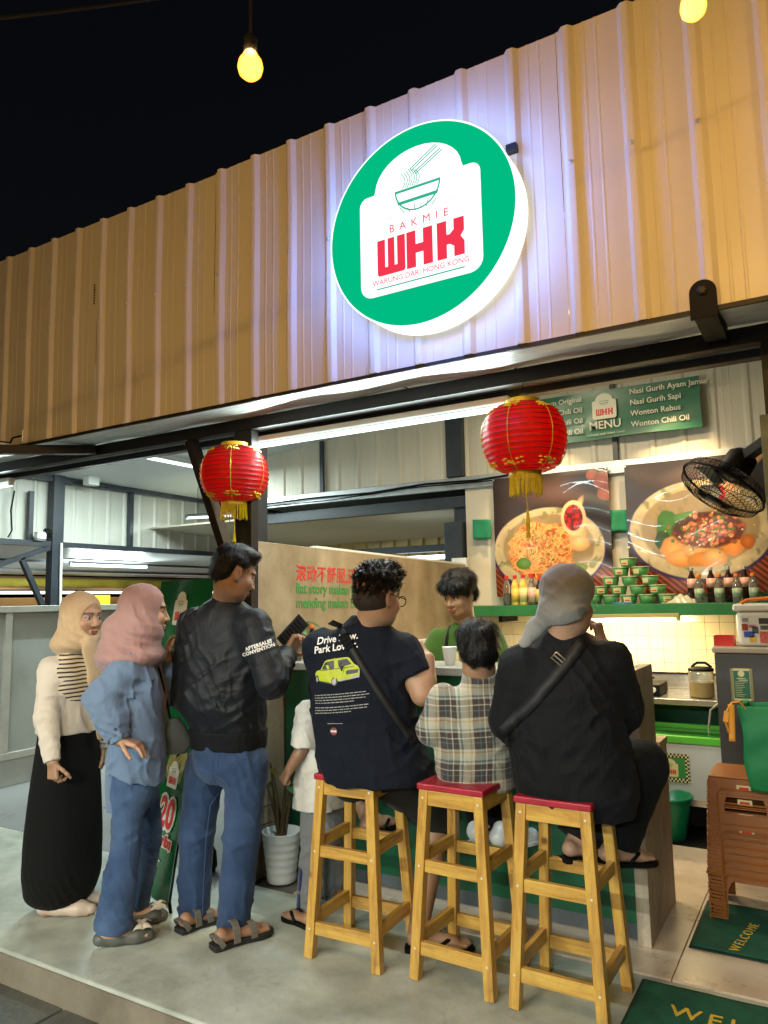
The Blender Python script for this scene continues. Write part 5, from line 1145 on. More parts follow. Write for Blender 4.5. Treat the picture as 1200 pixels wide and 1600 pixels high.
def nets(D, xs, ys, zs, name):
    S = D < 0; nx, ny, nz = D.shape; c = np.zeros((nx-1, ny-1, nz-1), np.int8); off = [(i, j, k) for i in (0, 1) for j in (0, 1) for k in (0, 1)]
    for i, j, k in off: c += S[i:nx-1+i, j:ny-1+j, k:nz-1+k]
    act = (c > 0) & (c < 8); I = np.argwhere(act); idx = np.full(act.shape, -1, np.int32); idx[act] = np.arange(len(I))
    val = np.stack([D[I[:, 0]+i, I[:, 1]+j, I[:, 2]+k] for i, j, k in off], 1); acc = np.zeros((len(I), 3)); cnt = np.zeros(len(I))
    O = np.array(off, float)
    for a in range(8):
        for b in range(a+1, 8):
            if np.abs(O[a]-O[b]).sum() != 1: continue
            m = (val[:, a] < 0) != (val[:, b] < 0); va, vb = val[m, a], val[m, b]; t = va/(va-vb); acc[m] += O[a]+t[:, None]*(O[b]-O[a]); cnt[m] += 1
    f = acc/cnt[:, None]; V = np.stack([ax[I[:, i]]+f[:, i]*(ax[I[:, i]+1]-ax[I[:, i]]) for i, ax in enumerate((xs, ys, zs))], 1)
    F = []
    for axn in range(3):
        u, v = (axn+1) % 3, (axn+2) % 3; sl0 = [slice(None)]*3; sl1 = [slice(None)]*3; sl0[axn] = slice(0, -1); sl1[axn] = slice(1, None); E = S[tuple(sl0)] != S[tuple(sl1)]
        P = np.argwhere(E); P = P[(P[:, u] > 0) & (P[:, v] > 0) & (P[:, u] < D.shape[u]-1) & (P[:, v] < D.shape[v]-1)]
        def g(du, dv): Q = P.copy(); Q[:, u] -= du; Q[:, v] -= dv; return idx[Q[:, 0], Q[:, 1], Q[:, 2]]
        q = np.stack([g(1, 1), g(0, 1), g(0, 0), g(1, 0)], 1); ins = S[P[:, 0], P[:, 1], P[:, 2]]; q[~ins] = q[~ins][:, ::-1]; F.append(q)
    F = np.concatenate(F); F = F[(F >= 0).all(1)]
    return V, F

# ---- skin, hair, cloth materials
def skin_mat(name, c):
    m, nt, b = newmat(name); L = nt.links.new; a = N(nt, 'ShaderNodeVertexColor'); a.layer_name = 'print'
    n1 = N(nt, 'ShaderNodeTexNoise'); n1.inputs['Scale'].default_value = 30; tc = N(nt, 'ShaderNodeTexCoord'); L(tc.outputs['Object'], n1.inputs['Vector'])
    hs = N(nt, 'ShaderNodeHueSaturation'); mr = N(nt, 'ShaderNodeMapRange'); mr.inputs['To Min'].default_value = .85; mr.inputs['To Max'].default_value = 1.15
    L(n1.outputs[0], mr.inputs[0]); L(mr.outputs[0], hs.inputs['Value']); L(a.outputs[0], hs.inputs['Color']); L(hs.outputs[0], b.inputs['Base Color'])
    b.inputs['Roughness'].default_value = .5; b.inputs['Subsurface Weight'].default_value = .12; b.inputs['Subsurface Radius'].default_value = (.012, .005, .003); b.inputs['Subsurface Scale'].default_value = 1
    bp = N(nt, 'ShaderNodeBump'); bp.inputs['Strength'].default_value = .15; bp.inputs['Distance'].default_value = .002; n2 = N(nt, 'ShaderNodeTexNoise'); n2.inputs['Scale'].default_value = 220; L(tc.outputs['Object'], n2.inputs['Vector']); L(n2.outputs[0], bp.inputs['Height']); L(bp.outputs[0], b.inputs['Normal'])
    return m
M_skin = skin_mat('skin', None)
M_hair = pm('black_hair', (.006,.005,.005), .42, var=.3, vs=60, stretch=(1,1,.3), bump=.8, bs=180, bd=.006, spec=.3)
def crease(m, sc=15, st=.5, dist=.012, zs=.45):
    nt = m.node_tree; L = nt.links.new; b = nt.nodes['Principled BSDF']; tc = N(nt, 'ShaderNodeTexCoord'); mp = N(nt, 'ShaderNodeMapping'); mp.inputs['Scale'].default_value = (1, 1, zs); mp.inputs['Rotation'].default_value = (.25, .35, .2); L(tc.outputs['Object'], mp.inputs[0])
    n = N(nt, 'ShaderNodeTexNoise'); n.inputs['Scale'].default_value = sc; n.inputs['Detail'].default_value = 3; n.inputs['Distortion'].default_value = 1.6; L(mp.outputs[0], n.inputs['Vector'])
    sb = N(nt, 'ShaderNodeMath', operation='SUBTRACT'); sb.inputs[1].default_value = .5; ab = N(nt, 'ShaderNodeMath', operation='ABSOLUTE'); L(n.outputs[0], sb.inputs[0]); L(sb.outputs[0], ab.inputs[0])
    bp = N(nt, 'ShaderNodeBump'); bp.inputs['Strength'].default_value = st; bp.inputs['Distance'].default_value = dist; L(ab.outputs[0], bp.inputs['Height'])
    old = [k for k in nt.links if k.to_socket == b.inputs['Normal']]
    if old: L(bp.outputs[0], old[0].from_node.inputs['Normal'])
    else: L(bp.outputs[0], b.inputs['Normal'])
    return m
def cloth(name, col, rough=.85, var=.12, bump=.35, bs=260, sheen=.25, cr=.55, **kw): return crease(pm(name, col, rough, var=var, bump=bump, bs=bs, sheen=sheen, bd=.003, rvar=.05, spec=.22, **kw), st=cr)

class Person:
    def __init__(s, label, base, skin=(.33,.175,.1), group='people at the noodle stall'):
        s.t = thing('person', label, 'person', base, group); s.b = SDF(.0065); s.paint = []; s.skin = np.array(skin)
    def put(s, S, name, mat, cols=None, label=None, parent=None):
        V, F = S.mesh(name); p = parent or s.t; me = np_mesh(name, V-np.array(origin(p)), F)
        if cols is not None: set_vcol(me, cols(V))
        o = link(name, me, mat, p, label); s.last = (V, F); return o
    def head(s, c, f, up=(0, 0, 1), sc=1., neck=None, ears=True):
        c = A3(*c); f = nrm(f); l = nrm(np.cross(up, f)); u = np.cross(f, l); s.hf = (c, f, l, u, sc); b = s.b
        P = lambda a, q, w: c+sc*(f*a+l*q+u*w); E = lambda p, r, k, op=0: b.ell(P(*p), A3(*r)*sc, (f, l, u), k*sc, op)
        E((-.012, 0, .035), (.095, .077, .083), .01); E((.02, 0, -.04), (.068, .061, .078), .03); E((.05, 0, -.098), (.03, .032, .025), .035)
        for q in (-1, 1):
            E((.02, q*.045, -.075), (.04, .016, .03), .03); E((.062, q*.038, -.035), (.022, .022, .02), .03)
        b.cap(P(.078, -.03, .014), P(.078, .03, .014), .012*sc, k=.02*sc)
        for q in (-1, 1): E((.098, q*.031, -.008), (.014, .019, .012), .012, 1)
        for q in (-1, 1): E((.0755, q*.031, -.008), (.0125, .0155, .0125), .003)
        b.cap(P(.086, 0, -.002), P(.101, 0, -.04), .0075*sc, .0115*sc, k=.01*sc)
        for q in (-1, 1): E((.090, q*.012, -.043), (.011, .008, .008), .008)
        b.cap(P(.0885, -.017, -.069), P(.0885, .017, -.069), .0068*sc, k=.006*sc, flat=(u, .7)); b.cap(P(.087, -.014, -.079), P(.087, .014, -.079), .0075*sc, k=.005*sc, flat=(u, .75))
        if ears:
            for q in (-1, 1):
                E((-.006, q*.077, -.012), (.019, .009, .031), .008); E((-.002, q*.086, -.01), (.011, .006, .02), .006, 1); E((.002, q*.074, -.036), (.009, .007, .01), .006)
        if neck is not None: b.cap(P(-.022, 0, -.055), neck, .053*sc, .058*sc, k=.04)
        b.fine.append((P(0, 0, 0)-.125*sc-.0, P(0, 0, 0)+.125*sc, .0034))
        dk = s.skin*.02+.006
        def paint(V, C):
            q = (V-c)/sc; a, h, w = q@f, q@l, q@u; near = (np.abs(a) < .13) & (np.abs(w) < .14) & (np.abs(h) < .1)
            ha = np.abs(h)
            lip = near & (a > .08) & (np.hypot(h/.021, (w+.074)/.0125) < 1); C[lip] = C[lip]*np.array([.98, .68, .66])
            mo = lip & (np.abs(w+.0742+.0*h) < .0022); C[mo] = C[mo]*.3
            eye = near & (a > .07) & (np.hypot((ha-.031)/.0145, (w+.008)/.0062) < 1); C[eye] = (.5, .47, .43)
            ir = eye & (np.hypot(ha-.031, w+.008) < .0062); C[ir] = (.012, .008, .006)
            la = near & (a > .07) & (np.abs(np.hypot((ha-.031)/.0155, (w+.008)/.0075)-1) < .17) & (w > -.009); C[la] = dk
            br = near & (a > .055) & (np.abs(w-(.0165-.012*((ha-.03)/.02)**2*.35)) < .0045) & (ha > .012) & (ha < .05); C[br] = C[br]*.12
            ck = near & (a > .04); C[ck] *= (1+.12*np.exp(-(((ha-.04)/.02)**2+((w+.045)/.02)**2)))[ck, None]*np.array([1, .97, .96])
        s.paint.append(paint); return P
    def hand(s, w, d, pn, curl=.5, sc=1., thumb=1, spread=.12, tc=.5):
        """w wrist, d finger direction, pn palm normal (faces the palm side), thumb = side along pn x d"""
        w = A3(*w); d = nrm(d); pn = nrm(np.array(pn)-d*(np.array(pn)@d)); sd = np.cross(pn, d)*thumb; b = s.b; Q = lambda a, x, n=0.: w+sc*(d*a+sd*x+pn*n)
        for x0, x1 in ((.024, .033), (.008, .011), (-.008, -.010), (-.022, -.030)): b.cap(Q(.005, x0*.75), Q(.082, x1), .0145*sc, .0115*sc, k=.012*sc)
        for i, (x, ln) in enumerate(((.031, .068), (.0105, .077), (-.0105, .071), (-.030, .055))):
            p = Q(.083-.004*abs(i-1), x); dd = nrm(d+sd*spread*(1.5-i)*.5); ang = .15; cu = curl*(1+.08*i) if not hasattr(curl, '__len__') else curl[i]
            for j, fr in enumerate((.45, .31, .24)):
                ang += cu*(.75, 1.0, .75)[j]; q = p+sc*ln*fr*(dd*math.cos(ang)+pn*math.sin(ang)); b.cap(p, q, (.0088, .0082, .0075)[j]*sc, (.0082, .0075, .0062)[j]*sc, k=.004*sc); p = q
        p = Q(.02, .028, .004)
        for ln, a in ((.042, .75), (.032, .5), (.026, .3)):
            q = p+sc*ln*nrm(d*(1-.25*a)+sd*a*1.1+pn*(tc*.9)); b.cap(p, q, .0115*sc if ln > .04 else .0095*sc, .009*sc if ln > .03 else .0072*sc, k=.008*sc); p = q; tc *= 1.15
        m = Q(.09, 0, .02); b.fine.append((m-.1*sc, m+.1*sc, .0042))
    def arm(s, sh, el, wr, r=(.05, .04, .029)): s.b.chain((sh, el), r[:2], k=.02); s.b.cap(el, A3(*el)+(A3(*wr)-A3(*el))*.35, r[1], r[1]*1.03, k=.015); s.b.cap(A3(*el)+(A3(*wr)-A3(*el))*.35, wr, r[1]*1.03, r[2], k=.01); return s
    def leg(s, hp, kn, an, r=(.075, .055, .036)): s.b.cap(hp, kn, r[0], r[1], k=.03); m = A3(*kn)+(A3(*an)-A3(*kn))*.35; s.b.cap(kn, m, r[1]*.92, r[1]*.98, k=.02); s.b.cap(m, an, r[1]*.98, r[2], k=.02); return s
    def foot(s, an, heel, toe, sc=1.):
        an, heel, toe = A3(*an), A3(*heel), A3(*toe); d = nrm(toe-heel); L = np.linalg.norm(toe-heel); sd = nrm(np.cross(d, (0, 0, 1))); b = s.b; up = A3(0, 0, 1)
        ball = heel+d*L*.68; b.cap(an, heel+up*.03*sc+d*.02, .034*sc, .030*sc, k=.02); b.cap(heel+up*.022*sc+d*.025, ball+up*.016*sc, .027*sc, .036*sc, k=.02, flat=(up, .6)); b.cap(an+d*.02, ball+up*.02*sc, .03*sc, .022*sc, k=.03)
        for i in range(5):
            x = (i-2)*.0155*sc; p = ball+sd*x+up*.012*sc+d*.01; b.cap(p, p+d*(L*.27-abs(i-1.5)*.008*sc), .0105*sc, .009*sc, k=.006)
        m = (heel+toe)/2; b.fine.append((m-(.15, .15, .06), m+(.15, .15, .06), .0048))
    def body(s, extra=None):
        def cols(V):
            C = np.tile(s.skin, (len(V), 1)); 
            for p in s.paint: p(V, C)
            return C
        o = s.put(s.b, 'body', M_skin, cols); s.bodyV = s.last; return o
    def hair(s, fn, strands=1400, ln=.03, noise=(.004, 90), flow=None, vox=.0042, mat=None, gate=None):
        S = SDF(vox); fn(S); S.noise = noise; o = s.put(S, 'hair', mat or M_hair); V, F = s.last; c, f, l, u, sc = s.hf
        e1 = V[F[:, 2]]-V[F[:, 0]]; e2 = V[F[:, 3]]-V[F[:, 1]]; nn = np.cross(e1, e2); nn /= np.linalg.norm(nn, axis=1)[:, None]+1e-9; cc = V[F].mean(1)
        pick = RNG.choice(len(F), min(strands, len(F)), replace=False); vs = []; fs = []
        for i in pick:
            p, n = cc[i], nn[i]
            if gate is not None and not gate(p, n): continue
            t = (flow(p) if flow else -u*1.0+f*.2)+RNG.normal(size=3)*.25; t = t-n*(t@n); t = nrm(t); sd = np.cross(n, t)*.0013; L = ln*RNG.uniform(.6, 1.2); q = p+n*.002; k = len(vs)
            for j in range(4):
                fr = j/3; g = q+t*L*fr+n*(.004*math.sin(fr*2.5)); w_ = (1-fr)*.9+.1; vs += [g-sd*w_, g+sd*w_]
            fs += [(k+2*j, k+2*j+1, k+2*j+3, k+2*j+2) for j in range(3)]
        if vs: me = np_mesh('hair_strands', np.array(vs)-np.array(origin(s.t)), np.array(fs)); h = link('hair_strands', me, mat or M_hair, o); h['kind'] = 'stuff'
        return o

# ---- footwear
def sole_poly(L, w):
    pts = [(-.04, -.0), (-.03, -.32), (.06, -.38), (.3, -.33), (.5, -.36), (.72, -.5), (.88, -.46), (.99, -.22), (1.02, 0), (.99, .26), (.9, .42), (.74, .46), (.5, .33), (.3, .33), (.06, .38), (-.03, .32)]
    return [(x*L, y*w) for x, y in pts]
def sole(par, name, heel, toe, w, th, mat, z=0., bevel=.004):
    heel, toe = Vector(heel), Vector(toe); L = (toe-heel).length; d = (toe-heel).normalized(); M = frame(heel+Vector((0, 0, z)), d, Vector((0, 0, 1)).cross(d))
    b = MB(); b.prism(sole_poly(L, w), M, th); return b.build(name, mat, par, bevel=bevel, seg=2)
def flipflop(pe, heel, toe, w=.095, mat=None, th=.018, z0=0.):
    h = Vector(heel); t = Vector(toe); d = (t-h).normalized(); sd = d.cross(Vector((0, 0, 1))); L = (t-h).length; up = Vector((0, 0, 1)); s = sole(pe.t, 'sandal', h-d*.01+up*z0, t+d*.012+up*z0, w, th, mat or M_black)
    p0 = h+d*L*.80+up*(z0+th+.012)
    for q in (-1, 1): MB().tube([p0+up*(-.012), p0+up*.012, h+d*L*.62+sd*q*w*.3+up*(z0+th+.034), h+d*L*.42+sd*q*w*.44+up*(z0+th+.004)], [.004, .006, .008, .007], 7).build('strap', mat or M_black, s, smooth=True)
    return s
def ballet(pe, heel, toe, mat, w=.08, z0=.0, an=None):
    h, t = A3(*heel), A3(*toe); d = nrm(t-h); L = np.linalg.norm(t-h); S = SDF(.0045); up = A3(0, 0, 1)
    S.chain((h+d*.012+up*(.036+z0), h+d*L*.35+up*(.03+z0), h+d*L*.72+up*(.028+z0), h+d*L*.93+up*(.022+z0)), (.034, .033, .041, .03), k=.02, flat=(up, .85))
    S.ell(h+d*L*.36+up*(.075+z0), (L*.36, .03, .04), (d, np.cross(up, d), up), k=.01, op=1); S.cut(h+up*(.004+z0), (0, 0, -1)); return pe.put(S, 'shoe', mat)

def dr(a, b, z=0.): return nrm((.860*a-.510*b, .510*a+.860*b, z))   # a along the row of stools, b away towards the back of the stall
def lat_of(f): f = nrm((f[0], f[1], 0)); return A3(f[1], -f[0], 0)
UP = A3(0, 0, 1)
M_denim = cloth('blue_denim', (.017,.036,.088), .85, var=.3, vs=5, sheen=.1, col2=(.042,.08,.165), bump=.5, bs=500)
M_denim2 = cloth('light_denim', (.026,.056,.13), .85, var=.3, vs=4, sheen=.1, col2=(.09,.155,.28), bump=.5, bs=500)
M_navyj = pm('black_nylon', (.005,.0065,.010), .6, var=.2, vs=8, bump=.1, bs=30, rvar=.06, sheen=.03, bd=.01, spec=.3)
M_navyt = cloth('navy_cotton', (.0035,.006,.013), sheen=.02); M_blackc = cloth('black_cotton', (.004,.0048,.0065), .8, vs=4, var=.4, sheen=.02); M_blacks = cloth('black_crepe', (.004,.004,.004), .9, sheen=.02)
M_bluesh = cloth('blue_shirting', (.14,.205,.31), .85, var=.12, vs=3); M_pink = cloth('dusty_pink_voile', (.36,.21,.19), .8, var=.1, vs=4, stretch=(1,1,1)); M_tan = cloth('tan_voile', (.50,.35,.2), .8, var=.08, vs=4); M_greyv = cloth('grey_jersey', (.26,.26,.25), .85, var=.08)
M_creamc = cloth('cream_cotton', (.62,.55,.45), .85, var=.05); M_whitec = cloth('white_cotton', (.66,.64,.58), .85, var=.05); M_olive = cloth('olive_twill', (.016,.016,.011), sheen=.05); M_vgreen = cloth('moss_green_cotton', (.06,.13,.018)); M_apron = cloth('black_apron', (.012,.012,.012)); M_greyp = cloth('grey_jersey_trousers', (.2,.21,.22))
M_rubber = pm('dark_rubber', (.015,.014,.013), .6, var=.2); M_taupe = pm('taupe_strap', (.14,.125,.1), .6, var=.2); M_beige = pm('beige_leatherette', (.55,.43,.33), .45, var=.06); M_gshoe = pm('grey_green_leatherette', (.11,.115,.095), .5, var=.1); M_bow = pm('cream_bow', (.6,.53,.42), .6); M_web = pm('black_webbing', (.004,.004,.0045), .6, bump=.4, bs=300)

def bvh_of(pe): return BVHTree.FromPolygons([tuple(v) for v in pe.last[0]], [tuple(int(i) for i in f_) for f_ in pe.last[1]])
def jeans(pe, name, mat, waist, lat, legs, wr=(.165, .115), crotch=None, flare=None, top_z=.04):
    S = SDF(.0075); w = A3(*waist)
    S.loft([(w+UP*top_z, wr[0]*.95, wr[1]*.95), (w-UP*.06, wr[0]*1.03, wr[1]*1.06), (w-UP*.15, wr[0]*.95, wr[1]*1.0), (w-UP*.2, wr[0]*.6, wr[1]*.7)], lat, k=.02)
    for hp, kn, an, r in legs:
        hp, kn, an = A3(*hp), A3(*kn), A3(*an); S.cap(hp, kn, r[0], r[1], k=.035); m = kn+(an-kn)*.5; S.cap(kn, m, r[1], (r[1]+r[2])/2, k=.02); S.cap(m, an, (r[1]+r[2])/2, r[2], k=.02, c1=True)
        ax = nrm(an-kn)
        S.fold(kn, .11, ax+A3(.2, .1, 0), .042, .0055); S.fold(an+UP*.06, .085, ax, .036, .0075); S.fold(hp-UP*.02, .14, nrm(ax+lat*.6), .05, .004); S.fold((hp+kn)/2, .18, nrm(ax+A3(.3, -.3, 0)), .075, .003)
    S.crumple(.006, 34); return pe.put(S, name, mat)
def sleeve(S, sh, el, wr=None, r=(.07, .06, .05), k=.03, folds=True, amp=.007):
    sh, el = A3(*sh), A3(*el); S.cap(sh, el, r[0], r[1], k=k, c1=wr is None)
    if wr is not None:
        wr = A3(*wr); S.cap(el, wr, r[1], r[2], k=.02, c1=True)
        if folds: S.fold(el, .075, nrm(wr-sh), .03, amp); S.fold((el+wr)/2, .08, nrm(wr-el), .04, amp*.7)
    if folds: S.fold((sh+el)/2, .09, nrm(nrm(el-sh)+A3(.3, .2, .2)), .045, amp*.7)

# ================================================================= man in black jacket (queueing, back to us)
pe = Person('man in black bomber jacket and blue jeans, holding a phone, standing under the left lantern', (-2.45, 2.55, 0), (.34,.185,.105))
f = dr(.90, .45, -.36); tf = dr(.42, .9); L_ = lat_of(tf)
hc = A3(*(-2.308, 2.557, 1.586)); nb = A3(*(-2.390, 2.585, 1.455))
pe.head(hc, f, sc=1.0, neck=nb)
shL, shR = A3(*(-2.580, 2.579, 1.356)), A3(*(-2.179, 2.561, 1.351)); elR, wrR = A3(*(-2.075, 2.538, 1.109)), A3(*(-2.144, 2.718, 1.213)); elL, wrL = A3(*(-2.639, 2.590, 1.026)), A3(*(-2.648, 2.867, 1.104))
pe.arm(shR, elR, wrR).arm(shL, elL, wrL)
pe.hand(wrR, dr(.45, .4, .65), dr(.75, -.25, -.0)*1.0, curl=.75, sc=1.0, thumb=-1, tc=.5); pe.hand(wrL, dr(.8, .5, .1), (0, 0, -1), sc=1.0)
wz = A3(*(-2.403, 2.625, 0.848))
pe.b.loft([(wz-UP*.1, .12, .09), (wz+UP*.1, .13, .09), (A3(*(-2.399, 2.588, 1.223)), .16, .09), (A3(*(-2.398, 2.590, 1.382)), .12, .07)], L_, k=.03)
hL, kL, aL = A3(*(-2.545, 2.631, 0.707)), A3(*(-2.577, 2.607, 0.396)), A3(*(-2.609, 2.629, 0.014)); hR, kR, aR = A3(*(-2.299, 2.633, 0.729)), A3(*(-2.315, 2.619, 0.421)), A3(*(-2.369, 2.620, 0.004))
pe.leg(hL, kL, aL).leg(hR, kR, aR)
heL, toL = A3(*(-2.587, 2.533, 0.020)), A3(*(-2.546, 2.724, 0.020)); heR, toR = A3(*(-2.337, 2.486, 0.020)), A3(*(-2.242, 2.719, 0.020))
pe.foot(aL, heL, toL); pe.foot(aR, heR, toR)
pe.body()
c, hf, hl, hu, hs = pe.hf
def hr(S):
    S.ell(c+hs*(hf*-.018+hu*.045), A3(.098, .083, .082)*hs, (hf, hl, hu), .01); S.ell(c+hs*(hf*.028+hu*.094), A3(.062, .066, .034)*hs, (hf, hl, hu), .02)
    S.ell(c+hs*(hf*-.055+hu*-.02), A3(.055, .07, .05)*hs, (hf, hl, hu), .02)
    S.ell(c+hs*(hf*.135+hu*-.02), A3(.075, .12, .085)*hs, (hf, hl, hu), .015, 1)
    for q in (-1, 1): S.ell(c+hs*(hf*.0+hl*q*.088+hu*-.02), A3(.03, .025, .04)*hs, (hf, hl, hu), .006, 1)
pe.hair(hr, 2600, .018, (.003, 110), flow=lambda p: -hf*.3-hu*.9)
S = SDF(.0065)
S.loft([(A3(*(-2.406, 2.629, 0.810)), .165, .12), (A3(*(-2.402, 2.620, 0.891)), .178, .135), (A3(*(-2.418, 2.599, 0.978)), .21, .15), (A3(*(-2.416, 2.590, 1.136)), .20, .135), (A3(*(-2.404, 2.589, 1.281)), .205, .12), (A3(*(-2.401, 2.590, 1.373)), .185, .105), (A3(*(-2.394, 2.586, 1.432)), .12, .085), (A3(*(-2.390, 2.585, 1.461)), .075, .07)], L_, k=.03)
sleeve(S, shR-A3(*dr(.9,-.2))*.012, elR, wrR, (.074, .068, .05), amp=.010, k=.06); sleeve(S, shL, elL, wrL, (.074, .07, .05), k=.06)
S.cap(A3(*(-2.391, 2.586, 1.443)), A3(*(-2.372, 2.578, 1.498)), .068, .062, k=.02, c1=True)
for u_, v_, d_, w_, a_, R_ in ((300, 1105, (.6, .2, 1), .05, .008, .13), (360, 1110, (-.3, .1, 1), .045, .008, .14), (400, 1110, (-.6, 0, 1), .045, .008, .12), (340, 1040, (1, .3, .35), .09, .005, .18), (385, 1010, (1, .3, -.6), .06, .005, .12), (310, 1020, (1, 0, .7), .07, .005, .12)):
    pass
for c_, d_, w_, a_, R_ in (((-2.456, 2.469, 0.993), (.6,.2,1), .05, .008, .13), ((-2.300, 2.504, 0.989), (-.3,.1,1), .045, .008, .14), ((-2.197, 2.565, 0.987), (-.6,0,1), .045, .008, .12), ((-2.343, 2.488, 1.176), (1,.3,.35), .09, .006, .18), ((-2.221, 2.525, 1.259), (1,.3,-.6), .06, .006, .12), ((-2.499, 2.528, 1.225), (1,0,.7), .07, .006, .12)): S.fold(c_, R_, d_, w_, a_)
S.crumple(.0045, 30); pe.put(S, 'jacket', crease(M_navyj, 13, .35, .012, .7)); JB = BVHTree.FromPolygons([tuple(v) for v in pe.last[0]], [tuple(int(i) for i in f_) for f_ in pe.last[1]])
S = SDF(.006); S.loft([(A3(*(-2.407, 2.630, 0.796)), .176, .131), (A3(*(-2.403, 2.625, 0.848)), .181, .137), (A3(*(-2.403, 2.621, 0.885)), .184, .142)], L_); S.noise = (.0012, 260); pe.put(S, 'hem_band', M_blackc)
S = SDF(.005); S.cap(wrR+(elR-wrR)*.17, wrR-(elR-wrR)*.02, .046, .042, c0=True, c1=True); S.noise = (.001, 260); pe.put(S, 'cuff', M_blackc)
jn = jeans(pe, 'jeans', M_denim, wz, L_, ((hL, kL, aL, (.094, .078, .069)), (hR, kR, aR, (.096, .08, .071))), (.158, .12)); JN = bvh_of(pe)
M_seam = pm('denim_seam', (.022,.055,.14), .8, bump=.5, bs=400); M_stitch = pm('pale_stitch', (.16,.24,.4), .8)
def decal(pe, bvh, M, me, mat, name, d, off=.0015, par=None):
    """drop a flat print onto cloth along direction d"""
    d = Vector(d).normalized(); o = origin(pe.t if par is None else par)
    for v in me.vertices:
        p = M @ v.co; h = bvh.ray_cast(p-d*.4, d)
        if h[0] is not None: p = h[0]-d*(off+.0008*(1 if v.co.z > 0 else 0))
        v.co = p-o
    me.update(); return link(name, me, mat, par or pe.t)
def subdiv(me, mx):
    bm = bmesh.new(); bm.from_mesh(me)
    for _ in range(4):
        es = [e for e in bm.edges if e.calc_length() > mx]
        if not es: break
        bmesh.ops.subdivide_edges(bm, edges=es, cuts=1)
    bm.to_mesh(me); bm.free(); return me
pc_ = Vector((-2.128, 2.509, 1.266)); vd = (pc_-Vector((0, 0, 1.45))).normalized()
for i, s_ in enumerate(('AFTERSALES', 'CONVENTION')):
    decal(pe, JB, frame(pc_+Vector((0, 0, -.02*i)), Vector(dr(1, .1, .32)), UP), text_mesh(s_, .021, bold=.0008, spacing=1.05), M_whitep, 'sleeve_print', vd)
def line_on(pe, bvh, pts, w_, mat, name, d, par, off=.002):
    V_ = []; n = len(pts); d = Vector(d).normalized()
    for i, p in enumerate(pts):
        p = Vector(p); t = (Vector(pts[min(i+1, n-1)])-Vector(pts[max(i-1, 0)])).normalized(); s_ = t.cross(d).normalized()
        for q in (-1, 1): r_ = p+s_*q*w_/2; h = bvh.ray_cast(r_-d*.5, d); V_.append(tuple((h[0] if h[0] else r_)-d*off))
    b = MB(); b.add(V_, [(2*i, 2*i+1, 2*i+3, 2*i+2) for i in range(n-1)]); return b.build(name, mat, par, smooth=True)
def poly_pts(ps, k=8): return [Vector(a_).lerp(Vector(b_), i/k) for a_, b_ in zip(ps, ps[1:]) for i in range(k)]+[Vector(ps[-1])]
vj = Vector(dr(.0, 1))
for ps in ([(-2.326, 2.450, 0.834), (-2.327, 2.464, 0.732), (-2.294, 2.488, 0.702), (-2.257, 2.507, 0.725), (-2.246, 2.498, 0.832)], [(-2.203, 2.523, 0.836), (-2.204, 2.537, 0.735), (-2.180, 2.554, 0.710), (-2.151, 2.567, 0.742)], [(-2.292, 2.468, 0.855), (-2.306, 2.473, 0.759), (-2.306, 2.486, 0.664)][:2]): line_on(pe, JN, poly_pts(ps), .0032, M_seam, 'pocket_seam', vj, jn)
line_on(pe, JN, poly_pts([(-2.149, 2.564, 0.770), (-2.174, 2.572, 0.606), (-2.207, 2.575, 0.443), (-2.243, 2.579, 0.252), (-2.278, 2.584, 0.067)]), .0035, M_seam, 'side_seam', vj, jn)
line_on(pe, JN, poly_pts([(-2.348, 2.438, 0.829), (-2.353, 2.465, 0.610), (-2.384, 2.469, 0.447), (-2.408, 2.481, 0.256), (-2.423, 2.491, 0.120)]), .0035, M_seam, 'side_seam', vj, jn)
# phone in the raised right hand
ph = thing('mobile_phone', 'black mobile phone in a ribbed case held by the man in the jacket', 'phone', wrR)
pm_ = frame(wrR+A3(*dr(.5, .35, .0))*.035+UP*.10, dr(.55, .35, .62), dr(-.4, -.3, .8)); b = MB(); b.m = pm_; b.cbox((0, 0, 0), (.155, .075, .010)); b.build('case', M_rubber, ph, bevel=.004)
b = MB(); b.m = pm_
for k in range(7): b.cbox((-.06+.018*k, -.0, .0055), (.005, .06, .002))
b.build('case_ribs', M_black, ph)
for an, he, to in ((aL, heL, toL), (aR, heR, toR)):
    he, to = A3(*he), A3(*to); he[2] = 0; to[2] = 0; d_ = nrm(to-he); sd = np.cross(d_, UP); s_ = sole(pe.t, 'sandal', he-d_*.012, to+d_*.012, .105, .024, M_rubber, .001)
    Ln = np.linalg.norm(to-he)
    for q0, h_, w_ in ((.62, .072, .03), (.30, .095, .03), (.06, .06, .022)):
        pts = []
        for i in range(11):
            a = math.pi*i/10; pts.append(he+d_*(Ln*q0+(.0 if q0 > .1 else -.03*math.sin(a)))+sd*(-.047*math.cos(a))+UP*(.02+(h_-.018)*math.sin(a)**.8))
        b = MB()
        for p_, q_ in zip(pts, pts[1:]): b.bar(p_, q_, w_, .006, up=tuple(np.cross(nrm(q_-p_), d_)))
        b.build('strap', M_taupe, s_, bevel=.001)

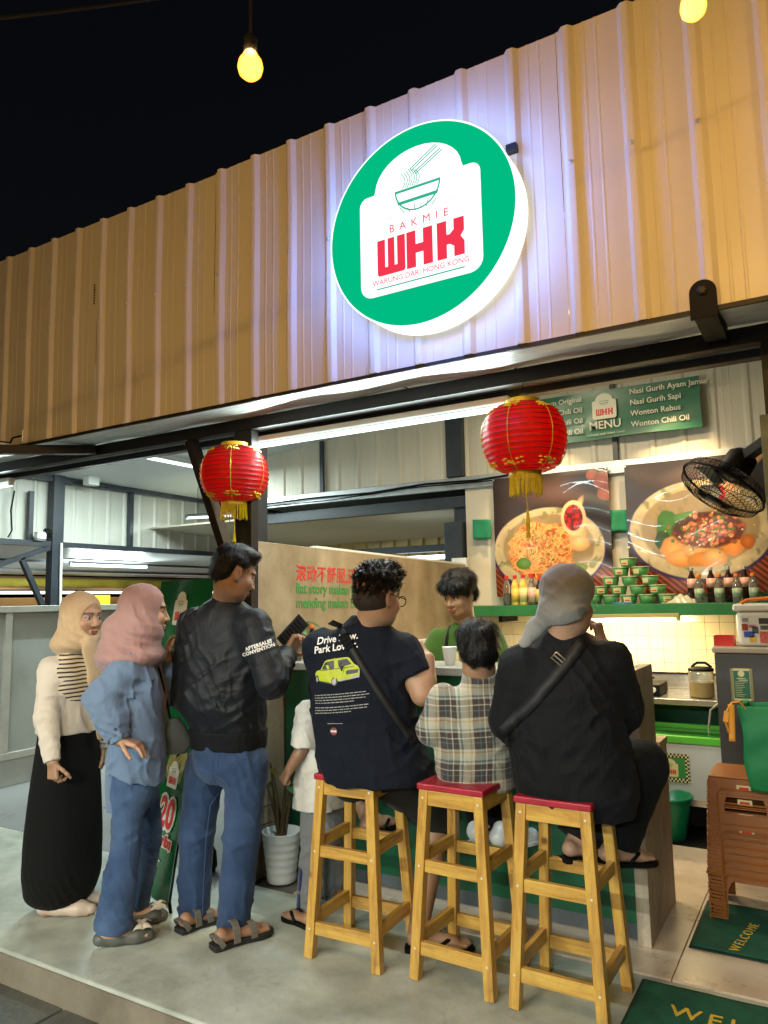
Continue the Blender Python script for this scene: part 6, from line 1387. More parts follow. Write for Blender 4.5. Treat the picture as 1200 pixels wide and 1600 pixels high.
# ================================================================= woman in blue shirt and pink scarf
pe = Person('woman in dusty pink headscarf, blue shirt and flared jeans, hand on her hip', (-2.75, 2.36, 0), (.45,.26,.16))
f = dr(.93, .30, -.02); tf = dr(.95, .25); L_ = lat_of(tf)
hc = A3(*(-2.656, 2.350, 1.422)); nb = A3(*(-2.690, 2.341, 1.249)); pe.head(hc, f, sc=1.0, neck=nb, ears=False)
shR, shL = A3(*(-2.638, 2.232, 1.167)), A3(*(-2.755, 2.467, 1.166)); elR, wrR = A3(*(-2.684, 2.160, 1.060)), A3(*(-2.604, 2.185, 0.888)); elL, wrL = A3(*(-2.727, 2.537, 1.028)), A3(*(-2.688, 2.538, 1.191))
pe.arm(shR, elR, wrR, (.045, .035, .026)).arm(shL, elL, wrL, (.045, .035, .026))
pe.hand(wrR, dr(.9, .0, -.25), (0, 0, -1), curl=.3, sc=.92, thumb=1, spread=.25); pe.hand(wrL, dr(-.1, .1, 1), dr(1, 0, 0), curl=.6, sc=.9)
wz = A3(*(-2.721, 2.372, 0.809)); pe.b.loft([(wz-UP*.1, .10, .07), (wz+UP*.1, .11, .075), (A3(*(-2.705, 2.350, 1.121)), .14, .085), (A3(*(-2.695, 2.347, 1.192)), .1, .06)], L_, k=.03)
hR, kR, aR = A3(*(-2.686, 2.318, 0.754)), A3(*(-2.710, 2.323, 0.441)), A3(*(-2.758, 2.299, 0.067)); hL, kL, aL = A3(*(-2.775, 2.458, 0.719)), A3(*(-2.806, 2.531, 0.385)), A3(*(-2.895, 2.528, 0.023))
pe.leg(hR, kR, aR, (.07, .05, .034)).leg(hL, kL, aL, (.07, .05, .034))
heR, toR = A3(*(-2.793, 2.253, 0.020)), A3(*(-2.659, 2.422, 0.020)); heL, toL = A3(*(-2.860, 2.454, 0.020)), A3(*(-2.761, 2.594, 0.020)); pe.foot(aR, heR, toR, .9); pe.foot(aL, heL, toL, .9)
pe.body()
S = SDF(.0065)
S.loft([(A3(*(-2.750, 2.381, 0.617)), .185, .135), (A3(*(-2.726, 2.378, 0.738)), .18, .128), (A3(*(-2.707, 2.364, 0.923)), .168, .115), (A3(*(-2.706, 2.356, 1.078)), .175, .112), (A3(*(-2.701, 2.345, 1.178)), .14, .085), (A3(*(-2.694, 2.342, 1.229)), .07, .06)], L_, k=.03)
sleeve(S, shR, elR, wrR+(elR-wrR)*.05, (.072, .068, .05), amp=.008); sleeve(S, shL, elL, wrL, (.068, .06, .045)); S.cap(elR, elR+(wrR-elR)*.45, .066, .072, k=.03)
S.cut(A3(*(-2.625, 2.292, 0.692)), (-.30, -.15, -.94))
for c_, d_, w_, a_, R_ in (((-2.578, 2.219, 1.005), (.8,.3,.7), .06, .008, .13), ((-2.568, 2.300, 0.888), (1,.5,.15), .07, .008, .16), ((-2.647, 2.267, 0.780), (1,.5,.1), .06, .007, .14), ((-2.607, 2.145, 0.988), (.3,.2,1), .035, .008, .09), ((-2.570, 2.209, 1.113), (.5,.3,1), .05, .006, .1)): S.fold(c_, R_, d_, w_, a_)
S.crumple(.009, 27); pe.put(S, 'shirt', M_bluesh)
S = SDF(.0065); S.loft([(A3(*(-2.844, 2.369, 0.553)), .14, .035), (A3(*(-2.818, 2.350, 0.721)), .15, .045)], L_); S.noise = (.004, 40); pe.put(S, 'shirt_tail', M_bluesh)
S = SDF(.005); S.cap(wrR+(elR-wrR)*.10, wrR-(elR-wrR)*.03, .043, .04, c0=True, c1=True); pe.put(S, 'cuff', M_bluesh)
jeans(pe, 'jeans', M_denim2, wz-UP*.05, L_, ((hR, kR, aR, (.076, .062, .080)), (hL, kL, aL, (.076, .06, .068))), (.128, .092))
c, hf, hl, hu, hs = pe.hf
def hijab(S, c, hf, hl, hu, hs, nb, vol=1.0, shade=.0):
    E = lambda p, r, k, op=0: S.ell(c+hs*(hf*p[0]+hl*p[1]+hu*p[2]), A3(*r)*hs, (hf, hl, hu), k, op)
    E((-.014, 0, .03), (.103*vol, .09*vol, .092*vol), .01); E((-.018, 0, -.04), (.09, .086, .09), .04); E((.008, 0, -.085), (.082, .082, .06), .03)
    E((.105, 0, -.025), (.088, .062, .084), .012, 1)
S = SDF(.0058); hijab(S, c, hf, hl, hu, hs, nb)
S.cap(c-hu*.09-hf*.02, nb+A3(*dr(-.1, 0))*.03-UP*.02, .09, .115, k=.05, flat=(L_, 1.15))
S.ell(A3(*(-2.707, 2.324, 1.221)), (.165, .155, .055), (L_, nrm(tf), UP), .05); S.chain((A3(*(-2.747, 2.284, 1.336)), A3(*(-2.773, 2.264, 1.196))), (.075, .045), k=.04); S.chain((A3(*(-2.675, 2.424, 1.229)), A3(*(-2.668, 2.479, 1.023)), A3(*(-2.671, 2.501, 0.848))), (.055, .03, .02), k=.03, flat=(tf, .5))
for c_, d_, w_, a_, R_ in (((-2.604, 2.231, 1.407), (.9,.5,.75), .038, .006, .10), ((-2.566, 2.270, 1.283), (.25,.1,1), .03, .009, .09), ((-2.639, 2.230, 1.257), (.6,.3,.9), .036, .008, .12), ((-2.564, 2.274, 1.517), (1,.6,.2), .04, .004, .08)): S.fold(c_, R_, d_, w_, a_, .6)
S.crumple(.0022, 30); pe.put(S, 'headscarf', M_pink)
for he, to, an in ((heR, toR, aR), (heL, toL, aL)):
    he = he*A3(1, 1, 0); to = to*A3(1, 1, 0); o = ballet(pe, he, to, M_gshoe); d_ = nrm(to-he); p = he+d_*np.linalg.norm(to-he)*.83+UP*.06; sd = np.cross(d_, UP)
    b = MB()
    for q in (-1, 1):
        for a in (.4, -.4):
            b.grid(lambda u, v: tuple(p+sd*q*(.004+.034*u)+d_*(a*.05*u+.03*(v-.5)*(.4+u))+UP*(.016*math.sin(u*3.14)+.006*math.sin(v*3.14))), 5, 4)
    b.lathe([(0, -.01), (.009, -.006), (.011, .0), (.009, .008), (0, .012)], 10, Vector(p)); b.build('bow', M_bow, o, smooth=True, solid=.003)
bg_ = thing('shoulder_bag', 'small grey shoulder bag hanging at the front of the woman in blue', 'bag', (-2.644, 2.518, 0.847))
S = SDF(.006); S.loft([(A3(*(-2.650, 2.525, 0.765)), .022, .055), (A3(*(-2.644, 2.523, 0.803)), .03, .08), (A3(*(-2.644, 2.514, 0.876)), .03, .065), (A3(*(-2.645, 2.506, 0.929)), .02, .035)], L_, k=.01, n=2.6); S.noise = (.001, 60)
V, F = S.mesh('bag'); link('bag_body', np_mesh('bag_body', V-np.array(origin(bg_)), F), pm('grey_leatherette', (.09,.095,.09), .5, bump=.3, bs=200), bg_)
MB().tube([(-2.648, 2.505, 0.923), (-2.644, 2.468, 1.040), (-2.633, 2.425, 1.144), (-2.614, 2.381, 1.205), (-2.591, 2.333, 1.226)], .005, 6).build('strap', M_black, bg_)
MB().tube([(-2.634, 2.515, 0.905), (-2.617, 2.555, 0.866), (-2.620, 2.564, 0.784), (-2.643, 2.543, 0.751)], .005, 6).build('handle', M_black, bg_)

# ================================================================= girl in tan scarf and black skirt
pe = Person('girl in tan headscarf, cream blouse with striped vest and long black skirt, at the left', (-3.2, 2.43, 0), (.40,.225,.13))
f = dr(.86, -.42, -.05); tf = dr(.85, -.4); L_ = lat_of(tf)
hc = A3(*(-3.116, 2.373, 1.401)); nb = A3(*(-3.171, 2.363, 1.230)); pe.head(hc, f, sc=.98, neck=nb, ears=False)
shR, shL = A3(*(-3.190, 2.268, 1.155)), A3(*(-3.181, 2.487, 1.137)); elR, wrR = A3(*(-3.136, 2.212, 0.945)), A3(*(-3.063, 2.200, 0.755)); elL, wrL = A3(*(-3.208, 2.549, 0.909)), A3(*(-3.170, 2.547, 0.741))
pe.arm(shR, elR, wrR, (.038, .031, .025)).arm(shL, elL, wrL, (.038, .031, .025))
pe.hand(wrR, dr(.08, 0, -1), dr(.5, .85, 0), curl=.75, sc=.85, thumb=-1); pe.hand(wrL, dr(.05, 0, -1), dr(-.5, -.5, 0), curl=.5, sc=.8)
wz = A3(*(-3.209, 2.390, 0.871)); pe.b.loft([(wz-UP*.1, .1, .08), (wz+UP*.06, .1, .075), (A3(*(-3.184, 2.369, 1.132)), .11, .07), (A3(*(-3.174, 2.366, 1.193)), .07, .05)], L_, k=.03)
hR, kR, aR = A3(*(-3.210, 2.360, 0.741)), A3(*(-3.220, 2.380, 0.383)), A3(*(-3.250, 2.396, 0.049)); hL, kL, aL = A3(*(-3.255, 2.454, 0.720)), A3(*(-3.275, 2.493, 0.346)), A3(*(-3.299, 2.521, 0.034))
pe.leg(hR, kR, aR, (.06, .045, .033)).leg(hL, kL, aL, (.06, .045, .033)); heR, toR = A3(*(-3.308, 2.342, 0.000)), A3(*(-3.111, 2.480, -0.000)); heL, toL = A3(*(-3.322, 2.468, -0.000)), A3(*(-3.180, 2.578, 0.000))
pe.foot(aR, heR, toR, .85); pe.foot(aL, heL, toL, .85); pe.body()
S = SDF(.0058); S.loft([(A3(*(-3.211, 2.392, 0.849)), .155, .125), (A3(*(-3.201, 2.384, 0.947)), .145, .115), (A3(*(-3.189, 2.375, 1.070)), .14, .105), (A3(*(-3.179, 2.368, 1.162)), .125, .085), (A3(*(-3.172, 2.364, 1.217)), .06, .055)], L_, k=.03)
sleeve(S, shR, elR, wrR, (.058, .052, .036), amp=.006); sleeve(S, shL, elL, wrL, (.058, .05, .036)); S.fold(A3(*(-3.126, 2.316, 0.917)), .1, (1, -.3, .1), .04, .005)
S.crumple(.004, 34); pe.put(S, 'blouse', M_creamc)
def stripes(name, c1, c2, freq):
    m, nt, b = newmat(name); L = nt.links.new; tc = N(nt, 'ShaderNodeTexCoord'); sp = N(nt, 'ShaderNodeSeparateXYZ'); L(tc.outputs['Object'], sp.inputs[0])
    n = N(nt, 'ShaderNodeTexNoise'); n.inputs['Scale'].default_value = 7; L(tc.outputs['Object'], n.inputs['Vector']); mm = N(nt, 'ShaderNodeMath', operation='MULTIPLY_ADD'); mm.inputs[1].default_value = .018; L(n.outputs[0], mm.inputs[0]); L(sp.outputs[2], mm.inputs[2])
    a = N(nt, 'ShaderNodeMath', operation='MULTIPLY'); a.inputs[1].default_value = freq; L(mm.outputs[0], a.inputs[0]); fr = N(nt, 'ShaderNodeMath', operation='FRACT'); L(a.outputs[0], fr.inputs[0])
    r = N(nt, 'ShaderNodeValToRGB'); r.color_ramp.interpolation = 'EASE'; e = r.color_ramp.elements; e[0].position = .5; e[0].color = rgba(c1); e[1].position = .62; e[1].color = rgba(c2); x = e.new(.9); x.color = rgba(c2); y = e.new(.98); y.color = rgba(c1)
    L(fr.outputs[0], r.inputs[0]); L(r.outputs[0], b.inputs['Base Color']); b.inputs['Roughness'].default_value = .9; b.inputs['Sheen Weight'].default_value = .2
    bp = N(nt, 'ShaderNodeBump'); bp.inputs['Strength'].default_value = .5; bp.inputs['Distance'].default_value = .004; L(r.outputs[0], bp.inputs['Height']); L(bp.outputs[0], b.inputs['Normal']); return m
S = SDF(.0055); S.loft([(A3(*(-3.197, 2.379, 1.003)), .146, .118), (A3(*(-3.189, 2.375, 1.070)), .146, .113), (A3(*(-3.179, 2.368, 1.162)), .129, .094), (A3(*(-3.171, 2.363, 1.230)), .075, .066)], L_, k=.03)
S.cut(A3(*(-3.160, 2.265, 1.142)), -A3(*dr(.9, .25))+A3(0, 0, .15)); S.cut(A3(*(-3.118, 2.307, 1.015)), A3(*dr(-.5, 0, -.86))); S.noise = (.002, 60)
pe.put(S, 'vest', stripes('striped_knit', (.62,.52,.36), (.035,.025,.02), 52))
S = SDF(.007); S.loft([(A3(*(-3.208, 2.388, 0.892)), .14, .115), (A3(*(-3.223, 2.396, 0.763)), .15, .13), (A3(*(-3.252, 2.412, 0.518)), .172, .152), (A3(*(-3.281, 2.429, 0.273)), .182, .168), (A3(*(-3.297, 2.438, 0.135)), .174, .165), (A3(*(-3.312, 2.441, 0.052)), .14, .135), (A3(*(-3.314, 2.444, 0.015)), .09, .09)], L_, k=.03, n=2.1)
for k in range(6): S.fold(A3(*(-3.134, 2.314, 0.469))+A3(*dr(-.12+.05*k, 0)), .16, dr(1, .2, .04), .05, .006, .5)
S.fold(A3(*(-3.158, 2.344, 0.145)), .14, dr(1, .1, .3), .028, .006); pe.put(S, 'skirt', M_blacks)
c, hf, hl, hu, hs = pe.hf
S = SDF(.0058); hijab(S, c, hf, hl, hu, hs, nb)
S.cap(c-hu*.085-hf*.02, nb+UP*.045, .082, .08, k=.05); S.ell(A3(*(-3.160, 2.364, 1.266)), (.105, .098, .04), (L_, nrm(tf), UP), .05)
S.chain((A3(*(-3.027, 2.352, 1.251)), A3(*(-3.017, 2.378, 1.106)), A3(*(-3.039, 2.421, 0.952)), A3(*(-3.066, 2.458, 0.825))), (.045, .034, .028, .022), k=.03, flat=(tf, .45))
for c_, d_, w_, a_, R_ in (((-3.088, 2.271, 1.409), (.9,.3,.4), .034, .005, .11), ((-3.064, 2.302, 1.289), (.4,.1,1), .03, .007, .09), ((-3.004, 2.370, 1.049), (1,.4,.05), .028, .006, .13)): S.fold(c_, R_, d_, w_, a_, .6)
S.crumple(.002, 30); pe.put(S, 'headscarf', M_tan)
S = SDF(.006); S.loft([(A3(*(-3.145, 2.534, 0.776)), .022, .05), (A3(*(-3.127, 2.509, 0.874)), .025, .05)], L_); pe.put(S, 'vest_hem', bpy.data.materials['striped_knit'])
for he, to in ((heR, toR), (heL, toL)):
    o = ballet(pe, he, to, M_beige); d_ = nrm(to-he); p = he+d_*np.linalg.norm(to-he)*.6; sd = np.cross(d_, UP)
    MB().tube([tuple(p+sd*-.036*math.cos(a)+UP*(.03+.032*math.sin(a))) for a in [math.pi*i/8 for i in range(9)]], .004, 6).build('strap', M_beige, o)

# ================================================================= child in white shirt behind the first stool
pe = Person('child in white t-shirt and grey trousers, fist clenched, half hidden behind the first stool', (-2.12, 3.0, 0), (.30,.165,.095))
f = dr(-.6, .8); tf = dr(-.8, .6); L_ = lat_of(tf)
hc = A3(*(-2.064, 3.037, 1.107)); nb = A3(*(-2.105, 3.002, 1.012)); pe.head(hc, f, sc=.92, neck=nb)
shA, elA, wrA = A3(*(-2.136, 2.865, 0.939)), A3(*(-2.146, 2.846, 0.780)), A3(*(-2.197, 2.806, 0.683)); shB, elB, wrB = A3(*(-2.078, 3.126, 0.907)), A3(*(-2.084, 3.171, 0.722)), A3(*(-2.164, 3.221, 0.613))
pe.arm(shA, elA, wrA, (.034, .028, .022)).arm(shB, elB, wrB, (.034, .028, .022)); pe.hand(wrA, dr(-.5, 0, -.85), dr(.6, .5, -.2), curl=1.15, sc=.72); pe.hand(wrB, dr(-.2, .3, -.9), dr(-.6, -.5, 0), sc=.72)
pe.b.loft([(A3(*(-2.150, 3.021, 0.505)), .09, .07), (A3(*(-2.130, 2.996, 0.779)), .09, .07), (A3(*(-2.111, 2.994, 0.959)), .09, .055)], L_, k=.03)
hA, kA, aA = A3(*(-2.161, 2.969, 0.502)), A3(*(-2.181, 2.957, 0.242)), A3(*(-2.207, 2.954, -0.017)); hB, kB, aB = A3(*(-2.156, 3.093, 0.473)), A3(*(-2.164, 3.122, 0.226)), A3(*(-2.211, 3.170, 0.010))
pe.leg(hA, kA, aA, (.055, .042, .03)).leg(hB, kB, aB, (.055, .042, .03)); heA, toA = A3(*(-2.101, 2.835, 0.000)), A3(*(-2.269, 2.866, 0.000)); heB, toB = A3(*(-2.135, 3.135, 0.000)), A3(*(-2.295, 3.174, 0.000))
pe.foot(aA, heA+UP*.018, toA+UP*.018, .8); pe.foot(aB, heB+UP*.018, toB+UP*.018, .8); pe.body()
c, hf, hl, hu, hs = pe.hf
pe.hair(lambda S: (S.ell(c+hs*(hf*-.02+hu*.045), A3(.098, .083, .08)*hs, (hf, hl, hu), .01), S.ell(c+hs*(hf*.13+hu*-.02), A3(.07, .1, .08)*hs, (hf, hl, hu), .015, 1)), 500)
S = SDF(.0065); S.loft([(A3(*(-2.159, 3.007, 0.484)), .145, .12), (A3(*(-2.143, 2.993, 0.660)), .135, .11), (A3(*(-2.123, 2.988, 0.870)), .125, .095), (A3(*(-2.113, 2.992, 0.965)), .10, .075), (A3(*(-2.108, 3.002, 1.000)), .055, .05)], L_, k=.03); sleeve(S, shA, elA-(elA-shA)*.02, None, (.055, .062)); sleeve(S, shB, elB, None, (.055, .06))
S.crumple(.004, 32); S.fold(A3(*(-2.148, 2.877, 0.624)), .12, dr(1, 0, .3), .05, .006); S.fold(A3(*(-2.110, 2.804, 0.897)), .07, (0, 0, 1), .035, .005); pe.put(S, 't_shirt', M_whitec)
jeans(pe, 'trousers', M_greyp, A3(*(-2.150, 3.021, 0.505)), L_, ((hA, kA, aA-UP*.0, (.068, .056, .052)), (hB, kB, aB, (.068, .056, .052))), (.11, .085))
b = MB(); b.grid(lambda u, v: tuple(kA+(aA-kA)*(v*1.05)+A3(*dr(-.85, -.5))*(.0575-.004*v)+A3(*dr(.5, -.85))*(.03*(u-.5)-.0)), 3, 8); b.build('navy_stripe', cloth('navy_panel', (.01,.025,.1)), pe.t, smooth=True, solid=.006)
flipflop(pe, heA, toA, .075); flipflop(pe, heB, toB, .075)

# ================================================================= man in printed navy shirt on the first stool
pe = Person('man with curly hair and glasses in a navy printed t-shirt, eating on the leftmost stool', (-1.80, 2.80, 0), (.38,.215,.125))
f = dr(.72, .68, -.12); tf = dr(.15, .98); L_ = lat_of(tf)
hc = A3(*(-1.683, 2.769, 1.467)); nb = A3(*(-1.748, 2.774, 1.319)); P_ = pe.head(hc, f, sc=1.05, neck=nb)
shR, elR, wrR = A3(*(-1.607, 2.848, 1.221)), A3(*(-1.509, 2.835, 1.054)), A3(*(-1.512, 2.885, 1.193)); shL, elL, wrL = A3(*(-1.955, 2.733, 1.236)), A3(*(-2.044, 2.968, 1.010)), A3(*(-1.915, 3.197, 1.098))
pe.arm(shR, elR, wrR, (.058, .05, .034)).arm(shL, elL, wrL, (.055, .047, .033)); pe.hand(wrR, dr(-.5, .35, .75), dr(-.7, .6, -.3), curl=.95, sc=1.0, thumb=-1, tc=.8); pe.hand(wrL, dr(.9, .3, .1), (0, 0, -1), curl=.6)
hipz = A3(*(-1.768, 2.845, 0.711)); pe.b.loft([(hipz-UP*.03, .17, .12), (hipz+UP*.1, .17, .11), (A3(*(-1.779, 2.796, 1.111)), .19, .11), (A3(*(-1.762, 2.783, 1.277)), .14, .08)], L_, k=.03)
hR, kR, aR = A3(*(-1.693, 2.918, 0.676)), A3(*(-1.598, 3.117, 0.486)), A3(*(-1.607, 2.916, 0.042)); hL, kL, aL = A3(*(-1.912, 2.896, 0.659)), A3(*(-2.039, 3.144, 0.604)), A3(*(-1.902, 3.026, 0.437))
pe.leg(hR, kR, aR, (.09, .062, .04)).leg(hL, kL, aL, (.09, .062, .04)); heR = A3(*(-1.618, 2.867, 0.000)); toR = heR+A3(*dr(.75, -.05))*.255
heL = A3(*(-1.908, 2.968, 0.406)); toL = heL+A3(*dr(.55, .5))*.22; pe.foot(aR, heR+UP*.018, toR+UP*.018, 1.); pe.foot(aL, heL, toL, .95); pe.body()
c, hf, hl, hu, hs = pe.hf
def hr(S):
    S.ell(c+hs*(hf*-.01+hu*.062), A3(.106, .088, .075)*hs, (hf, hl, hu), .01); S.ell(c+hs*(hf*.03+hu*.098), A3(.082, .072, .048)*hs, (hf, hl, hu), .02)
    S.ell(c+hs*(hf*-.055+hu*.0), A3(.05, .073, .045)*hs, (hf, hl, hu), .02); S.ell(c+hs*(hf*.14+hu*-.035), A3(.075, .12, .085)*hs, (hf, hl, hu), .015, 1)
    for q in (-1, 1): S.ell(c+hs*(hf*.0+hl*q*.09+hu*-.03), A3(.035, .025, .045)*hs, (hf, hl, hu), .006, 1)
pe.hair(hr, 4200, .02, (.0075, 190), flow=lambda p: RNG.normal(size=3)*1.5+(p-c)*6)
M_fade = pm('cropped_hair', (.03,.018,.012), .7, var=.5, vs=300)
S = SDF(.0045)
S.ell(c+hs*(hf*-.028+hu*-.018), A3(.083, .0795, .062)*hs, (hf, hl, hu), .01); S.ell(c+hs*(hf*.12+hu*-.05), A3(.1, .12, .1)*hs, (hf, hl, hu), .012, 1)
for q in (-1, 1): S.ell(c+hs*(hf*.0+hl*q*.09+hu*-.025), A3(.034, .026, .042)*hs, (hf, hl, hu), .004, 1)
pe.put(S, 'cropped_sides', M_fade)
g = MB(); P2 = lambda a, q, w: tuple(c+hs*(hf*a+hl*q+hu*w))
for q in (-1, 1): g.tube([P2(.108+.004*math.cos(t), q*.034+.027*math.cos(t), -.012+.021*math.sin(t)) for t in [2*math.pi*i/20 for i in range(20)]], .0022, 5, closed=True); g.tube([P2(.106, q*.06, -.005), P2(.05, q*.083, -.002), P2(-.01, q*.086, .004)], .0022, 5)
g.tube([P2(.111, -.009, -.008), P2(.113, 0, -.004), P2(.111, .009, -.008)], .002, 5)
gl = thing('glasses', 'thin dark framed glasses on the curly haired man', 'glasses', tuple(c)); g.build('frame', M_black, gl)
S = SDF(.0065)
S.loft([(A3(*(-1.711, 2.817, 0.651)), .225, .19), (A3(*(-1.734, 2.816, 0.733)), .245, .20), (A3(*(-1.776, 2.820, 0.863)), .235, .18), (A3(*(-1.790, 2.801, 1.028)), .228, .16), (A3(*(-1.795, 2.791, 1.166)), .222, .145), (A3(*(-1.778, 2.788, 1.263)), .19, .115), (A3(*(-1.761, 2.778, 1.319)), .14, .095), (A3(*(-1.753, 2.778, 1.355)), .09, .08), (A3(*(-1.746, 2.778, 1.385)), .064, .066)], L_, k=.03, n=2.3)
sleeve(S, shR, shR+(elR-shR)*.62, None, (.086, .082), amp=.006); sleeve(S, shL, shL+(elL-shL)*.7, None, (.092, .088))
for c_, d_, w_, a_, R_ in (((-1.532, 2.765, 1.123), (.6,.2,1), .05, .007, .12), ((-1.528, 2.800, 0.885), (-.5,.1,1), .06, .007, .16), ((-1.833, 2.633, 0.785), (.5,0,1), .06, .006, .16), ((-1.646, 2.684, 0.793), (.1,0,1), .07, .006, .18), ((-1.855, 2.625, 1.178), (.8,.2,.6), .06, .005, .12), ((-1.601, 2.729, 1.255), (1,.2,.6), .06, .006, .12)): S.fold(c_, R_, d_, w_, a_)
S.cut((0, 0, .69), (0, 0, -1)); S.crumple(.0045, 26); pe.put(S, 't_shirt', M_navyt); TB = BVHTree.FromPolygons([tuple(v) for v in pe.last[0]], [tuple(int(i) for i in f_) for f_ in pe.last[1]])
def patch(p, d): h = TB.ray_cast(Vector(p)-Vector(d)*.6, Vector(d)); return h[0] if h[0] else Vector(p)
dv_ = Vector(tf).normalized()
pc_ = patch((-1.796, 2.588, 1.272), dv_); ux = Vector(dr(1, 0, .14))
for i, s_ in enumerate(('Drive Slow.', 'Park Lower.')):
    decal(pe, TB, frame(pc_+Vector((-.005*i, 0, .017-.037*i)), ux, UP), text_mesh(s_, .041, bold=.0009, shear=.12), M_whitep, 'shirt_print', dv_, .003)
# printed car
pc_ = patch((-1.796, 2.605, 1.150), dv_); CM = frame(pc_, Vector(dr(1, 0, .05)), UP); k_ = .00273
def carpoly(pts, mat, lift): decal(pe, TB, CM, subdiv(MB_flat(pts), .02), mat, 'car_print', dv_, .003+lift)
def MB_flat(pts):
    me = bpy.data.meshes.new('car_print'); me.from_pydata([((x-600-30)/7.5*k_*.98, -(y-990)/7.5*k_*.98, .0) for x, y in pts], [], [tuple(range(len(pts)))[::-1]])
    bm = bmesh.new(); bm.from_mesh(me); bmesh.ops.triangulate(bm, faces=bm.faces); bm.to_mesh(me); bm.free(); return me
CX = -290
ofs = lambda pts: [(x+CX, y) for x, y in pts]
M_ycar = pm('yellow_print', (.42,.48,.015), .6, var=.1); M_dcar = pm('dark_print', (.02,.025,.03), .5); M_gcar = pm('grey_print', (.35,.35,.33), .5)
carpoly(ofs([(632,1000),(650,968),(712,950),(765,860),(800,840),(890,830),(1050,818),(1080,830),(1130,895),(1180,925),(1200,955),(1198,1035),(1120,1068),(945,1085),(860,1110),(700,1090),(640,1075)]), M_ycar, 0)
carpoly(ofs([(724,948),(772,868),(885,848),(888,945)]), M_dcar, .0012); carpoly(ofs([(935,850),(1045,835),(1105,900),(945,930)]), M_dcar, .0012)
carpoly(ofs([(1030,985),(1050,968),(1185,960),(1178,1000),(1040,1015)]), M_dcar, .0012); carpoly(ofs([(1110,1030),(1195,1020),(1192,1046),(1112,1056)]), M_gcar, .0012); carpoly(ofs([(650,1075),(860,1108),(860,1122),(700,1102)]), M_dcar, .0012); carpoly(ofs([(940,1078),(1195,1040),(1195,1054),(945,1094)]), M_gcar, .0013)
cir = lambda cx, cy, rx, ry: [(cx+rx*math.cos(t), cy+ry*math.sin(t)) for t in [2*math.pi*i/20 for i in range(20)]]
carpoly(ofs(cir(888, 1092, 40, 52)), M_dcar, .0014); carpoly(ofs(cir(882, 1094, 26, 38)), M_gcar, .0020); carpoly(ofs(cir(655, 1060, 20, 45)), M_dcar, .0014); carpoly(ofs(cir(652, 1062, 11, 30)), M_gcar, .0020)
carpoly(ofs([(886,845),(898,815),(902,845)]), M_ycar, .001); carpoly(ofs([(700,958),(1130,925),(1130,931),(700,965)]), M_dcar, .0012)
rl = random.Random(3)
for i, y in enumerate((1085, 1089, 1093, 1097, 1104, 1108, 1112)):
    me = MB()
    x = -.115
    while x < (.115 if i not in (3, 6) else .05): w_ = rl.uniform(.006, .02); me.box((x, -.0016, 0), (x+w_, .0016, .0004)); x += w_+.003
    q = me.mesh('small_print'); decal(pe, TB, frame(patch((-1.793, 2.618, 1.065), dv_)+Vector((0, 0, -(y-1084)*.00275)), Vector(dr(1, 0, .10)), UP), q, M_gcar, 'small_print', dv_, .003)
me = MB(); me.box((-.035, -.001, 0), (.035, .001, .0004)); decal(pe, TB, frame(patch((-1.814, 2.623, 0.941), dv_), Vector(dr(1, 0, .05)), UP), me.mesh('small_print'), M_gcar, 'small_print', dv_, .003)
me = MB(); me.prism(arc(0, 0, .016, 0, 360, 18)[:-1], Matrix(), .0004); decal(pe, TB, frame(patch((-1.821, 2.623, 0.910), dv_), Vector(dr(1, 0, 0)), UP), me.mesh('round_print'), pm('dim_red_print', (.2,.03,.03), .6), 'round_print', dv_, .003)
decal(pe, TB, frame(patch((-1.821, 2.623, 0.910), dv_), Vector(dr(1, 0, 0)), UP), text_mesh('MRSB', .011, bold=.0005), M_whitep, 'round_print', dv_, .005)
# sling strap with buckle across the back
def strap_on(pe, bvh, pts, wdt, name, d, off=.004, mat=None, lift=0):
    V_ = []; n = len(pts)
    for i, p in enumerate(pts):
        p = Vector(p); t = (Vector(pts[min(i+1, n-1)])-Vector(pts[max(i-1, 0)])).normalized(); s_ = t.cross(Vector(d)).normalized()
        for q in (-1, 1): r_ = p+s_*q*wdt/2; h = bvh.ray_cast(r_-Vector(d)*.6, Vector(d)); V_.append(tuple((h[0] if h[0] else r_)-Vector(d)*off))
    b = MB(); b.add(V_, [(2*i, 2*i+1, 2*i+3, 2*i+2) for i in range(n-1)]); return b.build(name, mat or M_web, pe.t, smooth=True, solid=.004)
sp = [Vector((-1.796, 2.576, 1.362)).lerp(Vector((-1.531, 2.804, 0.845)), i/24) for i in range(25)]
sling = thing('sling_bag_strap', 'black sling strap with plastic buckle across the navy shirt', 'strap', tuple(sp[3]))
pe_t = pe.t; pe.t = sling; strap_on(pe, TB, sp, .028, 'webbing', dv_)
bk_ = patch((-1.756, 2.611, 1.279), dv_); bm_ = frame(bk_-dv_*.012, (sp[10]-sp[2]), dv_*-1); b = MB(); b.m = frame(bk_-dv_*.012, (sp[10]-sp[2]), Vector(dv_).cross((sp[10]-sp[2]).normalized()))
b.cbox((0, 0, 0), (.07, .044, .014)); b.build('buckle', M_black, sling, bevel=.004)
b = MB(); b.m = frame(bk_-dv_*.012, (sp[10]-sp[2]), Vector(dv_).cross((sp[10]-sp[2]).normalized()))
for k in range(4): b.cbox((-.03+.02*k, 0, -.008), (.006, .046, .005)); b.cbox((-.03+.02*k, 0, .008), (.006, .046, .005))
b.build('buckle_bar', M_black, sling); pe.t = pe_t
S = SDF(.007); S.loft([(hipz+UP*.03, .20, .15), (hipz-UP*.02, .205, .16), (hipz-UP*.058, .18, .14)], L_, k=.02)
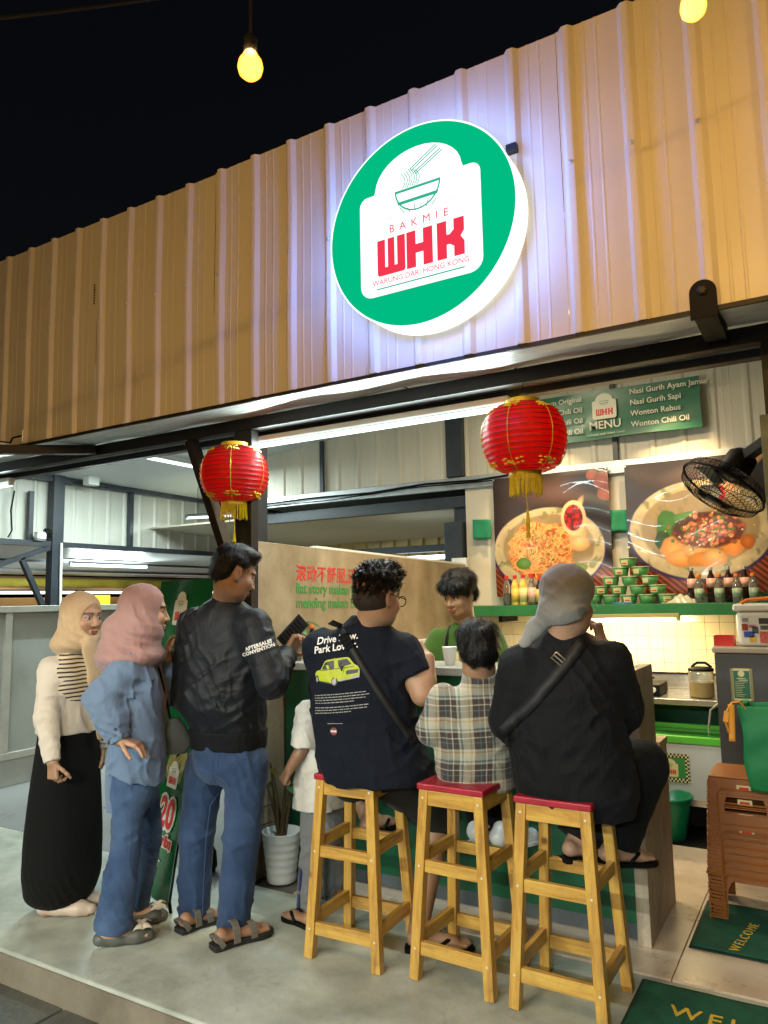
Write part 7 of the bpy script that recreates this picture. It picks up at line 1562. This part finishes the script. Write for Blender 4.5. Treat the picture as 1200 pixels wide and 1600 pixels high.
kk = kR+(hR-kR)*.02; S.cap(hR, kk, .115, .1, k=.04); S.cap(kR, kR+(aR-kR)*.12, .1, .092, k=.03, c1=True); S.cap(hL, kL, .105, .085, k=.04); S.cap(kL, kL+(aL-kL)*.12, .083, .08, k=.02, c1=True)
S.fold(kR, .14, (.5,.3,1), .05, .006); S.fold((hR+kR)/2, .14, (1,.3,-.5), .06, .006); pe.put(S, 'shorts', M_olive)
flipflop(pe, heR, toR, .1); flipflop(pe, heL-UP*.02, toL-UP*.02, .095)

# ================================================================= boy in plaid shirt
pe = Person('boy in plaid shirt with short black hair sitting on the middle stool', (-1.32, 2.84, 0), (.33,.185,.105))
f = dr(.05, .99, -.1); tf = dr(.02, 1); L_ = lat_of(tf)
hc = A3(*(-1.258, 2.853, 1.238)); nb = A3(*(-1.261, 2.868, 1.118)); pe.head(hc, f, sc=.96, neck=nb)
shL, elL, wrL = A3(*(-1.397, 2.797, 1.048)), A3(*(-1.438, 2.767, 0.922)), A3(*(-1.458, 3.004, 0.979)); shR, elR, wrR = A3(*(-1.177, 2.929, 1.038)), A3(*(-1.151, 2.940, 0.903)), A3(*(-1.281, 3.110, 0.975))
pe.arm(shL, elL, wrL, (.036, .03, .023)).arm(shR, elR, wrR, (.036, .03, .023)); pe.hand(wrL, dr(.3, .9, .1), (0, 0, -1), sc=.75); pe.hand(wrR, dr(-.3, .9, .1), (0, 0, -1), sc=.75)
hipz = A3(*(-1.302, 2.898, 0.720)); pe.b.loft([(hipz-UP*.02, .12, .09), (hipz+UP*.1, .12, .08), (A3(*(-1.284, 2.872, 0.993)), .12, .075), (A3(*(-1.269, 2.870, 1.071)), .09, .055)], L_, k=.03)
hL, kL, aL = A3(*(-1.372, 2.918, 0.701)), A3(*(-1.454, 3.184, 0.626)), A3(*(-1.430, 3.187, 0.446)); hR, kR, aR = A3(*(-1.277, 2.975, 0.694)), A3(*(-1.362, 3.239, 0.619)), A3(*(-1.334, 3.225, 0.422))
pe.leg(hL, kL, aL, (.06, .045, .033)).leg(hR, kR, aR, (.06, .045, .033)); 
heL = A3(*(-1.429, 3.137, 0.394)); toL = heL+A3(*dr(.45, .75))*.2; heR = A3(*(-1.342, 3.167, 0.376)); toR = heR+A3(*dr(.8, .4))*.2; pe.foot(aL, heL, toL, .8); pe.foot(aR, heR, toR, .8); pe.body()
c, hf, hl, hu, hs = pe.hf
def hr(S):
    S.ell(c+hs*(hf*-.015+hu*.05), A3(.104, .09, .085)*hs, (hf, hl, hu), .01); S.ell(c+hs*(hf*-.05+hu*-.005), A3(.064, .08, .07)*hs, (hf, hl, hu), .02); S.ell(c+hs*(hf*.13+hu*-.03), A3(.075, .12, .08)*hs, (hf, hl, hu), .015, 1)
    for q in (-1, 1): S.ell(c+hs*(hf*.0+hl*q*.092+hu*-.025), A3(.03, .024, .038)*hs, (hf, hl, hu), .006, 1)
crown = c+hs*(hf*-.03+hu*.125)
pe.hair(hr, 3600, .034, (.004, 120), flow=lambda p: nrm(p-crown)-hu*.2)
def plaid():
    m, nt, b = newmat('plaid_flannel'); L = nt.links.new; tc = N(nt, 'ShaderNodeTexCoord'); mp = N(nt, 'ShaderNodeMapping'); mp.inputs['Rotation'].default_value = (0, 0, R(-33)); L(tc.outputs['Object'], mp.inputs[0]); sp = N(nt, 'ShaderNodeSeparateXYZ'); L(mp.outputs[0], sp.inputs[0])
    nz_ = N(nt, 'ShaderNodeTexNoise'); nz_.inputs['Scale'].default_value = 5; L(tc.outputs['Object'], nz_.inputs['Vector'])
    outs = []
    for ch, off, sl in ((0, .0, .12), (2, .035, 0)):
        ad = N(nt, 'ShaderNodeMath', operation='MULTIPLY_ADD'); ad.inputs[1].default_value = .03; L(nz_.outputs[0], ad.inputs[0]); L(sp.outputs[ch], ad.inputs[2])
        a = N(nt, 'ShaderNodeMath', operation='MULTIPLY_ADD'); a.inputs[1].default_value = 1/.125; a.inputs[2].default_value = off*8+10; L(ad.outputs[0], a.inputs[0]); fr = N(nt, 'ShaderNodeMath', operation='FRACT'); L(a.outputs[0], fr.inputs[0])
        r = N(nt, 'ShaderNodeValToRGB'); r.color_ramp.interpolation = 'CONSTANT'; e = r.color_ramp.elements
        st_ = [(0, (.42,.40,.31)), (.14, (.36,.25,.08)), (.18, (.42,.40,.31)), (.26, (.045,.032,.03)), (.44, (.06,.15,.16)), (.48, (.045,.032,.03)), (.60, (.4,.38,.3)), (.64, (.045,.032,.03)), (.80, (.4,.38,.3)), (.86, (.07,.16,.16)), (.92, (.42,.40,.31))]
        e[0].position = 0; e[0].color = rgba(st_[0][1]); e[1].position = st_[1][0]; e[1].color = rgba(st_[1][1])
        for p_, c_ in st_[2:]: x = e.new(p_); x.color = rgba(c_)
        L(fr.outputs[0], r.inputs[0]); outs.append(r)
    mx = N(nt, 'ShaderNodeMix', data_type='RGBA'); mx.inputs[0].default_value = .5; L(outs[0].outputs[0], mx.inputs[6]); L(outs[1].outputs[0], mx.inputs[7]); L(mx.outputs[2], b.inputs['Base Color']); b.inputs['Roughness'].default_value = .9; b.inputs['Sheen Weight'].default_value = .25
    n2 = N(nt, 'ShaderNodeTexNoise'); n2.inputs['Scale'].default_value = 300; L(tc.outputs['Object'], n2.inputs['Vector']); bp = N(nt, 'ShaderNodeBump'); bp.inputs['Strength'].default_value = .3; bp.inputs['Distance'].default_value = .003; L(n2.outputs[0], bp.inputs['Height']); L(bp.outputs[0], b.inputs['Normal']); return m
S = SDF(.006)
S.loft([(A3(*(-1.305, 2.902, 0.681)), .15, .125), (A3(*(-1.306, 2.890, 0.759)), .155, .13), (A3(*(-1.305, 2.873, 0.889)), .158, .125), (A3(*(-1.287, 2.868, 1.006)), .145, .105), (A3(*(-1.274, 2.868, 1.066)), .115, .085), (A3(*(-1.264, 2.868, 1.107)), .065, .06)], L_, k=.03)
sleeve(S, shL, elL, elL+(wrL-elL)*.35, (.06, .06, .055), amp=.006); sleeve(S, shR, elR, elR+(wrR-elR)*.35, (.06, .06, .055), amp=.006)
for c_, d_, w_, a_, R_ in (((-1.279, 2.787, 0.782), (.4,.1,1), .06, .006, .14), ((-1.367, 2.717, 0.910), (.7,0,1), .045, .006, .1), ((-1.173, 2.836, 0.881), (-.6,0,1), .05, .006, .1)): S.fold(c_, R_, d_, w_, a_)
S.cap(A3(*(-1.260, 2.859, 1.103)), A3(*(-1.255, 2.845, 1.146)), .076, .067, k=.012, c1=True); S.crumple(.004, 34); pe.put(S, 'plaid_shirt', crease(plaid()))
S = SDF(.007); S.loft([(hipz+UP*.02, .14, .11), (hipz-UP*.035, .14, .115)], L_); S.cap(hL, kL, .078, .062, k=.03); S.cap(kL, aL, .062, .05, k=.02, c1=True); S.cap(hR, kR, .078, .062, k=.03); S.cap(kR, aR, .062, .05, k=.02, c1=True); pe.put(S, 'trousers', M_blacks)
for he, to in ((heL, toL), (heR, toR)):
    d_ = nrm(to-he); L0 = np.linalg.norm(to-he); S = SDF(.005); S.chain((he+UP*.03+d_*.012, he+d_*L0*.5+UP*.03, he+d_*L0*.95+UP*.012), (.038, .036, .036), k=.03, flat=(UP, .9)); S.cap(he+UP*.03+d_*.02, he+UP*.07+d_*.03, .036, .034, k=.02); S.cut(he-UP*.012, (0, 0, -1)); o = pe.put(S, 'sneaker', M_plastic_w)
    sole(pe.t, 'sole', he-d_*.03-UP*.022, to+d_*.03-UP*.022, .085, .018, M_plastic_w).parent = o
    sd = np.cross(d_, UP)
    for q in (-1, 1):
        b = MB(); b.grid(lambda u, v: tuple(he+d_*(.02+.12*u)+sd*q*(.042-.002*u)+UP*(.045-.05*u*(1-u)*1.2+.016*(v-.5)*(1-u*.5))), 8, 2); b.build('stripe', M_black, o, solid=.002)

# ================================================================= woman in black on the third stool
pe = Person('woman in black with grey head covering eating on the rightmost stool', (-.92, 2.82, 0), (.42,.24,.15))
f = dr(.68, .72, -.1); tf = dr(.3, .95); L_ = lat_of(tf)
hc = A3(*(-0.856, 2.796, 1.435)); nb = A3(*(-0.887, 2.810, 1.285)); pe.head(hc, f, sc=1.03, neck=nb)
shR, elR, wrR = A3(*(-0.746, 2.895, 1.191)), A3(*(-0.731, 2.974, 1.016)), A3(*(-0.805, 3.062, 1.252)); shL, elL, wrL = A3(*(-1.042, 2.768, 1.177)), A3(*(-1.089, 2.767, 0.983)), A3(*(-1.058, 3.057, 1.047))
pe.arm(shR, elR, wrR, (.055, .045, .031)).arm(shL, elL, wrL, (.055, .045, .031)); pe.hand(wrR, dr(-.2, .05, 1), dr(-.8, .5, 0), curl=.85, sc=.98, thumb=-1, tc=.7); pe.hand(wrL, dr(.6, .7, .1), (0, 0, -1))
hipz = A3(*(-0.892, 2.897, 0.715)); pe.b.loft([(hipz-UP*.03, .16, .13), (hipz+UP*.1, .16, .12), (A3(*(-0.899, 2.841, 1.091)), .17, .1), (A3(*(-0.892, 2.829, 1.212)), .12, .07)], L_, k=.03)
hR, kR, aR = A3(*(-0.828, 2.979, 0.727)), A3(*(-0.688, 3.102, 0.784)), A3(*(-0.810, 3.074, 0.460)); hL, kL, aL = A3(*(-0.909, 2.956, 0.724)), A3(*(-0.830, 3.187, 0.747)), A3(*(-0.947, 3.026, 0.468))
pe.leg(hR, kR, aR, (.09, .065, .042)).leg(hL, kL, aL, (.09, .065, .042)); heR = A3(*(-0.836, 3.016, 0.430)); toR = heR+A3(*dr(.62, .2, -.05))*.23; heL = A3(*(-0.964, 2.961, 0.445)); toL = heL+A3(*dr(.7, .2, -.02))*.22; pe.foot(aR, heR, toR, .98); pe.foot(aL, heL, toL, .98); pe.body()
S = SDF(.0065)
S.loft([(A3(*(-0.881, 2.890, 0.641)), .20, .17), (A3(*(-0.882, 2.880, 0.708)), .225, .19), (A3(*(-0.893, 2.869, 0.826)), .23, .19), (A3(*(-0.902, 2.852, 0.994)), .213, .17), (A3(*(-0.900, 2.845, 1.138)), .20, .145), (A3(*(-0.896, 2.836, 1.223)), .165, .112), (A3(*(-0.892, 2.832, 1.270)), .125, .095), (A3(*(-0.887, 2.830, 1.308)), .085, .08), (A3(*(-0.881, 2.830, 1.338)), .064, .066)], L_, k=.03, n=2.3)
sleeve(S, shR, elR, wrR, (.092, .088, .055), amp=.007); sleeve(S, shL, elL, wrL, (.092, .085, .06), amp=.007)
for c_, d_, w_, a_, R_ in (((-0.701, 2.792, 1.105), (.6,.2,1), .05, .007, .12), ((-0.741, 2.773, 0.903), (-.6,.1,1), .06, .008, .16), ((-0.954, 2.655, 0.839), (.6,0,1), .06, .007, .16), ((-0.851, 2.690, 0.776), (.1,0,1), .06, .007, .18), ((-0.960, 2.638, 1.111), (.8,.2,.6), .06, .006, .12), ((-0.701, 2.861, 0.777), (.3,.2,1), .045, .008, .12)): S.fold(c_, R_, d_, w_, a_)
S.crumple(.006, 26); pe.put(S, 'tunic', M_blackc); WB = BVHTree.FromPolygons([tuple(v) for v in pe.last[0]], [tuple(int(i) for i in f_) for f_ in pe.last[1]])
S = SDF(.007); S.cap(hR, kR, .11, .094, k=.04); S.cap(kR, aR+(kR-aR)*.10, .096, .088, k=.03, c1=True); S.cap(hL, kL, .10, .09, k=.04); S.cap(kL, aL+(kL-aL)*.08, .09, .088, k=.03, c1=True); S.loft([(hipz+UP*.02, .18, .15), (hipz-UP*.05, .17, .15)], L_, k=.04)
S.fold(kR, .12, (.6,.3,1), .045, .007); S.fold((kR+aR)/2, .12, (1,.4,.1), .05, .007); S.fold((hR+kR)/2, .1, (1,.2,.4), .05, .006); pe.put(S, 'trousers', M_blackc)
c, hf, hl, hu, hs = pe.hf
S = SDF(.0055); E = lambda p, r, k, op=0: S.ell(c+hs*(hf*p[0]+hl*p[1]+hu*p[2]), A3(*r)*hs, (hf, hl, hu), k, op)
E((-.012, 0, .042), (.112, .096, .094), .01); E((-.045, 0, -.035), (.075, .088, .068), .03); E((.125, 0, -.035), (.085, .1, .09), .012, 1); E((.02, 0, -.1), (.09, .12, .06), .012, 1)
S.chain((c+hs*(hf*-.085+hl*.03+hu*-.05), A3(*(-0.968, 2.743, 1.336)), A3(*(-1.014, 2.724, 1.279))), (.035, .028, .02), k=.03, flat=(dr(0, 1), .6))
for c_, d_, w_, a_, R_ in (((-0.856, 2.656, 1.432), (.7,.4,1), .035, .006, .09), ((-0.795, 2.721, 1.395), (-.3,.1,1), .028, .006, .07), ((-0.918, 2.689, 1.350), (.6,.3,1), .025, .006, .06)): S.fold(c_, R_, d_, w_, a_, .7)
S.crumple(.0025, 34); pe.put(S, 'head_covering', M_greyv)
g = MB(); P2 = lambda a, q, w: tuple(c+hs*(hf*a+hl*q+hu*w))
for q in (-1, 1): g.tube([P2(.108, q*.034+.025*math.cos(t), -.012+.02*math.sin(t)) for t in [2*math.pi*i/20 for i in range(20)]], .0018, 5, closed=True); g.tube([P2(.106, q*.059, -.005), P2(.05, q*.083, -.002), P2(-.01, q*.088, .0)], .0018, 5)
gl = thing('glasses', 'thin glasses worn by the woman in the grey head covering', 'glasses', tuple(c)); g.build('frame', M_zinc, gl)
dv_ = Vector(dr(-.02, 1)); sp = [Vector((-0.771, 2.726, 1.287)).lerp(Vector((-1.083, 2.592, 0.911)), i/24) for i in range(23)]
sling = thing('bag_strap', 'wide black bag strap with a steel slide across the back of the woman in black', 'strap', tuple(sp[10])); pe_t = pe.t; pe.t = sling
strap_on(pe, WB, sp, .040, 'webbing', dv_, .006, M_web)
h = WB.ray_cast(Vector((-0.858, 2.683, 1.222))-dv_*.5, dv_); q = (h[0] if h[0] else Vector((-0.858, 2.683, 1.222)))-dv_*.016; d_ = (sp[12]-sp[8]).normalized(); e_ = d_.cross(dv_).normalized()
rr = lambda a, b_: q+d_*a+e_*b_
MB().tube([rr(-.014, -.024), rr(-.014, .024), rr(.014, .024), rr(.014, -.024)], .0032, 7, closed=True).build('slide', pm('brass_slide', (.6,.5,.32), .3, metal=.9), sling, smooth=True); MB().tube([rr(0, -.024), rr(0, .024)], .0028, 6).build('slide_bar', M_zinc, sling); pe.t = pe_t
flipflop(pe, heR-UP*.02, toR-UP*.02, .095); flipflop(pe, heL-UP*.02, toL-UP*.02, .095)

# ================================================================= vendor behind the bar
pe = Person('young vendor in moss green t-shirt and black apron looking down behind the bar', (-1.95, 4.2, 0), (.42,.245,.145))
f = dr(-.62, -.68, -.22); tf = dr(-.45, -.85); L_ = lat_of(tf)
hc = A3(*(-1.888, 4.028, 1.476)); nb = A3(*(-1.875, 4.085, 1.287)); pe.head(hc, f, up=(0, 0, 1), sc=1.05, neck=nb)
shA, elA, wrA = A3(*(-2.042, 4.067, 1.203)), A3(*(-2.121, 4.000, 1.010)), A3(*(-1.926, 3.814, 0.992)); shB, elB, wrB = A3(*(-1.734, 4.132, 1.211)), A3(*(-1.657, 4.137, 0.999)), A3(*(-1.660, 3.904, 0.972))
pe.arm(shA, elA, wrA).arm(shB, elB, wrB); pe.hand(wrA, dr(.3, -.85, -.2), (0, 0, -1), curl=.6); pe.hand(wrB, dr(-.3, -.85, -.2), (0, 0, -1), curl=.6)
b0 = A3(*(-1.919, 4.140, 0.862)); pe.b.loft([(b0, .13, .085), (A3(*(-1.894, 4.107, 1.128)), .15, .09), (A3(*(-1.886, 4.097, 1.233)), .11, .06)], L_, k=.03)
for q in (-1, 1): h_ = b0+L_*q*.08-UP*.05; pe.leg(h_, h_-UP*.38, h_*A3(1, 1, 0)+UP*.09, (.075, .055, .036)); pe.foot(h_*A3(1, 1, 0)+UP*.09, h_*A3(1, 1, 0)+UP*.02-tf*.05, h_*A3(1, 1, 0)+UP*.02+tf*.19)
pe.body()
c, hf, hl, hu, hs = pe.hf
def hr(S):
    S.ell(c+hs*(hf*-.012+hu*.055), A3(.113, .098, .09)*hs, (hf, hl, hu), .01); S.ell(c+hs*(hf*-.05+hu*-.005), A3(.07, .086, .062)*hs, (hf, hl, hu), .02); S.ell(c+hs*(hf*.06+hu*.062), A3(.055, .085, .045)*hs, (hf, hl, hu), .02)
    S.ell(c+hs*(hf*.14+hu*-.058), A3(.08, .095, .088)*hs, (hf, hl, hu), .012, 1)
    for q in (-1, 1): S.ell(c+hs*(hf*.0+hl*q*.1+hu*-.03), A3(.03, .026, .036)*hs, (hf, hl, hu), .006, 1)
crown2 = c+hs*(hf*-.03+hu*.13)
pe.hair(hr, 3600, .045, (.004, 100), flow=lambda p: nrm(p-crown2)*.8-hu*.7)
S = SDF(.007); S.loft([(A3(*(-1.925, 4.147, 0.786)), .17, .12), (A3(*(-1.903, 4.117, 1.014)), .175, .12), (A3(*(-1.889, 4.101, 1.192)), .178, .108), (A3(*(-1.884, 4.094, 1.264)), .125, .085), (A3(*(-1.877, 4.092, 1.309)), .068, .064)], L_, k=.03); sleeve(S, shA, elA-(elA-shA)*.1, None, (.075, .075)); sleeve(S, shB, elB-(elB-shB)*.1, None, (.075, .075))
S.fold(A3(*(-1.943, 3.929, 1.103)), .1, (.6,.2,1), .05, .006); S.fold(A3(*(-1.757, 4.099, 1.094)), .1, (-.6,.2,1), .05, .006); S.fold(A3(*(-1.839, 3.976, 1.211)), .08, (0,0,1), .04, .005); pe.put(S, 't_shirt', M_vgreen)
S = SDF(.007); S.loft([(b0-UP*.05, .16, .115), (b0-UP*.2, .155, .11), (b0-UP*.3, .1, .08)], L_, k=.03)
for q in (-1, 1): h_ = b0+L_*q*.08-UP*.05; S.cap(h_, h_-UP*.38, .09, .07, k=.03); S.cap(h_-UP*.38, h_*A3(1, 1, 0)+UP*.07, .07, .06, k=.02, c1=True)
pe.put(S, 'trousers', M_blacks)
S = SDF(.006); S.loft([(b0-UP*.45, .15, .137), (b0, .178, .137), (A3(*(-1.900, 4.114, 1.052)), .165, .132), (A3(*(-1.891, 4.103, 1.173)), .10, .118)], L_, k=.02); S.cut(A3(*(-1.900, 4.114, 1.052))+tf*.035, -tf); S.noise = (.002, 30); pe.put(S, 'apron', M_apron)
VB = BVHTree.FromPolygons([tuple(v) for v in pe.last[0]], [tuple(int(i) for i in f_) for f_ in pe.last[1]])
for q in (-1, 1): MB().tube([tuple(A3(*(-1.891, 4.103, 1.165))+tf*.115+L_*q*.075), tuple(A3(*(-1.887, 4.099, 1.218))+tf*.098+L_*q*.078), tuple(A3(*(-1.883, 4.093, 1.279))+tf*.05+L_*q*.076), tuple(A3(*(-1.878, 4.093, 1.298))-tf*.02+L_*q*.066), tuple(A3(*(-1.878, 4.094, 1.294))-tf*.07+L_*q*.02)], .012, 7).build('apron_strap', M_apron, pe.t, smooth=True)
vd = Vector(-tf); q = Vector(A3(*(-1.870, 3.973, 1.101))); me = MB(); me.prism(badge_outline(.13, .16), Matrix(), .0004); decal(pe, VB, frame(q, Vector(-L_), UP), subdiv(me.mesh('apron_badge'), .03), pm('badge_green', (.04,.3,.05), .5), 'apron_badge', vd, .003)
me = MB(); me.prism(badge_outline(.10, .125), Matrix(), .0004); decal(pe, VB, frame(q-Vector((0, 0, .008)), Vector(-L_), UP), subdiv(me.mesh('apron_badge'), .03), M_lab, 'apron_badge', vd, .005)
